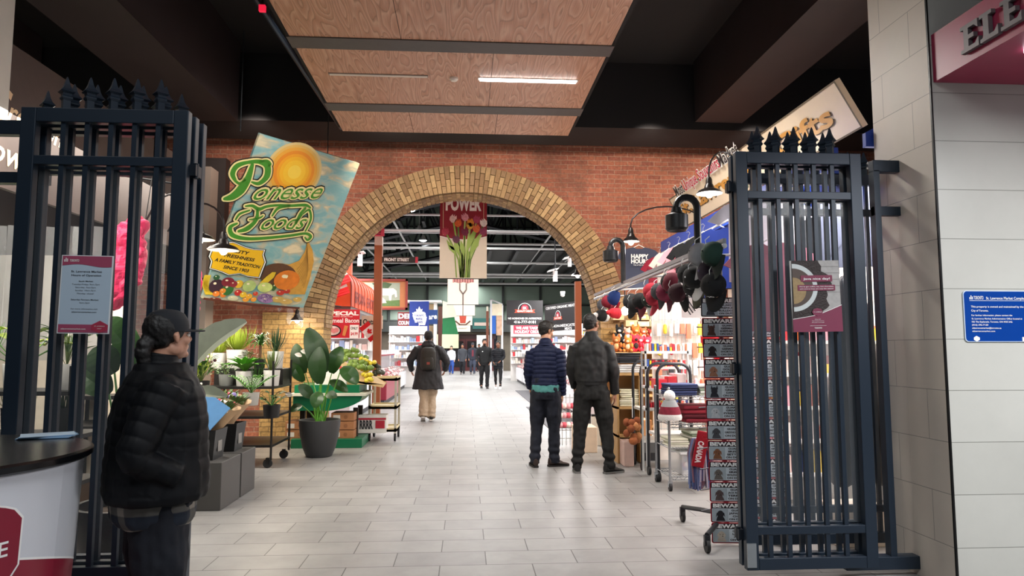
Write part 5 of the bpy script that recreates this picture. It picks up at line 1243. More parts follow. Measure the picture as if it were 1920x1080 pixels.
def Q(*pts): return [bd.uv(340+x*k4, 230+y*k4) for x, y in pts]
wd = lambda px: px*k4*(bd.W/209)
W, H = bd.W, bd.H
Mgrn = C('#3f8a22', rough=.45, var=.05); Mcrm = C('#f1e2a0', rough=.5, var=.03); Mblk = C('#17130f', rough=.5)
(sx_, sy_), = Q((585, 255))
for i, (r, c) in enumerate(((150, '#dcc487'), (138, '#e2b65e'), (125, '#e8a838'), (108, '#e8901e'), (92, '#f0a41e'), (78, '#f3b722'), (60, '#f6c42e'), (35, '#f8d24a'))): bd.disc(sx_, sy_, wd(r), C(c, rough=.5, var=.03), i, n=40)
# P of the first word, drawn as pen strokes
S_P = [([(222, 392), (262, 380), (305, 345), (340, 290), (365, 215)], (16, 34, 44, 34, 16)), ([(278, 300), (262, 262), (285, 222), (340, 203), (400, 200), (442, 222), (440, 275), (400, 312), (362, 305)], (12, 24, 24, 16, 20, 30, 30, 20, 8)), ([(278, 300), (300, 312), (330, 290)], (12, 12, 10)), ([(400, 200), (440, 195), (458, 212), (445, 226)], (10, 12, 12, 8))]
S_F = [([(330, 430), (365, 428), (400, 445), (440, 432), (500, 425), (560, 428), (640, 425), (668, 440)], (8, 14, 18, 14, 12, 14, 16, 6)), ([(392, 440), (385, 500), (340, 545), (295, 560)], (12, 18, 26, 14)), ([(278, 500), (300, 470), (350, 452)], (8, 12, 8)), ([(350, 500), (400, 492), (420, 480)], (6, 10, 6)),
       ([(285, 520), (250, 540), (262, 580), (330, 598), (430, 596), (560, 583), (640, 572), (668, 588), (652, 606), (638, 592)], (10, 20, 22, 18, 16, 14, 14, 16, 12, 8)), ([(468, 480), (500, 440), (560, 428)], (8, 16, 10)), ([(590, 520), (615, 470), (640, 440)], (14, 16, 12)), ([(628, 470), (660, 450), (668, 500), (640, 560)], (6, 12, 12, 8))]
for lay, (m_, ex) in enumerate(((Mblk, 26), (Mcrm, 15), (Mgrn, 0))):
    l = 9+lay*2.2
    for st, ws_ in S_P+S_F: stroke(bd, Q(*st), [wd(w_+ex) for w_ in ws_], m_, l)
    (ax, ay), (bx, by) = Q((365, 398), (715, 390)); bo = (.10, .06, .0)[lay]
    bd.text('onesse', ax-wd(ex/2), ay, wd(88), m_, l, 'L', bo, .35, width=(bx-ax)+wd(ex), rise=(by-ay)/(bx-ax))
    (ax, ay), (bx, by) = Q((405, 552), (632, 548)); bd.text('oods', ax-wd(ex/2), ay, wd(86), m_, l, 'L', bo, .35, width=(bx-ax)+wd(ex), rise=(by-ay)/(bx-ax))
# yellow badge
bo_ = [(172, 622), (215, 618), (262, 612), (330, 640), (375, 652), (432, 655), (424, 680), (436, 720), (420, 760), (404, 803), (340, 795), (300, 780), (240, 788), (200, 770), (138, 752), (148, 715), (135, 690), (148, 655)]
cb = (285, 705)
def sc(ps, f): return [((x-cb[0])*f+cb[0], (y-cb[1])*f+cb[1]) for x, y in ps]
bd.poly(Q(*reversed(sc(bo_, 1.03))), Mblk, 17); bd.poly(Q(*reversed(sc(bo_, .985))), M_w, 18); bd.poly(Q(*reversed(sc(bo_, .945))), Mblk, 19); bd.poly(Q(*reversed(sc(bo_, .92))), C('#e9b613', rough=.5, var=.05), 20)
for tx_, x0, x1, y0, y1 in (('QUALITY', 195, 345, 655, 682), ('FRESHNESS', 215, 372, 688, 716), ('A FAMILY TRADITION', 165, 400, 712, 752), ('SINCE 1903', 210, 342, 750, 772)):
    (ax, ay), (bx, by) = Q((x0, y0), (x1, y1)); bd.text(tx_, ax, ay, wd(17), Mblk, 21, 'L', .03, .15, width=bx-ax, rise=(by-ay)/(bx-ax))
# horn of plenty
bd.poly(Q(*reversed([(655, 608), (680, 660), (686, 720), (668, 800), (640, 890), (560, 890), (470, 760), (440, 760), (480, 735), (560, 735), (610, 715), (640, 670)])), C('#cf9a3e', var=.3, scale=12), 5)
for k in range(9): stroke(bd, Q((652, 620+8*k), (640+2*k, 700+8*k), (600+4*k, 760+12*k)), [wd(3)]*3, C('#a87a2e'), 6)
bd.poly(Q(*[(500+95*math.cos(a), 790+62*math.sin(a)) for a in [2*PI*k/24 for k in range(24)]]), C('#5b3a22', var=.2), 7)
rnd = random.Random(11)
def blobs(seed, items):
    for x, y, rx, ry, c in items:
        (cx_, cy_), = Q((x, y)); l = seed+rnd.random()*2
        bd.disc(cx_, cy_, wd(rx), C(c, var=.35, scale=10), l, wd(ry), 18); bd.disc(cx_-wd(rx*.3), cy_+wd(ry*.35), wd(rx*.22), C('#f3e6c0'), l+.6, wd(ry*.18), 10)
for k in range(7): stroke(bd, Q((120+5*k, 790), (112+4*k, 840), (125+6*k, 890)), [wd(4), wd(9), wd(4)], C('#e2c02e', var=.1), 8)
for k in range(5): stroke(bd, Q((470+4*k, 775), (440+8*k, 800), (405+8*k, 832)), [wd(4), wd(9), wd(4)], C('#e2c02e', var=.1), 10)
blobs(10, [(178, 845, 36, 38, '#3a1e30'), (240, 825, 34, 26, '#7c1a2c'), (268, 835, 20, 18, '#8c2434'), (238, 862, 30, 34, '#2c6a2e'), (178, 885, 18, 16, '#df7a2a'), (212, 870, 16, 14, '#e0862a'), (215, 890, 16, 15, '#d9731f'), (296, 835, 22, 22, '#e0b02c'), (292, 880, 20, 17, '#b92424'), (350, 845, 36, 32, '#a9bc74'), (352, 850, 20, 18, '#e3ddb8'), (432, 852, 42, 28, '#c5d27c'), (480, 850, 14, 24, '#2f5a26'), (545, 815, 75, 58, '#dc7a1e'), (545, 815, 30, 56, '#d06a16'), (265, 908, 28, 14, '#cfc7a6'), (318, 890, 18, 16, '#e2b52a'), (348, 898, 18, 15, '#e8a32a'), (332, 915, 18, 13, '#e0912a'), (372, 915, 16, 13, '#e88f2a'), (382, 885, 14, 12, '#c43a22'), (432, 908, 44, 26, '#7d5a90'), (440, 918, 36, 18, '#9a78ac'), (512, 880, 24, 15, '#b92f24'), (545, 872, 20, 14, '#b92f24'), (500, 915, 40, 18, '#c8a458'), (540, 925, 40, 16, '#caa65c'), (600, 915, 26, 14, '#d0a850'), (175, 912, 30, 8, '#7d2a26'), (180, 800, 16, 14, '#2c5a36'), (390, 800, 10, 12, '#e08a2c')])
for k in range(50):
    (cx_, cy_), = Q((400+rnd.random()*70, 892+rnd.random()*32)); bd.disc(cx_, cy_, wd(3.2), C(('#b49ac0', '#6a4a80')[k % 2]), 13.5, n=6)
bd.line([bd.uv(380, 558), bd.uv(470, 570), bd.uv(560, 576)], .03, C('#5a2a1e'), 16)
tag(bd.mb.build('food_stall_board'), 'big tilted painted board with green script, orange sun and horn of plenty', 'sign')
b = MB(); b.cyl(c0+Vector((.15, 0, -.05)), c0+Vector((.15, 0, 1.2)), .006, M_steel, 5); b.cyl(c1+Vector((-.1, 0, -.05)), c1+Vector((-.1, 0, 1.0)), .006, M_steel, 5); tag(b.build('hanging_wire'), kind='structure')

# ---- tan column with flared cap, dark recess
Mtan = mat('tan_column', '#6e625a', .6, var=.08, scale=3)
a = at(358, 560, 9.9); c = at(386, 560, 9.9); b = MB(); b.box((a.x, 9.9, 0), (c.x, 10.2, 4.0), Mtan); b.box((a.x-.12, 9.75, 2.4), (c.x+.04, 10.22, 2.95), Mtan); struct(b, 'column_west')
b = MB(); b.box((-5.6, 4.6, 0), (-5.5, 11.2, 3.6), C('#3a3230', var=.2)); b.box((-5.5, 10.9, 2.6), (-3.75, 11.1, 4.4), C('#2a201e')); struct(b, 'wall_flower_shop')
# shop name
bd = Board((-3.25, 4.55, 2.55), (0, 1, 0), (0, 0, 1), 3.6, 1.05, C('#463732', var=.15), .04); Mgold = C('#e8c9a0', rough=.35, metal=.2)
bd.text('C', .22, .45, .26, Mgold, 1, 'L', .02, .35); bd.text('reations', .46, .48, .17, Mgold, 1, 'L', .015, .35, width=.78); bd.text('Flowers', .12, .17, .17, Mgold, 1, 'L', .015, .35, width=.9)
tag(bd.mb.build('flower_shop_sign'), 'dark brown fascia with pale gold slanted lettering above the flower shop', 'sign')

# ---- goose-neck lamps
M_enam = mat('lamp_enamel', '#2a2524', .3, .4, var=.1); M_enw = C('#eee7da', rough=.4, var=.02)
def gooseneck(px, py, Y, dx, lab, power=14, r=.14, arm=.45, col=(1, .9, .75), g='goose-neck lamps'):
    p = at(px, py, Y); t = thing('gooseneck_lamp', lab, 'lamp', p); s = 1 if dx > 0 else -1
    b = MB(); b.lathe([(.03, .10), (.045, .07), (.05, .05), (r*.8, .025), (r, -.005), (r*.98, -.006), (r*.75, .018), (.04, .04)], M_enam, 26, close=None); b.lathe([(.02, .16), (.032, .13), (.034, .08)], M_enam, 16); b.build('shade', t)
    b = MB(); b.lathe([(r*.96, -.007), (r*.72, .014), (.04, .034), (0, .036)], M_enw, 24, close=None); b.build('shade_lining', t)
    b = MB(); b.ball((0, 0, -.005), (.036, .036, .045), mat('bulb_glow', '#fff3df', em=30), 14, 10); b.build('bulb', t)
    b = MB(); pts = [(0, 0, .15), (0, 0, .2)]+[(s*(.5*arm-.5*arm*math.cos(a)), 0, .2+.22*math.sin(a)) for a in [PI*k/10 for k in range(1, 9)]]+[(s*arm*1.1, .02, .16)]; b.tube(pts, .009, M_enam, 8); b.build('neck', t)
    point(p+Vector((0, 0, -.09)), power, col, .05, 'lamp_bulb'); return t
gooseneck(374, 448, 6.5, -.4, 'goose-neck lamp with flat shade, left of the pair before the painted food board', 4)
gooseneck(419, 468, 6.3, -.4, 'goose-neck lamp with flat shade over the yellow badge of the food board', 2.5)
gooseneck(341, 436, 8.6, -.4, 'goose-neck lamp half hidden behind the gate edge', 6)
gooseneck(557, 600, 10.9, -.2, 'small lamp hanging among plastic bags in front of the buff brick pier', 7, .1, .25)
gooseneck(634, 500, 12.0, .25, 'lit lamp hanging above the orange awning', 10, .12, .3)

# ---- plants
LEAFG = {k: mat('leaf_'+k, c, .45, var=.3, scale=9) for k, c in dict(dark='#26431f', mid='#3f6b2a', lime='#a3b53c', bright='#5c9a33', pale='#8da77c', silver='#9aa08c', olive='#55662f', purple='#4a3148').items()}
for m_ in LEAFG.values(): m_.node_tree.nodes['Principled BSDF'].inputs['Subsurface Weight'].default_value = 0
def blade(b, base, tip, w, mt, up=(0, 0, 1), arch=.15, fold_=.18, n=7, shape=.8, ripple=0):
    base, tip = Vector(base), Vector(tip); d = tip-base; L = d.length; t = d.normalized(); u = Vector(up); u = u-t*u.dot(t)
    u = u.normalized() if u.length > 1e-5 else t.orthogonal().normalized(); s_ = t.cross(u); vs = []; fs = []
    for i in range(n+1):
        q = i/n; c = base+d*q+u*(arch*L*math.sin(PI*q)); hw = w/2*max(.02, math.sin(PI*min(1, q*.93+.05))**shape); rp = ripple*hw*math.sin(q*40)
        vs += [c-s_*hw+u*(hw*fold_*2+rp), c, c+s_*hw+u*(hw*fold_*2-rp)]
    for i in range(n):
        k = 3*i; fs += [(k, k+1, k+4, k+3), (k+1, k+2, k+5, k+4)]
    b.add(vs, fs, mt, True)
def pot_(t, r, h, mt, soil=True, taper=.82):
    b = MB(); b.lathe([(0, 0), (r*taper, 0), (r*taper+.003, .004), (r, h), (r*.9, h), (r*.88, h-.02), (0, h-.02)], mt, 28, close=None); b.build('pot', t)
    if soil: b = MB(); b.lathe([(0, h-.018), (r*.89, h-.018)], C('#3a2a1e', rough=.95), 20, close=None); b.lathe([(r*.89, h-.03), (r*.85, h-.012), (0, h-.01)], C('#3a2a1e', rough=.95), 20, close=None); b.build('soil', t)
def foliage(kind, h, s, rnd, mt=None):
    """h = top of the pot, s = height of the plant"""
    b = MB(); G = LEAFG
    if kind == 'grass':
        for k in range(120):
            a = rnd.uniform(0, 2*PI); sp = rnd.uniform(.1, .75)*s; z = s*rnd.uniform(.6, 1.0)
            b_ = Vector((.02*math.cos(a), .02*math.sin(a), h)); mid = b_+Vector((sp*.35*math.cos(a), sp*.35*math.sin(a), z*.75)); blade(b, b_, mid+Vector((sp*.5*math.cos(a), sp*.5*math.sin(a), z*.12)), s*.028, mt or G['lime'], (math.cos(a), math.sin(a), 1), .16, .1, 6, .5)
    elif kind == 'spiky':
        for k in range(42):
            a = rnd.uniform(0, 2*PI); sp = rnd.uniform(.05, .5)*s; b_ = Vector((.015*math.cos(a), .015*math.sin(a), h)); blade(b, b_, b_+Vector((sp*math.cos(a), sp*math.sin(a), s*rnd.uniform(.6, 1))), s*.035, mt or G['dark'], (math.cos(a), math.sin(a), .5), .05, .1, 5, .5)
    elif kind == 'rosette':
        for ring, (nn, tl, ln) in enumerate(((9, .35, 1), (8, .75, .95), (6, 1.3, .8))):
            for k in range(nn):
                a = 2*PI*k/nn+ring*.4; d = Vector((math.cos(a), math.sin(a), tl)).normalized(); blade(b, (0, 0, h), Vector((0, 0, h))+d*s*ln, s*.26, mt or G['bright'], (0, 0, 1), .14, .2, 6, .7)
    elif kind == 'bushy':
        for k in range(70):
            a = rnd.uniform(0, 2*PI); el = rnd.uniform(.1, 1.4); r = s*rnd.uniform(.35, .8); c = Vector((math.cos(a)*math.cos(el), math.sin(a)*math.cos(el), math.sin(el)))*r*.9+Vector((0, 0, h)); d = Vector((math.cos(a), math.sin(a), rnd.uniform(-.3, .5))).normalized()
            blade(b, c, c+d*s*.28, s*.13, mt or G['mid'], (0, 0, 1), .1, .15, 4, .8)
        for k in range(10):
            a = rnd.uniform(0, 2*PI); b.tube([(0, 0, h), (math.cos(a)*s*.3, math.sin(a)*s*.3, h+s*.6)], .003, G['olive'], 5)
    elif kind == 'palm':
        for k in range(11):
            a = 2*PI*k/11+rnd.uniform(-.2, .2); R_ = s*rnd.uniform(.5, .9); pts = [Vector((math.cos(a)*R_*q, math.sin(a)*R_*q, h+s*(1.1*q-.45*q*q))) for q in [j/9 for j in range(10)]]
            b.tube(pts, .004, G['mid'], 5)
            for j in range(2, 10):
                p = pts[j]; for_ = (pts[j]-pts[j-1]).normalized(); sd = Vector((-math.sin(a), math.cos(a), 0))
                for sg in (-1, 1): blade(b, p, p+(sd*sg*.8+for_*.6).normalized()*s*.28*(1-.05*j), s*.035, mt or G['mid'], (0, 0, 1), -.08, .1, 4, .5)
    elif kind == 'tree':
        b.cyl((0, 0, h), (0, 0, h+s*.45), .018, C('#6b4a30'), 8)
        for k in range(70):
            a = rnd.uniform(0, 2*PI); sp = rnd.uniform(.3, .65)*s; b_ = Vector((0, 0, h+s*.45)); blade(b, b_, b_+Vector((sp*math.cos(a), sp*math.sin(a), s*rnd.uniform(-.12, .4))), s*.04, mt or G['mid'], (0, 0, 1), .3, .1, 6, .5)
    elif kind == 'flowers':
        for k in range(26):
            a = rnd.uniform(0, 2*PI); sp = rnd.uniform(.0, .45)*s; z = s*rnd.uniform(.5, 1); p = (sp*math.cos(a), sp*math.sin(a), h+z); b.tube([(0, 0, h), p], .0025, G['olive'], 4); b.ball(p, s*.045, rnd.choice(mt), 8, 6)
        for k in range(30):
            a = rnd.uniform(0, 2*PI); p = Vector((.2*s*math.cos(a), .2*s*math.sin(a), h+s*rnd.uniform(.1, .6))); blade(b, p, p+Vector((math.cos(a), math.sin(a), .5))*s*.25, s*.08, G['mid'], arch=.1)
    elif kind == 'broad':
        for k in range(12):
            a = 2*PI*k/12*1.7; el = rnd.uniform(.3, 1.3); st = Vector((math.cos(a)*math.cos(el), math.sin(a)*math.cos(el), math.sin(el)))*s*.6+Vector((0, 0, h)); b.tube([(0, 0, h), st*.5+Vector((0, 0, h*.5)), st], .004, G['mid'], 5); d = Vector((math.cos(a), math.sin(a), .1)).normalized()
            blade(b, st, st+d*s*.45, s*.25, mt or G['dark'], (0, 0, 1), .12, .12, 7, .75)
    return b
M_potw = C('#e6e3dd', rough=.35, var=.03); M_potb = C('#191a1c', rough=.4); M_potg = C('#8f908c', rough=.5); M_pott = C('#b7b5ae', rough=.6)
MINI = []
def plant(px, py, Y, kind, r, h, s, lab, potm=None, mt=None, name='potted_plant', z=None, seed=None):
    """px, py: middle of the pot's foot in the photograph"""
    p = at(px, py, Y) if z is None else Vector((at(px, py, Y).x, Y, z)); t = thing(name, lab, 'plant', p); rnd = random.Random(px*7+int(py)); pot_(t, r, h, potm or M_potw)
    foliage(kind, h-.015, s, rnd, mt).build('foliage', t); return t
# nursery trolley with shelves
M_tr = C('#2a2827', metal=.6, rough=.45)
ta = at(398, 722, 9.0); tb_ = at(528, 722, 9.0); x0, x1 = ta.x, tb_.x; z1 = ta.z
t = thing('plant_trolley', 'dark metal plant trolley on wheels carrying white pots before the brick wall', 'trolley', (x0, 8.6, 0)); Wt = x1-x0
b = MB()
for x in (0, Wt):
    for y in (0, .85): b.cyl((x, y, .1), (x, y, 1.28), .014, M_tr, 8)
b.build('frame', t)
for z in (.28, .62, z1):
    b = MB(); b.box((-.01, -.01, z-.03), (Wt+.01, .86, z), M_tr); b.build('shelf', t)
b = MB(); b.box((0, .45, z1), (Wt, .85, z1+.2), M_tr); b.build('riser', t)
for x in (.05, Wt-.05):
    for y in (.06, .8): b = MB(); b.cyl((x, y-.015, .055), (x, y+.015, .055), .055, C('#1b1b1b'), 16); b.box((x-.02, y-.02, .05), (x+.02, y+.02, .12), M_tr); b.build('wheel', t)
zs = z1+.001; zr = z1+.201
for a_ in ((509, 718, 8.75, 'spiky', .1, .19, .30, 'white cylinder pot of thin upright stems at the trolley corner', M_potw, LEAFG['olive'], zs), (481, 718, 8.75, 'spiky', .062, .10, .22, 'small white pot with a fine plant between two larger pots on the trolley', M_potw, LEAFG['mid'], zs), (458, 718, 8.75, 'rosette', .105, .18, .30, 'white tapered pot with broad upright green leaves at the front of the trolley', M_potw, LEAFG['bright'], zs), (424, 718, 8.8, 'bushy', .09, .14, .24, 'pot of pale leafy greens at the left front of the trolley', M_potg, LEAFG['pale'], zs),
            (516, 690, 9.25, 'spiky', .105, .22, .34, 'white pot of blackish spiky grass on the trolley riser', M_potw, LEAFG['dark'], zr), (487, 690, 9.25, 'tree', .07, .12, .42, 'little tree with drooping green head on the trolley riser', M_potb, LEAFG['mid'], zr), (466, 690, 9.2, 'bushy', .07, .12, .18, 'small white pot of yellowish stems on the trolley riser', M_potw, LEAFG['olive'], zr), (443, 690, 9.25, 'grass', .13, .24, .40, 'large white pot of lime green grassy leaves on the trolley riser', M_potw, LEAFG['lime'], zr), (408, 690, 9.25, 'grass', .10, .2, .34, 'white pot of lime grass at the left end of the trolley riser', M_potw, LEAFG['lime'], zr)):
    plant(a_[0], a_[1], a_[2], *a_[3:8], potm=a_[8], mt=a_[9], z=a_[10])
# stand of plants nearer the gate
st = at(392, 800, 7.6); t = thing('plant_stand', 'low dark stand with grey trays of plants behind the woman', 'stand', (-4.1, 7.2, 0))
b = MB(); b.box((0, 0, .62), (1.3, .7, .66), M_tr); b.box((0, .3, .9), (1.28, .7, .94), M_tr)
b.build('top', t)
for x, y in ((.03, .03), (1.27, .03), (.03, .66), (1.25, .66)): b = MB(); b.box((x-.015, y-.015, 0), (x+.015, y+.015, .62 if y < .5 else .9), M_tr); b.build('leg', t)
FL = {'purple': [C('#6a4aa8'), C('#8a6ac0')], 'white': [C('#efe9e0')], 'mauve': [C('#b88a9c'), C('#d8b8c0'), C('#5a2a3a')], 'red': [C('#c02a3a'), C('#e8c8c8')]}
plant(380, 0, 7.4, 'flowers', .08, .13, .30, 'grey pot of fine white flowers behind the woman in the cap', M_potg, FL['white'], z=.661)
plant(402, 0, 7.35, 'bushy', .09, .12, .26, 'grey tray of pale grey-green leaves at the front of the plant stand', M_potg, LEAFG['silver'], z=.661)
plant(368, 0, 7.7, 'flowers', .08, .13, .28, 'pot of violet flowers beside the cap brim of the woman', M_potg, FL['purple'], z=.941)
plant(405, 0, 7.75, 'flowers', .09, .14, .42, 'pot of tall mauve and white flowering stems on the plant stand', M_potb, FL['mauve'], z=.941)
plant(428, 0, 7.35, 'bushy', .075, .12, .3, 'white bowl with pale variegated leaves at the right of the plant stand', M_potw, LEAFG['pale'], z=.661)
plant(385, 0, 7.8, 'grass', .09, .15, .42, 'lime grass in a grey pot at the back of the plant stand', M_potg, LEAFG['lime'], z=.941)
# grey plinths, black buckets and wrapped bouquets
M_plinth = C('#4a4846', rough=.55, var=.06)
for nm, y0, y1, x0_, lab in (('plinth', 6.42, 6.95, -2.62, 'dark grey display plinth nearest the woman in the cap, under a black bucket'), ('plinth', 6.98, 7.42, -2.62, 'dark grey display plinth behind the nearest one, toward the trolley')):
    b = MB(); b.box((x0_, y0, 0), (-2.15, y1, .42), M_plinth, bev=.006); tag(b.build(nm), lab, 'plinth')
def bucket(x, y, z, r, h, lab):
    t = thing('flower_bucket', lab, 'bucket', (x, y, z)); b = MB()
    for lo, hi, rr_ in ((0, h, 0),):
        b.add([(-r*.82, -r*.82, 0), (r*.82, -r*.82, 0), (r*.82, r*.82, 0), (-r*.82, r*.82, 0), (-r, -r, h), (r, -r, h), (r, r, h), (-r, r, h), (-r*.93, -r*.93, h), (r*.93, -r*.93, h), (r*.93, r*.93, h), (-r*.93, r*.93, h), (-r*.8, -r*.8, .02), (r*.8, -r*.8, .02), (r*.8, r*.8, .02), (-r*.8, r*.8, .02)],
              [(3, 2, 1, 0), (0, 1, 5, 4), (1, 2, 6, 5), (2, 3, 7, 6), (3, 0, 4, 7), (4, 5, 9, 8), (5, 6, 10, 9), (6, 7, 11, 10), (7, 4, 8, 11), (8, 9, 13, 12), (9, 10, 14, 13), (10, 11, 15, 14), (11, 8, 12, 15), (12, 13, 14, 15)], M_potb)
    b.build('pail', t)
    b = MB(); b.box((r*.9, -.05, h*.25), (r*.93, .05, h*.8), C('#8d8a86')); b.build('price_label', t); return t
bucket(-2.40, 6.66, .421, .16, .27, 'black square flower bucket on the nearest grey plinth'); bucket(-2.38, 7.2, .421, .15, .27, 'black square flower bucket on the second grey plinth'); bucket(-2.62, 7.72, 0, .16, .62, 'tall black flower bucket standing behind the grey plinths')
def bouquet(p, r, h, tilt, lab, fl, paper='#c3a27c'):
    t = thing('bouquet', lab, 'bouquet', p); t.rotation_euler = (tilt[0], tilt[1], 0); rnd = random.Random(int(p[1]*100))
    b = MB(); n = 18; vs = []; fs = []
    for j, (q, rr_) in enumerate(((0, .25), (.35, .4), (.7, .75), (1, 1.05))):
        for k in range(n): a = 2*PI*k/n; w_ = 1+.10*math.sin(5*a+1)*q; vs.append((r*rr_*w_*math.cos(a), r*rr_*w_*math.sin(a), h*q*(1+.08*math.sin(3*a))))
    for j in range(3):
        for k in range(n): fs.append((j*n+k, j*n+(k+1) % n, (j+1)*n+(k+1) % n, (j+1)*n+k))
    b.add(vs, fs, C(paper, rough=.7, var=.12), True); b.build('wrapping', t)
    b = MB()
    for k in range(34):
        a = rnd.uniform(0, 2*PI); q = rnd.random()**.6*r*.9; b.ball((q*math.cos(a), q*math.sin(a), h*rnd.uniform(.85, 1.12)), r*rnd.uniform(.10, .2), rnd.choice(fl), 8, 6)
    b.build('blossoms', t)
    b = MB()
    for k in range(26): a = rnd.uniform(0, 2*PI); q = Vector((r*.5*math.cos(a), r*.5*math.sin(a), h*.7)); blade(b, q, q+Vector((math.cos(a)*r*.6, math.sin(a)*r*.6, h*.5)), r*.25, rnd.choice((LEAFG['mid'], LEAFG['olive'])), arch=.1)
    b.cyl((0, 0, -.12), (0, 0, .1), r*.18, LEAFG['olive'], 8); b.build('leaves', t)
bouquet((-2.44, 6.62, .60), .13, .26, (R(8), R(-14)), 'kraft-wrapped bouquet with white blooms in the nearest black bucket', [C('#f1ece4'), C('#e9dcd0'), LEAFG['pale']])
bouquet((-2.34, 6.74, .60), .15, .30, (R(-6), R(12)), 'kraft-wrapped bouquet with red and pink blooms in the nearest black bucket', [C('#a8243a'), C('#e3b9c2'), C('#f1ece4'), LEAFG['mid']])
bouquet((-2.38, 7.2, .60), .16, .32, (0, R(10)), 'kraft-wrapped bouquet of pink and lilac blooms in the second black bucket', [C('#d9a8b8'), C('#8a7ab8'), C('#f1ece4'), LEAFG['olive']], '#cfae8a')
bouquet((-2.60, 7.72, .55), .17, .36, (0, 0), 'bouquet of pink roses in the tall black bucket', [C('#d98a9a'), C('#c8546a'), LEAFG['mid']], '#d4b490')
plant(470, 760, 7.9, 'palm', .09, .14, .3, 'bright green small palm standing behind the wrapped bouquets', M_pott, LEAFG['bright'])
plant(509, 775, 8.4, 'broad', .1, .15, .26, 'dark leafy plant in a black pot on the lower trolley level', M_potb, LEAFG['dark'], z=.621)
b = MB(); b.box((-3.6, 8.66, .621), (-3.0, 8.95, .80), C('#a9804f', rough=.8)); tag(b.build('cardboard_box'), 'brown cardboard box on the lower shelf of the plant trolley', 'box')
b = MB(); pq = at(385, 745, 5.9); b.box((-.13, -.01, -.13), (.13, .01, .13), C('#5d8fc0', rough=.3), Matrix.Rotation(R(35), 4, 'Y') @ Matrix.Rotation(R(-30), 4, 'X')); b.cyl((.0, 0, -.3), (0, 0, 0), .008, M_tr, 8); o = b.build('price_stand'); o.location = (at(392, 745, 6.55).x, 6.55, .86); tag(o, 'tilted blue card on a rod in the nearest black bucket', 'sign')
# ---- big grey planter with glossy leaves
gp = gnd(592, 860); t = thing('potted_plant', 'large charcoal planter with glossy paddle-leaved plant standing on the tiles', 'plant', (gp.x, gp.y+.2, 0)); Y0 = gp.y+.2
b = MB(); Mch = C('#3a3b3d', rough=.55, var=.06); b.lathe([(0, 0), (.15, 0), (.17, .01), (.215, .12), (.25, .27), (.268, .42), (.27, .485), (.252, .485), (.245, .44), (0, .43)], Mch, 44, close=None); b.build('pot', t)
b = MB(); b.lathe([(.245, .43), (.2, .445), (0, .45)], C('#3a2a1e', rough=.95), 30, close=None); b.build('soil', t)
b = MB(); G1 = [LEAFG['dark'], mat('leaf_gloss', '#2f5224', .3, var=.3, scale=6)]; rnd = random.Random(4)
def L_(px, py, dy=0): q = at(px, py, Y0+dy); return Vector((q.x-gp.x, q.y-Y0, q.z))
for i, (s0, lb, tp, w_, dy, up) in enumerate((((592, 770), (606, 700), (577, 615), .30, .0, (.3, -1, .2)), ((596, 770), (622, 700), (640, 650), .22, .1, (0, -1, .5)), ((590, 770), (600, 720), (600, 650), .26, -.08, (-.2, -1, .3)), ((598, 770), (640, 690), (670, 720), .22, -.1, (.4, -1, .4)), ((585, 770), (572, 700), (555, 645), .22, .12, (-.3, -1, .3)), ((583, 770), (570, 715), (548, 680), .16, .0, (-.5, -1, .6)), ((590, 770), (585, 745), (560, 722), .16, -.1, (-.3, -1, .8)), ((590, 770), (600, 735), (590, 765), .18, -.15, (0, -1, .3)), ((600, 770), (612, 740), (632, 745), .13, -.1, (.3, -1, .5)), ((597, 770), (618, 715), (652, 735), .15, .05, (.4, -1, .5)), ((588, 770), (566, 760), (545, 772), .12, -.05, (0, -1, .8)), ((596, 770), (600, 700), (622, 665), .2, .15, (.2, -1, .3)), ((590, 770), (580, 690), (575, 655), .18, .2, (0, -1, .2)))):
    q0 = Vector((rnd.uniform(-.06, .06), rnd.uniform(-.05, .05), .44)); q1 = L_(*lb, dy); q2 = L_(*tp, dy*1.5)
    b.tube([q0, q0.lerp(q1, .5)+Vector((0, 0, .02)), q1], [.011, .009, .006], LEAFG['bright'], 8); blade(b, q1, q2, w_, G1[i % 2], up, .10, .16, 10, .62, .01)
b.build('foliage', t)
for px, py in ((577, 662), (566, 668), (548, 742), (603, 745)): b = MB(); q = L_(px, py, -.1); blade(b, q, q+Vector((-.09, -.02, .03)), .06, C('#ece5da'), (0, -1, .3), .1, .3); b.build('white_spathe', t)
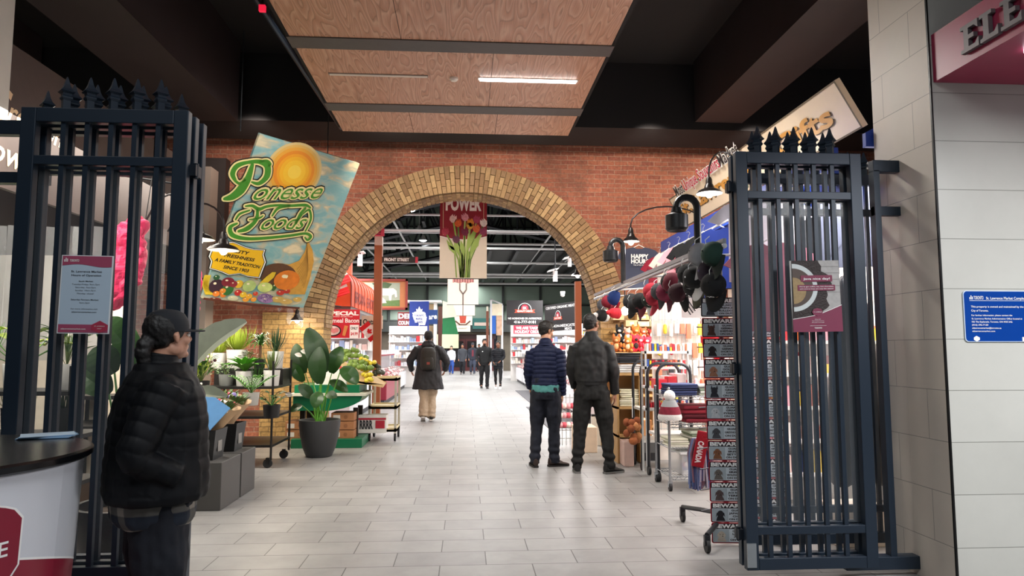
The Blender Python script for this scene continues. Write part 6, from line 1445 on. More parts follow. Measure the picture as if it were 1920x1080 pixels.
# ---- round dark planter and tall leaves beside the woman
q = gnd(318, 1052); t = thing('potted_plant', 'round black planter with big pale-veined paddle leaves rising before the flowers', 'plant', (-2.12, 4.62, 0))
b = MB(); b.lathe([(0, 0), (.16, 0), (.20, .04), (.28, .22), (.31, .4), (.30, .46), (.27, .46), (.27, .4), (0, .39)], C('#1b1c1e', rough=.35), 44, close=None); b.build('pot', t)
b = MB(); b.lathe([(.27, .40), (0, .41)], C('#3a2a1e', rough=.95), 24, close=None); b.build('soil', t)
b = MB()
def L2(px, py, Y=4.9): q = at(px, py, Y); return q-Vector((-2.12, 4.62, 0))
for (lb, tp, Y, w_, mt, up) in (((352, 700), (463, 603), 5.0, .26, LEAFG['silver'], (-.35, -1, .8)), ((355, 640), (392, 622), 5.2, .09, LEAFG['mid'], (0, -1, 1)), ((345, 745), (425, 745), 5.0, .14, LEAFG['silver'], (0, -.6, 1)), ((340, 700), (395, 655), 5.3, .16, LEAFG['dark'], (0, -1, .6)), ((230, 640), (195, 600), 5.0, .2, LEAFG['mid'], (0, -1, .5)), ((215, 700), (180, 650), 4.9, .22, LEAFG['dark'], (0, -1, .3)), ((250, 690), (240, 610), 5.1, .2, LEAFG['mid'], (0, -1, .3)), ((205, 740), (150, 700), 4.9, .2, LEAFG['dark'], (0, -1, .8))):
    q1, q2 = L2(*lb, Y), L2(*tp, Y); b.tube([(0, 0, .4), q1*.5+Vector((0, 0, .25)), q1], [.012, .01, .007], LEAFG['mid'], 8); blade(b, q1, q2, w_, mt, up, .08, .22, 16, .6, .035)
b.build('foliage', t)
# ---- shelves of pots seen through the gate
Mwood = C('#8a6c52', rough=.7)
t = thing('plant_shelving', 'tiered dark metal shelves of white pots behind the iron gate bars', 'shelves', (-4.55, 5.2, 0))
b = MB()
for z in (.46, .80, 1.12): b.box((0, .0, z-.03), (1.75, .5, z), M_tr)
b.build('shelf', t)
for x in (0, .85, 1.72): b = MB(); b.box((x, .0, 0), (x+.03, .03, 1.3), M_tr); b.box((x, .47, 0), (x+.03, .5, 1.3), M_tr); b.build('leg', t)
b = MB(); b.box((0, .48, .05), (1.75, .5, .44), Mwood); b.build('back_board', t)
kinds = ['broad', 'grass', 'bushy', 'palm', 'rosette', 'bushy']; lv = {1.12: 'top', .80: 'middle', .46: 'bottom'}
plc = ('first from the picture edge', 'second from the picture edge', 'third from the picture edge', 'fourth from the picture edge', 'last, nearest the woman')
i = 0
for z, pr in ((1.12, .10), (.80, .095), (.46, .11)):
    for k in range(5):
        kd = kinds[(i*5+k) % 6] if z < 1.1 else ('broad', 'palm', 'grass', 'broad', 'flowers')[k]; mt_ = [LEAFG['mid'], LEAFG['lime'], LEAFG['pale'], LEAFG['dark'], LEAFG['bright']][(i+k) % 5] if kd != 'flowers' else FL['white']
        rnd = random.Random(i); t = thing('potted_plant', f'pot plant on the {lv[z]} shelf behind the gate, {plc[k]}', 'plant', (-4.4+.36*k, 5.4+.03*(k % 2), z+.001)); pot_(t, pr, .19, (M_potw, M_potw, M_pott, M_potb)[(i*3+k) % 4]); foliage(kd, .17, (.34, .2, .22)[(1.12, .80, .46).index(z)]*(1.3 if z > 1 else 1), rnd, mt_).build('foliage', t); i += 1
# pink crumpled wrapping hung in the shop
Mpk = mat('pink_paper', '#e0225c', .5, var=.2, scale=8, em=0); Mpk.node_tree.nodes['Principled BSDF'].inputs['Sheen Weight'].default_value = .2
def crumple(p, rx, rz, lab, seed):
    b = MB(); b.ball((0, 0, 0), (rx, rx*.6, rz), Mpk, 16, 14); b.ball((rx*.4, 0, rz*.6), (rx*.7, rx*.5, rz*.5), Mpk, 16, 12); b.ball((-rx*.3, 0, -rz*.7), (rx*.8, rx*.5, rz*.5), Mpk, 16, 12)
    vs, fs = remeshed(b, .018, 1, lambda v, n: .05*noise.noise(v*7+Vector((seed, 0, 0)))+.035*(abs(noise.noise(v*14+Vector((seed, 3, 0))))-.3)); o = MB(); o.add(vs, fs, Mpk, False); o = o.build('pink_wrapping'); o.location = p; tag(o, lab, 'decoration')
    w = MB(); 
q = at(232, 490, 5.9); crumple(q, .17, .34, 'big crumpled bright pink wrapping hanging behind the iron gate', 1); q = at(352, 552, 6.6); crumple(q, .12, .26, 'smaller crumpled bright pink wrapping above the brim of the cap', 4)
b = MB(); b.cyl((-3.1, 5.9, 2.9), (-2.62, 6.3, 2.9), .008, M_tr, 6); b.cyl((-2.72, 5.95, 2.2), (-2.72, 6.1, 2.9), .004, M_tr, 5); tag(b.build('hanging_wire'), kind='structure')
# clear plastic sheet and pale chilled cabinet behind the gate
M_film = nodes('plastic_film', .12)[0]; bb_ = M_film.node_tree.nodes['Principled BSDF']; bb_.inputs['Base Color'].default_value = (.8, .82, .84, 1); bb_.inputs['Alpha'].default_value = .14
b = MB(); n = 40; vs = []
for k in range(n+1):
    x = -4.6+1.9*k/n; y = 6.3+.05*math.sin(k*1.3)+.03*math.sin(k*2.7)
    vs += [(x, y, 1.45), (x, y+.03*math.sin(k), 2.5)]
b.add(vs, [(2*k, 2*k+2, 2*k+3, 2*k+1) for k in range(n)], M_film, True); tag(b.build('plastic_curtain'), 'hanging clear plastic sheet behind the iron gate in the flower shop', 'curtain')
b = MB(); b.box((-5.4, 7.9, 1.3), (-3.9, 8.3, 2.45), C('#b9b4ac', rough=.3, var=.3, scale=2)); b.box((-5.4, 7.9, 0), (-3.9, 8.3, 1.3), C('#d8cdbb', rough=.5)); tag(b.build('cold_cabinet'), 'tall pale cabinet standing deep in the flower shop behind the gate', 'cabinet')

# ---- green produce stand with fruit
Mgs = C('#0f6b48', rough=.35, var=.06); gx0 = at(548, 780, 10.35).x; gx1 = at(683, 780, 10.35).x
t = thing('produce_stand', 'green wooden produce stand with pale rim and stepped base in front of the arch', 'stand', (gx0, 10.35, 0)); Wg = gx1-gx0
b = MB(); b.box((0, -.05, 0), (Wg-.02, .8, .13), Mgs, bev=.004); b.build('plinth', t)
b = MB(); b.box((.02, 0, .78), (Wg-.08, .8, .9), Mgs); b.box((-.02, -.06, .745), (Wg+.02, .8, .785), C('#d9d8c8')); b.build('tray', t)
b = MB(); vs = []; n = 10
for k in range(n+1):
    a = PI/2*k/n; x = Wg*.35+(Wg*.62)*math.sin(a); z = .745-.20*(1-math.sin(a)**3) if False else .745-.22*math.cos(a); vs += [(x, -.04, z), (x, .78, z), (x, -.04, .745), (x, .78, .745)]
fs = []
for k in range(n): i0 = 4*k; fs += [(i0, i0+4, i0+5, i0+1), (i0+2, i0+6, i0+4, i0), (i0+1, i0+5, i0+7, i0+3)]
b.add(vs, fs, Mgs, True); b.box((0, .02, .53), (Wg*.36, .78, .745), Mgs); b.build('apron', t)
for x in (.05, Wg-.2):
    for y in (.25, .7): b = MB(); b.box((x, y, .13), (x+.07, y+.06, .55), C('#2b211c')); b.build('leg', t)
# cartons under the stand
Mcart = C('#a36f49', rough=.8, var=.12); Mcartd = C('#5a3a26')
for k in range(3):
    for j, xo in enumerate((at(640, 800, 10.36).x-.15, at(618, 800, 10.5).x-.62)):
        if j == 1 and k == 2: continue
        t = thing('produce_carton', (f'brown produce carton under the green stand, {("lowest", "middle", "topmost")[k]} of its stack of three' if j == 0 else f'brown carton behind the big planter under the green stand, {("lower", "upper")[k % 2]} of its two'), 'carton', (xo, 10.36+.06*j, .131+.125*k))
        b = MB(); b.box((0, 0, 0), (.33, .38, .115), Mcart, bev=.004); b.box((.02, .02, .10), (.31, .36, .117), Mcartd); b.build('tray', t); b = MB(); b.box((.03, -.003, .02), (.13, .0, .085), C('#d9d3cb')); b.build('label_card', t)
        b = MB(); b.cyl((.21, -.002, .055), (.21, .0, .055), .028, C('#8a5a38'), 14); b.build('stamp', t)
bd = Board((at(672, 790, 10.9).x, 10.9, .14), (1, 0, 0), (0, 0, 1), .42, .27, C('#e9e6e2'), .3); bd.text('RRRR', .02, .07, .12, M_ink, 1, 'L', .05, width=.2); bd.rect(.0, .2, .42, .23, C('#b8243a'), 1); bd.rect(.26, .07, .4, .19, C('#b8243a'), 1)
tag(bd.mb.build('printed_carton'), 'white printed carton with red stripe between the green stand and the beige cart', 'carton')
b = MB(); b.box((0, 0, 0), (.45, .4, .23), C('#e9e7e2', rough=.7), bev=.006); o = b.build('white_carton'); o.location = (at(608, 720, 10.5).x-.12, 10.42, .9); tag(o, 'plain white carton on the green stand in front of the fruit', 'carton')
# fruit, each piece a thing of its own
def fruit_mesh(name, mt, r, stem=True, taper=.0):
    b = MB(); prof = [(0, -r[2])]+[(r[0]*math.cos(a)*(1-taper*math.sin(a)), r[2]*math.sin(a)) for a in [-PI/2+PI*k/9 for k in range(1, 9)]]+[(0, r[2]*1.0)]
    b.lathe(prof, mt, 14, close=None)
    if stem: b.cyl((0, 0, r[2]*.95), (0, 0, r[2]*1.15), .004, C('#4a3a22'), 5)
    return b.build(name)
def heap(name, cat, mt_, r, spots, lab, group, taper=0, rr=None):
    rnd = random.Random(len(spots)+ord(name[0])); o = None
    for i, (x, y, z) in enumerate(spots):
        if o is None: o = fruit_mesh(name, mt_, r, True, taper); c = o
        else: c = o.copy(); COL.objects.link(c)
        c.location = (x, y, z); c.rotation_euler = (rnd.uniform(.9, 1.8), rnd.uniform(-.5, .5), rnd.uniform(0, 6)); tag(c, lab, cat, group)
fy = 10.75
def spots(px0, py0, px1, py1, rows, per, Y0_, dY, seed, jit=.01):
    r_ = random.Random(seed); out = []
    for j in range(rows):
        for k in range(per):
            u = (k+.5*(j % 2)+r_.uniform(-.15, .15))/per; v = j/(max(1, rows-1)); q = at(px0+(px1-px0)*u, py0+(py1-py0)*v+r_.uniform(-2, 2)+u*0, Y0_-dY*v); out.append((q.x, q.y, q.z))
    return out
def slope_spots(poly_rows, Y0_, dY, seed):
    r_ = random.Random(seed); out = []; n = len(poly_rows)
    for j, (xa, ya, xb, yb, per) in enumerate(poly_rows):
        for k in range(per):
            u = (k+.5*(j % 2)+r_.uniform(.1, .8))/per; q = at(xa+(xb-xa)*u, ya+(yb-ya)*u+r_.uniform(-3, 3), Y0_-dY*j/max(1, n-1)+r_.uniform(-.03, .03)); out.append(tuple(q))
    return out
heap('mango', 'fruit', mat('mango_skin', '#6f8a3a', .4, var=.4, scale=8), (.042, .042, .055), slope_spots([(632, 655, 672, 660, 6), (632, 664, 684, 670, 7), (640, 673, 690, 680, 7), (652, 683, 695, 690, 6)], 10.95, .35, 1), 'green mango in the sloping heap on the green stand', 'green mangoes heaped on the stand', .15)
heap('avocado', 'fruit', mat('avocado_skin', '#35382a', .5, var=.3, scale=20, bump=.3), (.036, .036, .05), slope_spots([(688, 681, 712, 688, 4), (690, 690, 716, 697, 4), (700, 698, 722, 702, 3)], 10.85, .2, 2), 'dark avocado beside the mangoes on the stand', 'dark avocados on the stand', .25)
heap('star_fruit', 'fruit', mat('yellow_fruit', '#d9c43a', .4, var=.25, scale=9), (.034, .034, .048), slope_spots([(676, 672, 704, 680, 5), (676, 690, 692, 695, 4), (680, 700, 696, 705, 4), (684, 709, 697, 713, 3)], 10.75, .25, 3), 'yellow fruit in the heap between mangoes and avocados', 'yellow fruit on the stand', .1)
heap('pomegranate', 'fruit', mat('pome_skin', '#b5303a', .4, var=.3, scale=9), (.045, .045, .045), slope_spots([(622, 683, 636, 686, 2), (628, 690, 640, 692, 2)], 10.6, .1, 4), 'red pomegranate at the near end of the fruit heap', 'pomegranates on the stand')
b = MB(); g0 = at(632, 672, 10.9); g1 = at(724, 712, 10.9); b.add([(g0.x, 11.02, g0.z), (g1.x, 11.02, g1.z-.04), (g1.x, 10.5, g1.z-.10), (g0.x, 10.5, g0.z-.28), (g0.x, 11.02, .9), (g1.x, 11.02, .9), (g1.x, 10.5, .9), (g0.x, 10.5, .9)], [(0, 3, 2, 1), (0, 1, 5, 4), (1, 2, 6, 5), (2, 3, 7, 6), (3, 0, 4, 7)], C('#c8a878', rough=.8)); tag(b.build('fruit_display'), 'sloping cardboard display box carrying the heap of fruit', 'display box')
# ---- beige three-tier cart
Mbg = C('#c9b98e', rough=.5, var=.06); q = gnd(692, 818); x0 = at(690, 800, 11.0).x; x1 = at(743, 800, 11.0).x; W = x1-x0
t = thing('utility_cart', 'beige three-tier cart on black wheels at the edge of the arch', 'cart', (x0, 11.0, 0))
for z in (.985, .55, .20):
    b = MB(); b.box((0, 0, z-.055), (W, .62, z-.02), Mbg); b.box((0, 0, z-.055), (W, .02, z), Mbg); b.box((0, .6, z-.055), (W, .62, z), Mbg); b.box((0, 0, z-.055), (.02, .62, z), Mbg); b.box((W-.02, 0, z-.055), (W, .62, z), Mbg); b.build('shelf', t)
for x in (0, W-.035):
    for y in (0, .585): b = MB(); b.box((x, y, .12), (x+.035, y+.035, .97), C('#b9b3a4', rough=.5)); b.build('leg', t)
for x in (.02, W-.02):
    for y in (.03, .59): b = MB(); b.cyl((x-.014, y, .06), (x+.014, y, .06), .06, C('#16161a'), 18); b.box((x-.018, y-.02, .06), (x+.018, y+.02, .13), C('#2a2a2e')); b.build('wheel', t)
# plastic bags hanging by the pier
for i, (px, py, h_) in enumerate(((543, 585, .42), (565, 592, .40), (523, 560, .4))):
    q = at(px, py, 10.85); b = MB(); b.ball((0, 0, 0), (.05, .03, h_/2), M_film, 12, 12); vs, fs = remeshed(b, .012, 0, lambda v, n: .03*noise.noise(v*12+Vector((i, 0, 0)))); o = MB(); o.add(vs, fs, M_film, True); o = o.build('plastic_bag'); o.location = q; tag(o, f'clear plastic bag hanging at the buff brick pier, {("nearest the lamp", "just right of the lamp", "farthest left")[i]}', 'bag')
b = MB(); b.cyl(at(500, 556, 10.8), at(640, 575, 12.3), .012, M_tr, 6); tag(b.build('hanging_rail'), kind='structure')
# ================================================================ souvenir stall on the right
# cream board with gold black-letter lettering
s0, s1, s2, s3 = para((1260, 372), (1580, 143), (1618, 239), (1285, 426), 8.9)
bd = quadboard(s0, s1, s3, C('#e9d3b4', rough=.5, var=.04), .05); bd.e = .0016; W, H = bd.W, bd.H; Mgd = C('#c98a2a', rough=.4, var=.15); Mgk = C('#4a3418')
for i, (m_, o_) in enumerate(((Mgk, .012), (Mgd, 0))):
    bd.text('St. Lawrence', .09+o_, H*.34-o_, H*.36, m_, 2+i*2, 'L', .03-.0*i, .12, width=W*.55, space=.95); bd.text('Gifts', W*.70+o_, H*.34-o_, H*.38, m_, 2+i*2, 'L', .03, .12, width=W*.24)
bd.text('365', W*.42, H*.08, H*.16, C('#5a6a5a'), 3, 'L', .02, .2, width=W*.09)
for x0, y0, x1, y1 in ((0, 0, W, .015), (0, H-.015, W, H), (0, 0, .015, H), (W-.015, 0, W, H)): bd.rect(x0, y0, x1, y1, C('#6a5a44'), 1)
tag(bd.mb.build('gift_stall_board'), 'long cream board with gold old-style lettering rising toward the gate top', 'sign')
t = thing('script_lettering', 'white and red cut-out script lettering along the top of the cream board', 'sign', (0, 0, 0))
for tx_, u0, wd_, c in (('Most', .34, .30, '#f4efe6'), ('Unique', .66, .42, '#c8324a'), ('Souvenirs', 1.12, .62, '#c8324a'), ('Market', 1.72, .5, '#f4efe6')):
    for lay, (m_, bo, zz) in enumerate(((C('#f4efe6'), .07, .0), (C('#2a1a1a') if c == '#f4efe6' else C(c), .01, .004))):
        b2 = Board(bd.o+bd.v*(H-.04)+bd.w*(.03+zz), bd.u, bd.v, W, .3, mb=MB()); b2.e = .001; b2.text(tx_, u0, 0, .13, m_, 0, 'L', bo, .3, width=wd_); b2.mb.build('word', t)
# blue fascia and rail for shirts
Mbl = C('#1d3f9c', rough=.5, var=.05); XB = 2.62
y_of = lambda px, X=XB: X*1300/(px-873)
yF = y_of(1247); z_t = 1.42+(655-452)*yF/1300
b = MB(); b.box((XB, 3.9+.8, z_t-.17), (XB+.04, yF, z_t+.02), Mbl); b.box((XB+.04, 4.7, z_t-.3), (XB+.1, yF, z_t-.17), Mbl); b.cyl((XB-.05, 4.75, z_t-.16), (XB-.05, yF, z_t-.16), .012, M_pipe, 8); tag(b.build('blue_fascia'), 'long blue fascia with shirt rail above the souvenir stall', 'fascia')
q = at(1668, 212, 4.75); b = MB(); b.add([(XB+.2, 4.62, 2.85), (XB+.75, 4.62, 2.85), (XB+.75, 4.62, 3.25), (XB+.2, 4.62, 2.95), (XB+.2, 4.66, 2.85), (XB+.75, 4.66, 2.85), (XB+.75, 4.66, 3.25), (XB+.2, 4.66, 2.95)], [(0, 1, 2, 3), (7, 6, 5, 4), (0, 4, 5, 1), (1, 5, 6, 2), (2, 6, 7, 3), (3, 7, 4, 0)], Mbl); tag(b.build('blue_hoarding'), 'deep blue slanted board next to the tiled column above the gate', 'hoarding')
# wooden back walls of the stall and white backing
b = MB(); b.box((4.3, 4.7, 0), (4.4, 11.1, 2.75), C('#e6dfd6', rough=.6)); struct(b, 'wall_stall_back')
# ---- T-shirts
def tee(p, rz, c, lab, w=.5, h=.66, draw=None, hang=True, name='t_shirt', long=False):
    t = thing(name, lab, 't-shirt', p, rz, None); m_ = C(c, rough=.85, var=.1)
    o = [(-.09, 0), (-.16, -.02), (-.27, -.07), (-.40, -.25), (-.31, -.31), (-.24, -.22), (-.245, -1.0), (.245, -1.0), (.24, -.22), (.31, -.31), (.40, -.25), (.27, -.07), (.16, -.02), (.09, 0), (.05, -.035), (-.05, -.035)]
    o = [(x*w/.5, z*h) for x, z in reversed(o)]; b = MB(); M = Matrix.Rotation(PI/2, 4, 'X'); b.prism(o, -.012, .012, m_, M)
    bm = bmesh.new(); me = bpy.data.meshes.new('q'); me.from_pydata(b.v, [], b.f); bm.from_mesh(me); bmesh.ops.triangulate(bm, faces=bm.faces[:]); bmesh.ops.subdivide_edges(bm, edges=bm.edges[:], cuts=2, use_grid_fill=False); bm.verts.index_update()
    v = [(x.co.x, x.co.y+.025*math.sin(x.co.x*22+x.co.z*4)*min(1, -x.co.z*2.5), x.co.z) for x in bm.verts]; f = [[y.index for y in x.verts] for x in bm.faces]; bm.free(); bpy.data.meshes.remove(me)
    b = MB(); b.add(v, f, m_, True)
    if draw: d = Board((-w/2, -.042, -h), (1, 0, 0), (0, 0, 1), w, h, mb=b); d.e = .002; draw(d, w, h)
    b.build('shirt', t)
    b = MB(); b.tube([(-.15*w/.5, 0, -.03), (0, 0, .04), (.15*w/.5, 0, -.03)], .006, M_w, 6); b.tube([(0, 0, .04), (0, 0, .07), (.02, 0, .1), (0, 0, .12), (-.02, 0, .11)], .004, C('#b9bcc0', metal=.8, rough=.3), 6); b.build('hanger', t); return t
def happy(d, w, h):
    d.text('HAPPY', w/2, h*.72, .062, M_w, 0, bold=.05, width=.27); d.text('HOUR$', w/2, h*.60, .062, M_w, 0, bold=.05, width=.27); d.text('THE AFTER PARTY', w/2, h*.54, .02, M_w, 0, width=.2)
q = at(1198, 464, 10.3); tee(q, 0, '#3d4358', 'slate blue T-shirt reading HAPPY HOURS hung before the brick wall', .46, .62, happy)
def patch(c): return lambda d, w, h: (d.disc(w/2, h*.66, w*.17, C(c), 0, h*.13), d.text('CANADA', w/2, h*.46, .03, C(c), 0, width=w*.4))
for i, (px, c, lab, dr) in enumerate(((1253, '#8e1830', 'crimson T-shirt at the far end of the shirt rail', patch('#b8405a')), (1272, '#bdb6ad', 'light grey patterned T-shirt next to the crimson one', patch('#8a8a90')), (1292, '#d98c98', 'pink T-shirt between the grey and the black ones', patch('#a83050')), (1312, '#141418', 'plain black T-shirt with paper tag on the shirt rail', None), (1342, '#101115', 'black T-shirt with a red figure in a white oval', patch('#c8324a')), (1372, '#1c3a9a', 'royal blue T-shirt at the gate edge', None))):
    Y = y_of(px, XB-.1); tee((XB-.16, Y, z_t-.24), R(-50), c, lab, .36, .60, dr)
def wht(d, w, h): d.text('TORONTO', w/2, h*.68, .045, C('#8a3040'), 0, width=w*.42); d.disc(w/2, h*.5, w*.12, C('#c8324a'), 0)
for px, py, Y, rz, c, lab, dr, w_ in ((1425, 370, 5.2, -25, '#d8d4dc', 'pale lilac T-shirt seen through the gate bars', None, .5), (1470, 355, 5.5, -12, '#ecebea', 'white T-shirt hanging behind the gate, next to the lilac one', wht, .55), (1515, 370, 5.7, 8, '#e2dfe4', 'white sweatshirt with faded print behind the gate', wht, .55), (1555, 350, 5.4, 0, '#17181c', 'black T-shirt with orange and white lettering behind the gate', None, .5), (1592, 345, 5.2, -20, '#1b2030', 'dark navy T-shirt near the tiled column', None, .5), (1448, 455, 4.98, -10, '#c97a8c', 'rose coloured T-shirt low behind the gate bars', None, .45)):
    q = at(px, py, Y); tee(q, R(rz), c, lab, w_, .66, dr if 'orange' not in lab else lambda d, w, h: (d.disc(w/2, h*.74, w*.16, C('#d9602a'), 0, h*.06), d.text('TORONTO', w/2, h*.6, .04, M_w, 0, width=w*.42)))
# ---- cap rail
XR, ZR = 1.75, 2.12
b = MB(); b.cyl((XR, 4.55, ZR), (XR, 9.3, ZR-.02), .018, C('#9a9ca0', metal=.7, rough=.35), 10); b.box((XR-.012, 4.55, ZR+.015), (XR+.012, 9.3, ZR+.05), C('#77797c', metal=.6, rough=.4))
for y in (5.1, 6.6, 8.1, 9.2): b.cyl((XR, y, ZR), (XB, y, ZR+.05), .01, M_pipe, 6)
tag(b.build('cap_rail'), 'long metal rail of hanging caps along the front of the souvenir stall', 'rail')
def arm_lamp(Y, h, r, lab):
    t = thing('arm_spotlight', lab, 'spotlight', (XR, Y, ZR+.03)); b = MB(); pts = [(0, 0, 0), (0, 0, h)]+[(-r+r*math.cos(a), 0, h+r*math.sin(a)) for a in [PI*k/8 for k in range(1, 9)]]
    b.tube(pts, .028, M_potb, 10); b.build('arm', t); b = MB(); b.lathe([(.035, .02), (.045, -.02), (.085, -.04), (.085, -.14), (.07, -.16), (0, -.14)], M_potb, 20, (-2*r, 0, h-.02), close=None); b.build('head', t)
arm_lamp(XR*1300/(1173-873), .42, .07, 'black hooked spotlight over the far half of the cap rail'); arm_lamp(XR*1300/(1320-873), .34, .08, 'large black hooked spotlight over the near half of the cap rail')
MC = {}
def cap(px, py, c, c2, lab, s=1.0, kind='cap', tilt=0, X=XR):
    Y = X*1300/(px-873); p = at(px, py, Y); p.x = X+random.uniform(-.03, .03); t = thing('baseball_cap' if kind == 'cap' else 'knit_hat', lab, 'cap' if kind == 'cap' else 'hat', p, R(random.uniform(-70, -20)), None)
    rm = Matrix(((0, 0, -1), (-1, 0, 0), (0, 1, 0))); t.rotation_euler = (Matrix.Rotation(R(random.uniform(-5, 45)), 3, 'Z') @ rm @ Matrix.Rotation(R(random.uniform(-22, 22)), 3, 'Z') @ Matrix.Rotation(R(random.uniform(-20, 15)), 3, 'X')).to_euler(); s = min(s, 1.12)*.86; t.scale = (s, s, s)
    m1, m2 = C(c, rough=.85, var=.2), C(c2, rough=.8, var=.15)
    if kind == 'cap':
        b = MB(); b.lathe([(.088, 0), (.09, .03), (.085, .06), (.068, .09), (.04, .108), (0, .113)], m1, 22, close=None); b.lathe([(.084, .002), (.08, .05), (.04, .1), (0, .105)], m1, 22, close=None); b.ball((0, 0, .114), (.008, .008, .005), m2, 8, 5)
        d = Board((-.035, -.0905, .035), (1, 0, 0), (0, 0, 1), .07, .04, mb=b); d.e = .004; d.text(random.choice(('NY', 'TO', 'B', 'CAN', 'LA', 'T')), .035, .002, .034, m2 if c2 != c else M_w, 0, bold=.05, width=.05); b.build('crown', t)
        b = MB(); n = 12; vs = []
        for k in range(n+1):
            a = R(200+140*k/n); x, y = .089*math.cos(a), .089*math.sin(a); f_ = math.sin(PI*k/n)**.6; dz = -.02*abs(math.cos(a)); vs += [(x, y, .002), (x*1.02, y-.105*f_, dz), (x, y, -.003), (x*1.02, y-.105*f_, dz-.005)]
        fs = []
        for k in range(n): i0 = 4*k; j = i0+4; fs += [(i0, i0+1, j+1, j), (i0+2, j+2, j+3, i0+3), (i0+1, i0+3, j+3, j+1)]
        b.add(vs, fs, m2, True); b.build('brim', t)
    else:
        b = MB(); b.lathe([(.08, 0), (.088, .01), (.088, .055), (.082, .06)], m2, 20, close=None); b.lathe([(.084, .05), (.086, .1), (.07, .15), (.03, .18), (0, .185)], m1, 20, close=None); b.build('knit', t); b = MB(); b.ball((0, 0, .2), .04, m2, 10, 8); b.build('pompom', t)
    b = MB(); b.tube([(0, .05, .09), (0, .09, .1), (0, .13, .07)], .003, M_w, 5); b.build('clip', t); return t
K = '#121214'
for a_ in ((1133, 572, '#5a5a60', K, 'grey cap at the far end of the cap rail'), (1143, 592, K, '#e8e6e2', 'black and white knit hat hanging low at the far end of the rail', 1.0, 'hat'), (1150, 566, '#8a1a30', '#8a1a30', 'maroon cap beside the blue and red one'), (1160, 560, '#1d3a7a', '#b8243a', 'blue cap with red front, first big one from the far end', 1.15), (1168, 588, '#e02c38', '#e02c38', 'fluffy red hat under the blue cap', .8, 'hat'), (1190, 566, '#2a2a2c', '#2a2a2c', 'charcoal cap right of the lit bulb on the rail', 1.1), (1200, 572, '#1a1a1c', '#4a4a52', 'black cap with grey brim next to the charcoal one'),
            (1211, 566, K, '#7a2a3a', 'black cap with plum brim in the middle of the rail', 1.05), (1222, 562, '#1d2a22', '#d8d8d4', 'dark green cap with light emblem'), (1232, 546, '#c0283c', '#c0283c', 'bright red cap, highest of the red ones', 1.1), (1243, 560, '#a8243a', '#a8243a', 'red cap hanging just below the highest red one'), (1252, 548, '#4a4a4e', '#3a3a3e', 'mid grey cap between two red caps'), (1261, 548, '#7a2440', '#5a1a30', 'burgundy cap right of the mid grey one', 1.05), (1268, 530, K, K, 'plain black cap high on the rail before the plaid one', 1.0), (1280, 532, '#6a1a2c', K, 'dark red plaid cap with black brim', 1.15),
            (1290, 548, '#3a1a22', K, 'brownish cap partly behind the plaid one'), (1300, 515, K, '#1b1b1e', 'biggest black cap near the middle of the near half', 1.35), (1312, 535, '#1a1a1c', '#4c4c3c', 'black cap with khaki brim above the flag with the red and blue disc', 1.2), (1322, 520, K, '#e8e8e8', 'black cap with white letters beside the khaki brimmed one', 1.1), (1338, 480, '#8d8f94', '#6a6c70', 'silver grey cap standing out near the gate', 1.35), (1346, 512, '#2a2030', '#5a4a7a', 'black and violet cap under the silver one', 1.15), (1358, 536, K, K, 'black cap hanging lowest next to the gate', 1.2), (1364, 478, '#1b3a30', '#12201c', 'dark green cap nearest the gate', 1.15)):
    cap(*a_)
gooseneck(1183, 452, 8.0, .6, 'lit goose-neck lamp above the slate blue T-shirt', 12, .1, .9, (1, .93, .85)); gooseneck(1330, 362, 6.6, .4, 'brightest goose-neck lamp in front of the cream board', 16, .13, .3, (1, .95, .88))
b = MB(); q = at(1172, 583, 8.6); b.ball((0, 0, 0), (.05, .05, .055), mat('bulb_glow', '#fff3df', em=30), 14, 10); b.cyl((0, 0, .04), (0, 0, .5), .008, M_potb, 6); o = b.build('bare_bulb'); o.location = q; tag(o, 'bare lit bulb hanging among the caps beside the blue cap', 'bulb')
gooseneck(1083, 516, 12.3, .4, 'lit lamp before the light orange wooden post', 10, .12, .3)
# ---- flags in the stall
def korea(d, w, h):
    d.rect(0, 0, w, h, M_w, 0); r = w*.27; cx, cy = w/2, h*.62; n = 20
    d.disc(cx, cy, r, C('#2a3f96'), 1); d.poly([(cx+r*math.cos(a), cy+r*math.sin(a)) for a in [R(-30)+PI*k/n for k in range(n+1)]], C('#d0303e'), 2)
    ux, uy = math.cos(R(-30)), math.sin(R(-30)); d.disc(cx+ux*r/2, cy+uy*r/2, r/2, C('#2a3f96'), 4); d.disc(cx-ux*r/2, cy-uy*r/2, r/2, C('#d0303e'), 5)
    for sx in (-1, 1):
        for k in range(3): d.line([(cx+sx*(r*.75+k*.022)-.03, cy-r*1.5+(.045*-sx)-.018*k), (cx+sx*(r*.75+k*.022)+.03, cy-r*1.5+(.045*sx)-.018*k)], .010, M_ink, 3)
q0 = at(1278, 596, 6.4); flag('korea_flag', 'white flag with a red and blue disc hanging under the caps', .34, .40, korea, q0, wave=.006)
q0 = at(1318, 636, 5.8); flag('canada_flag', 'red and white flag leaning beside the rack of dog signs', .36, .2, canada, (q0.x-.02, 5.8, q0.z+.02), 0, 0, R(78), wave=.01)
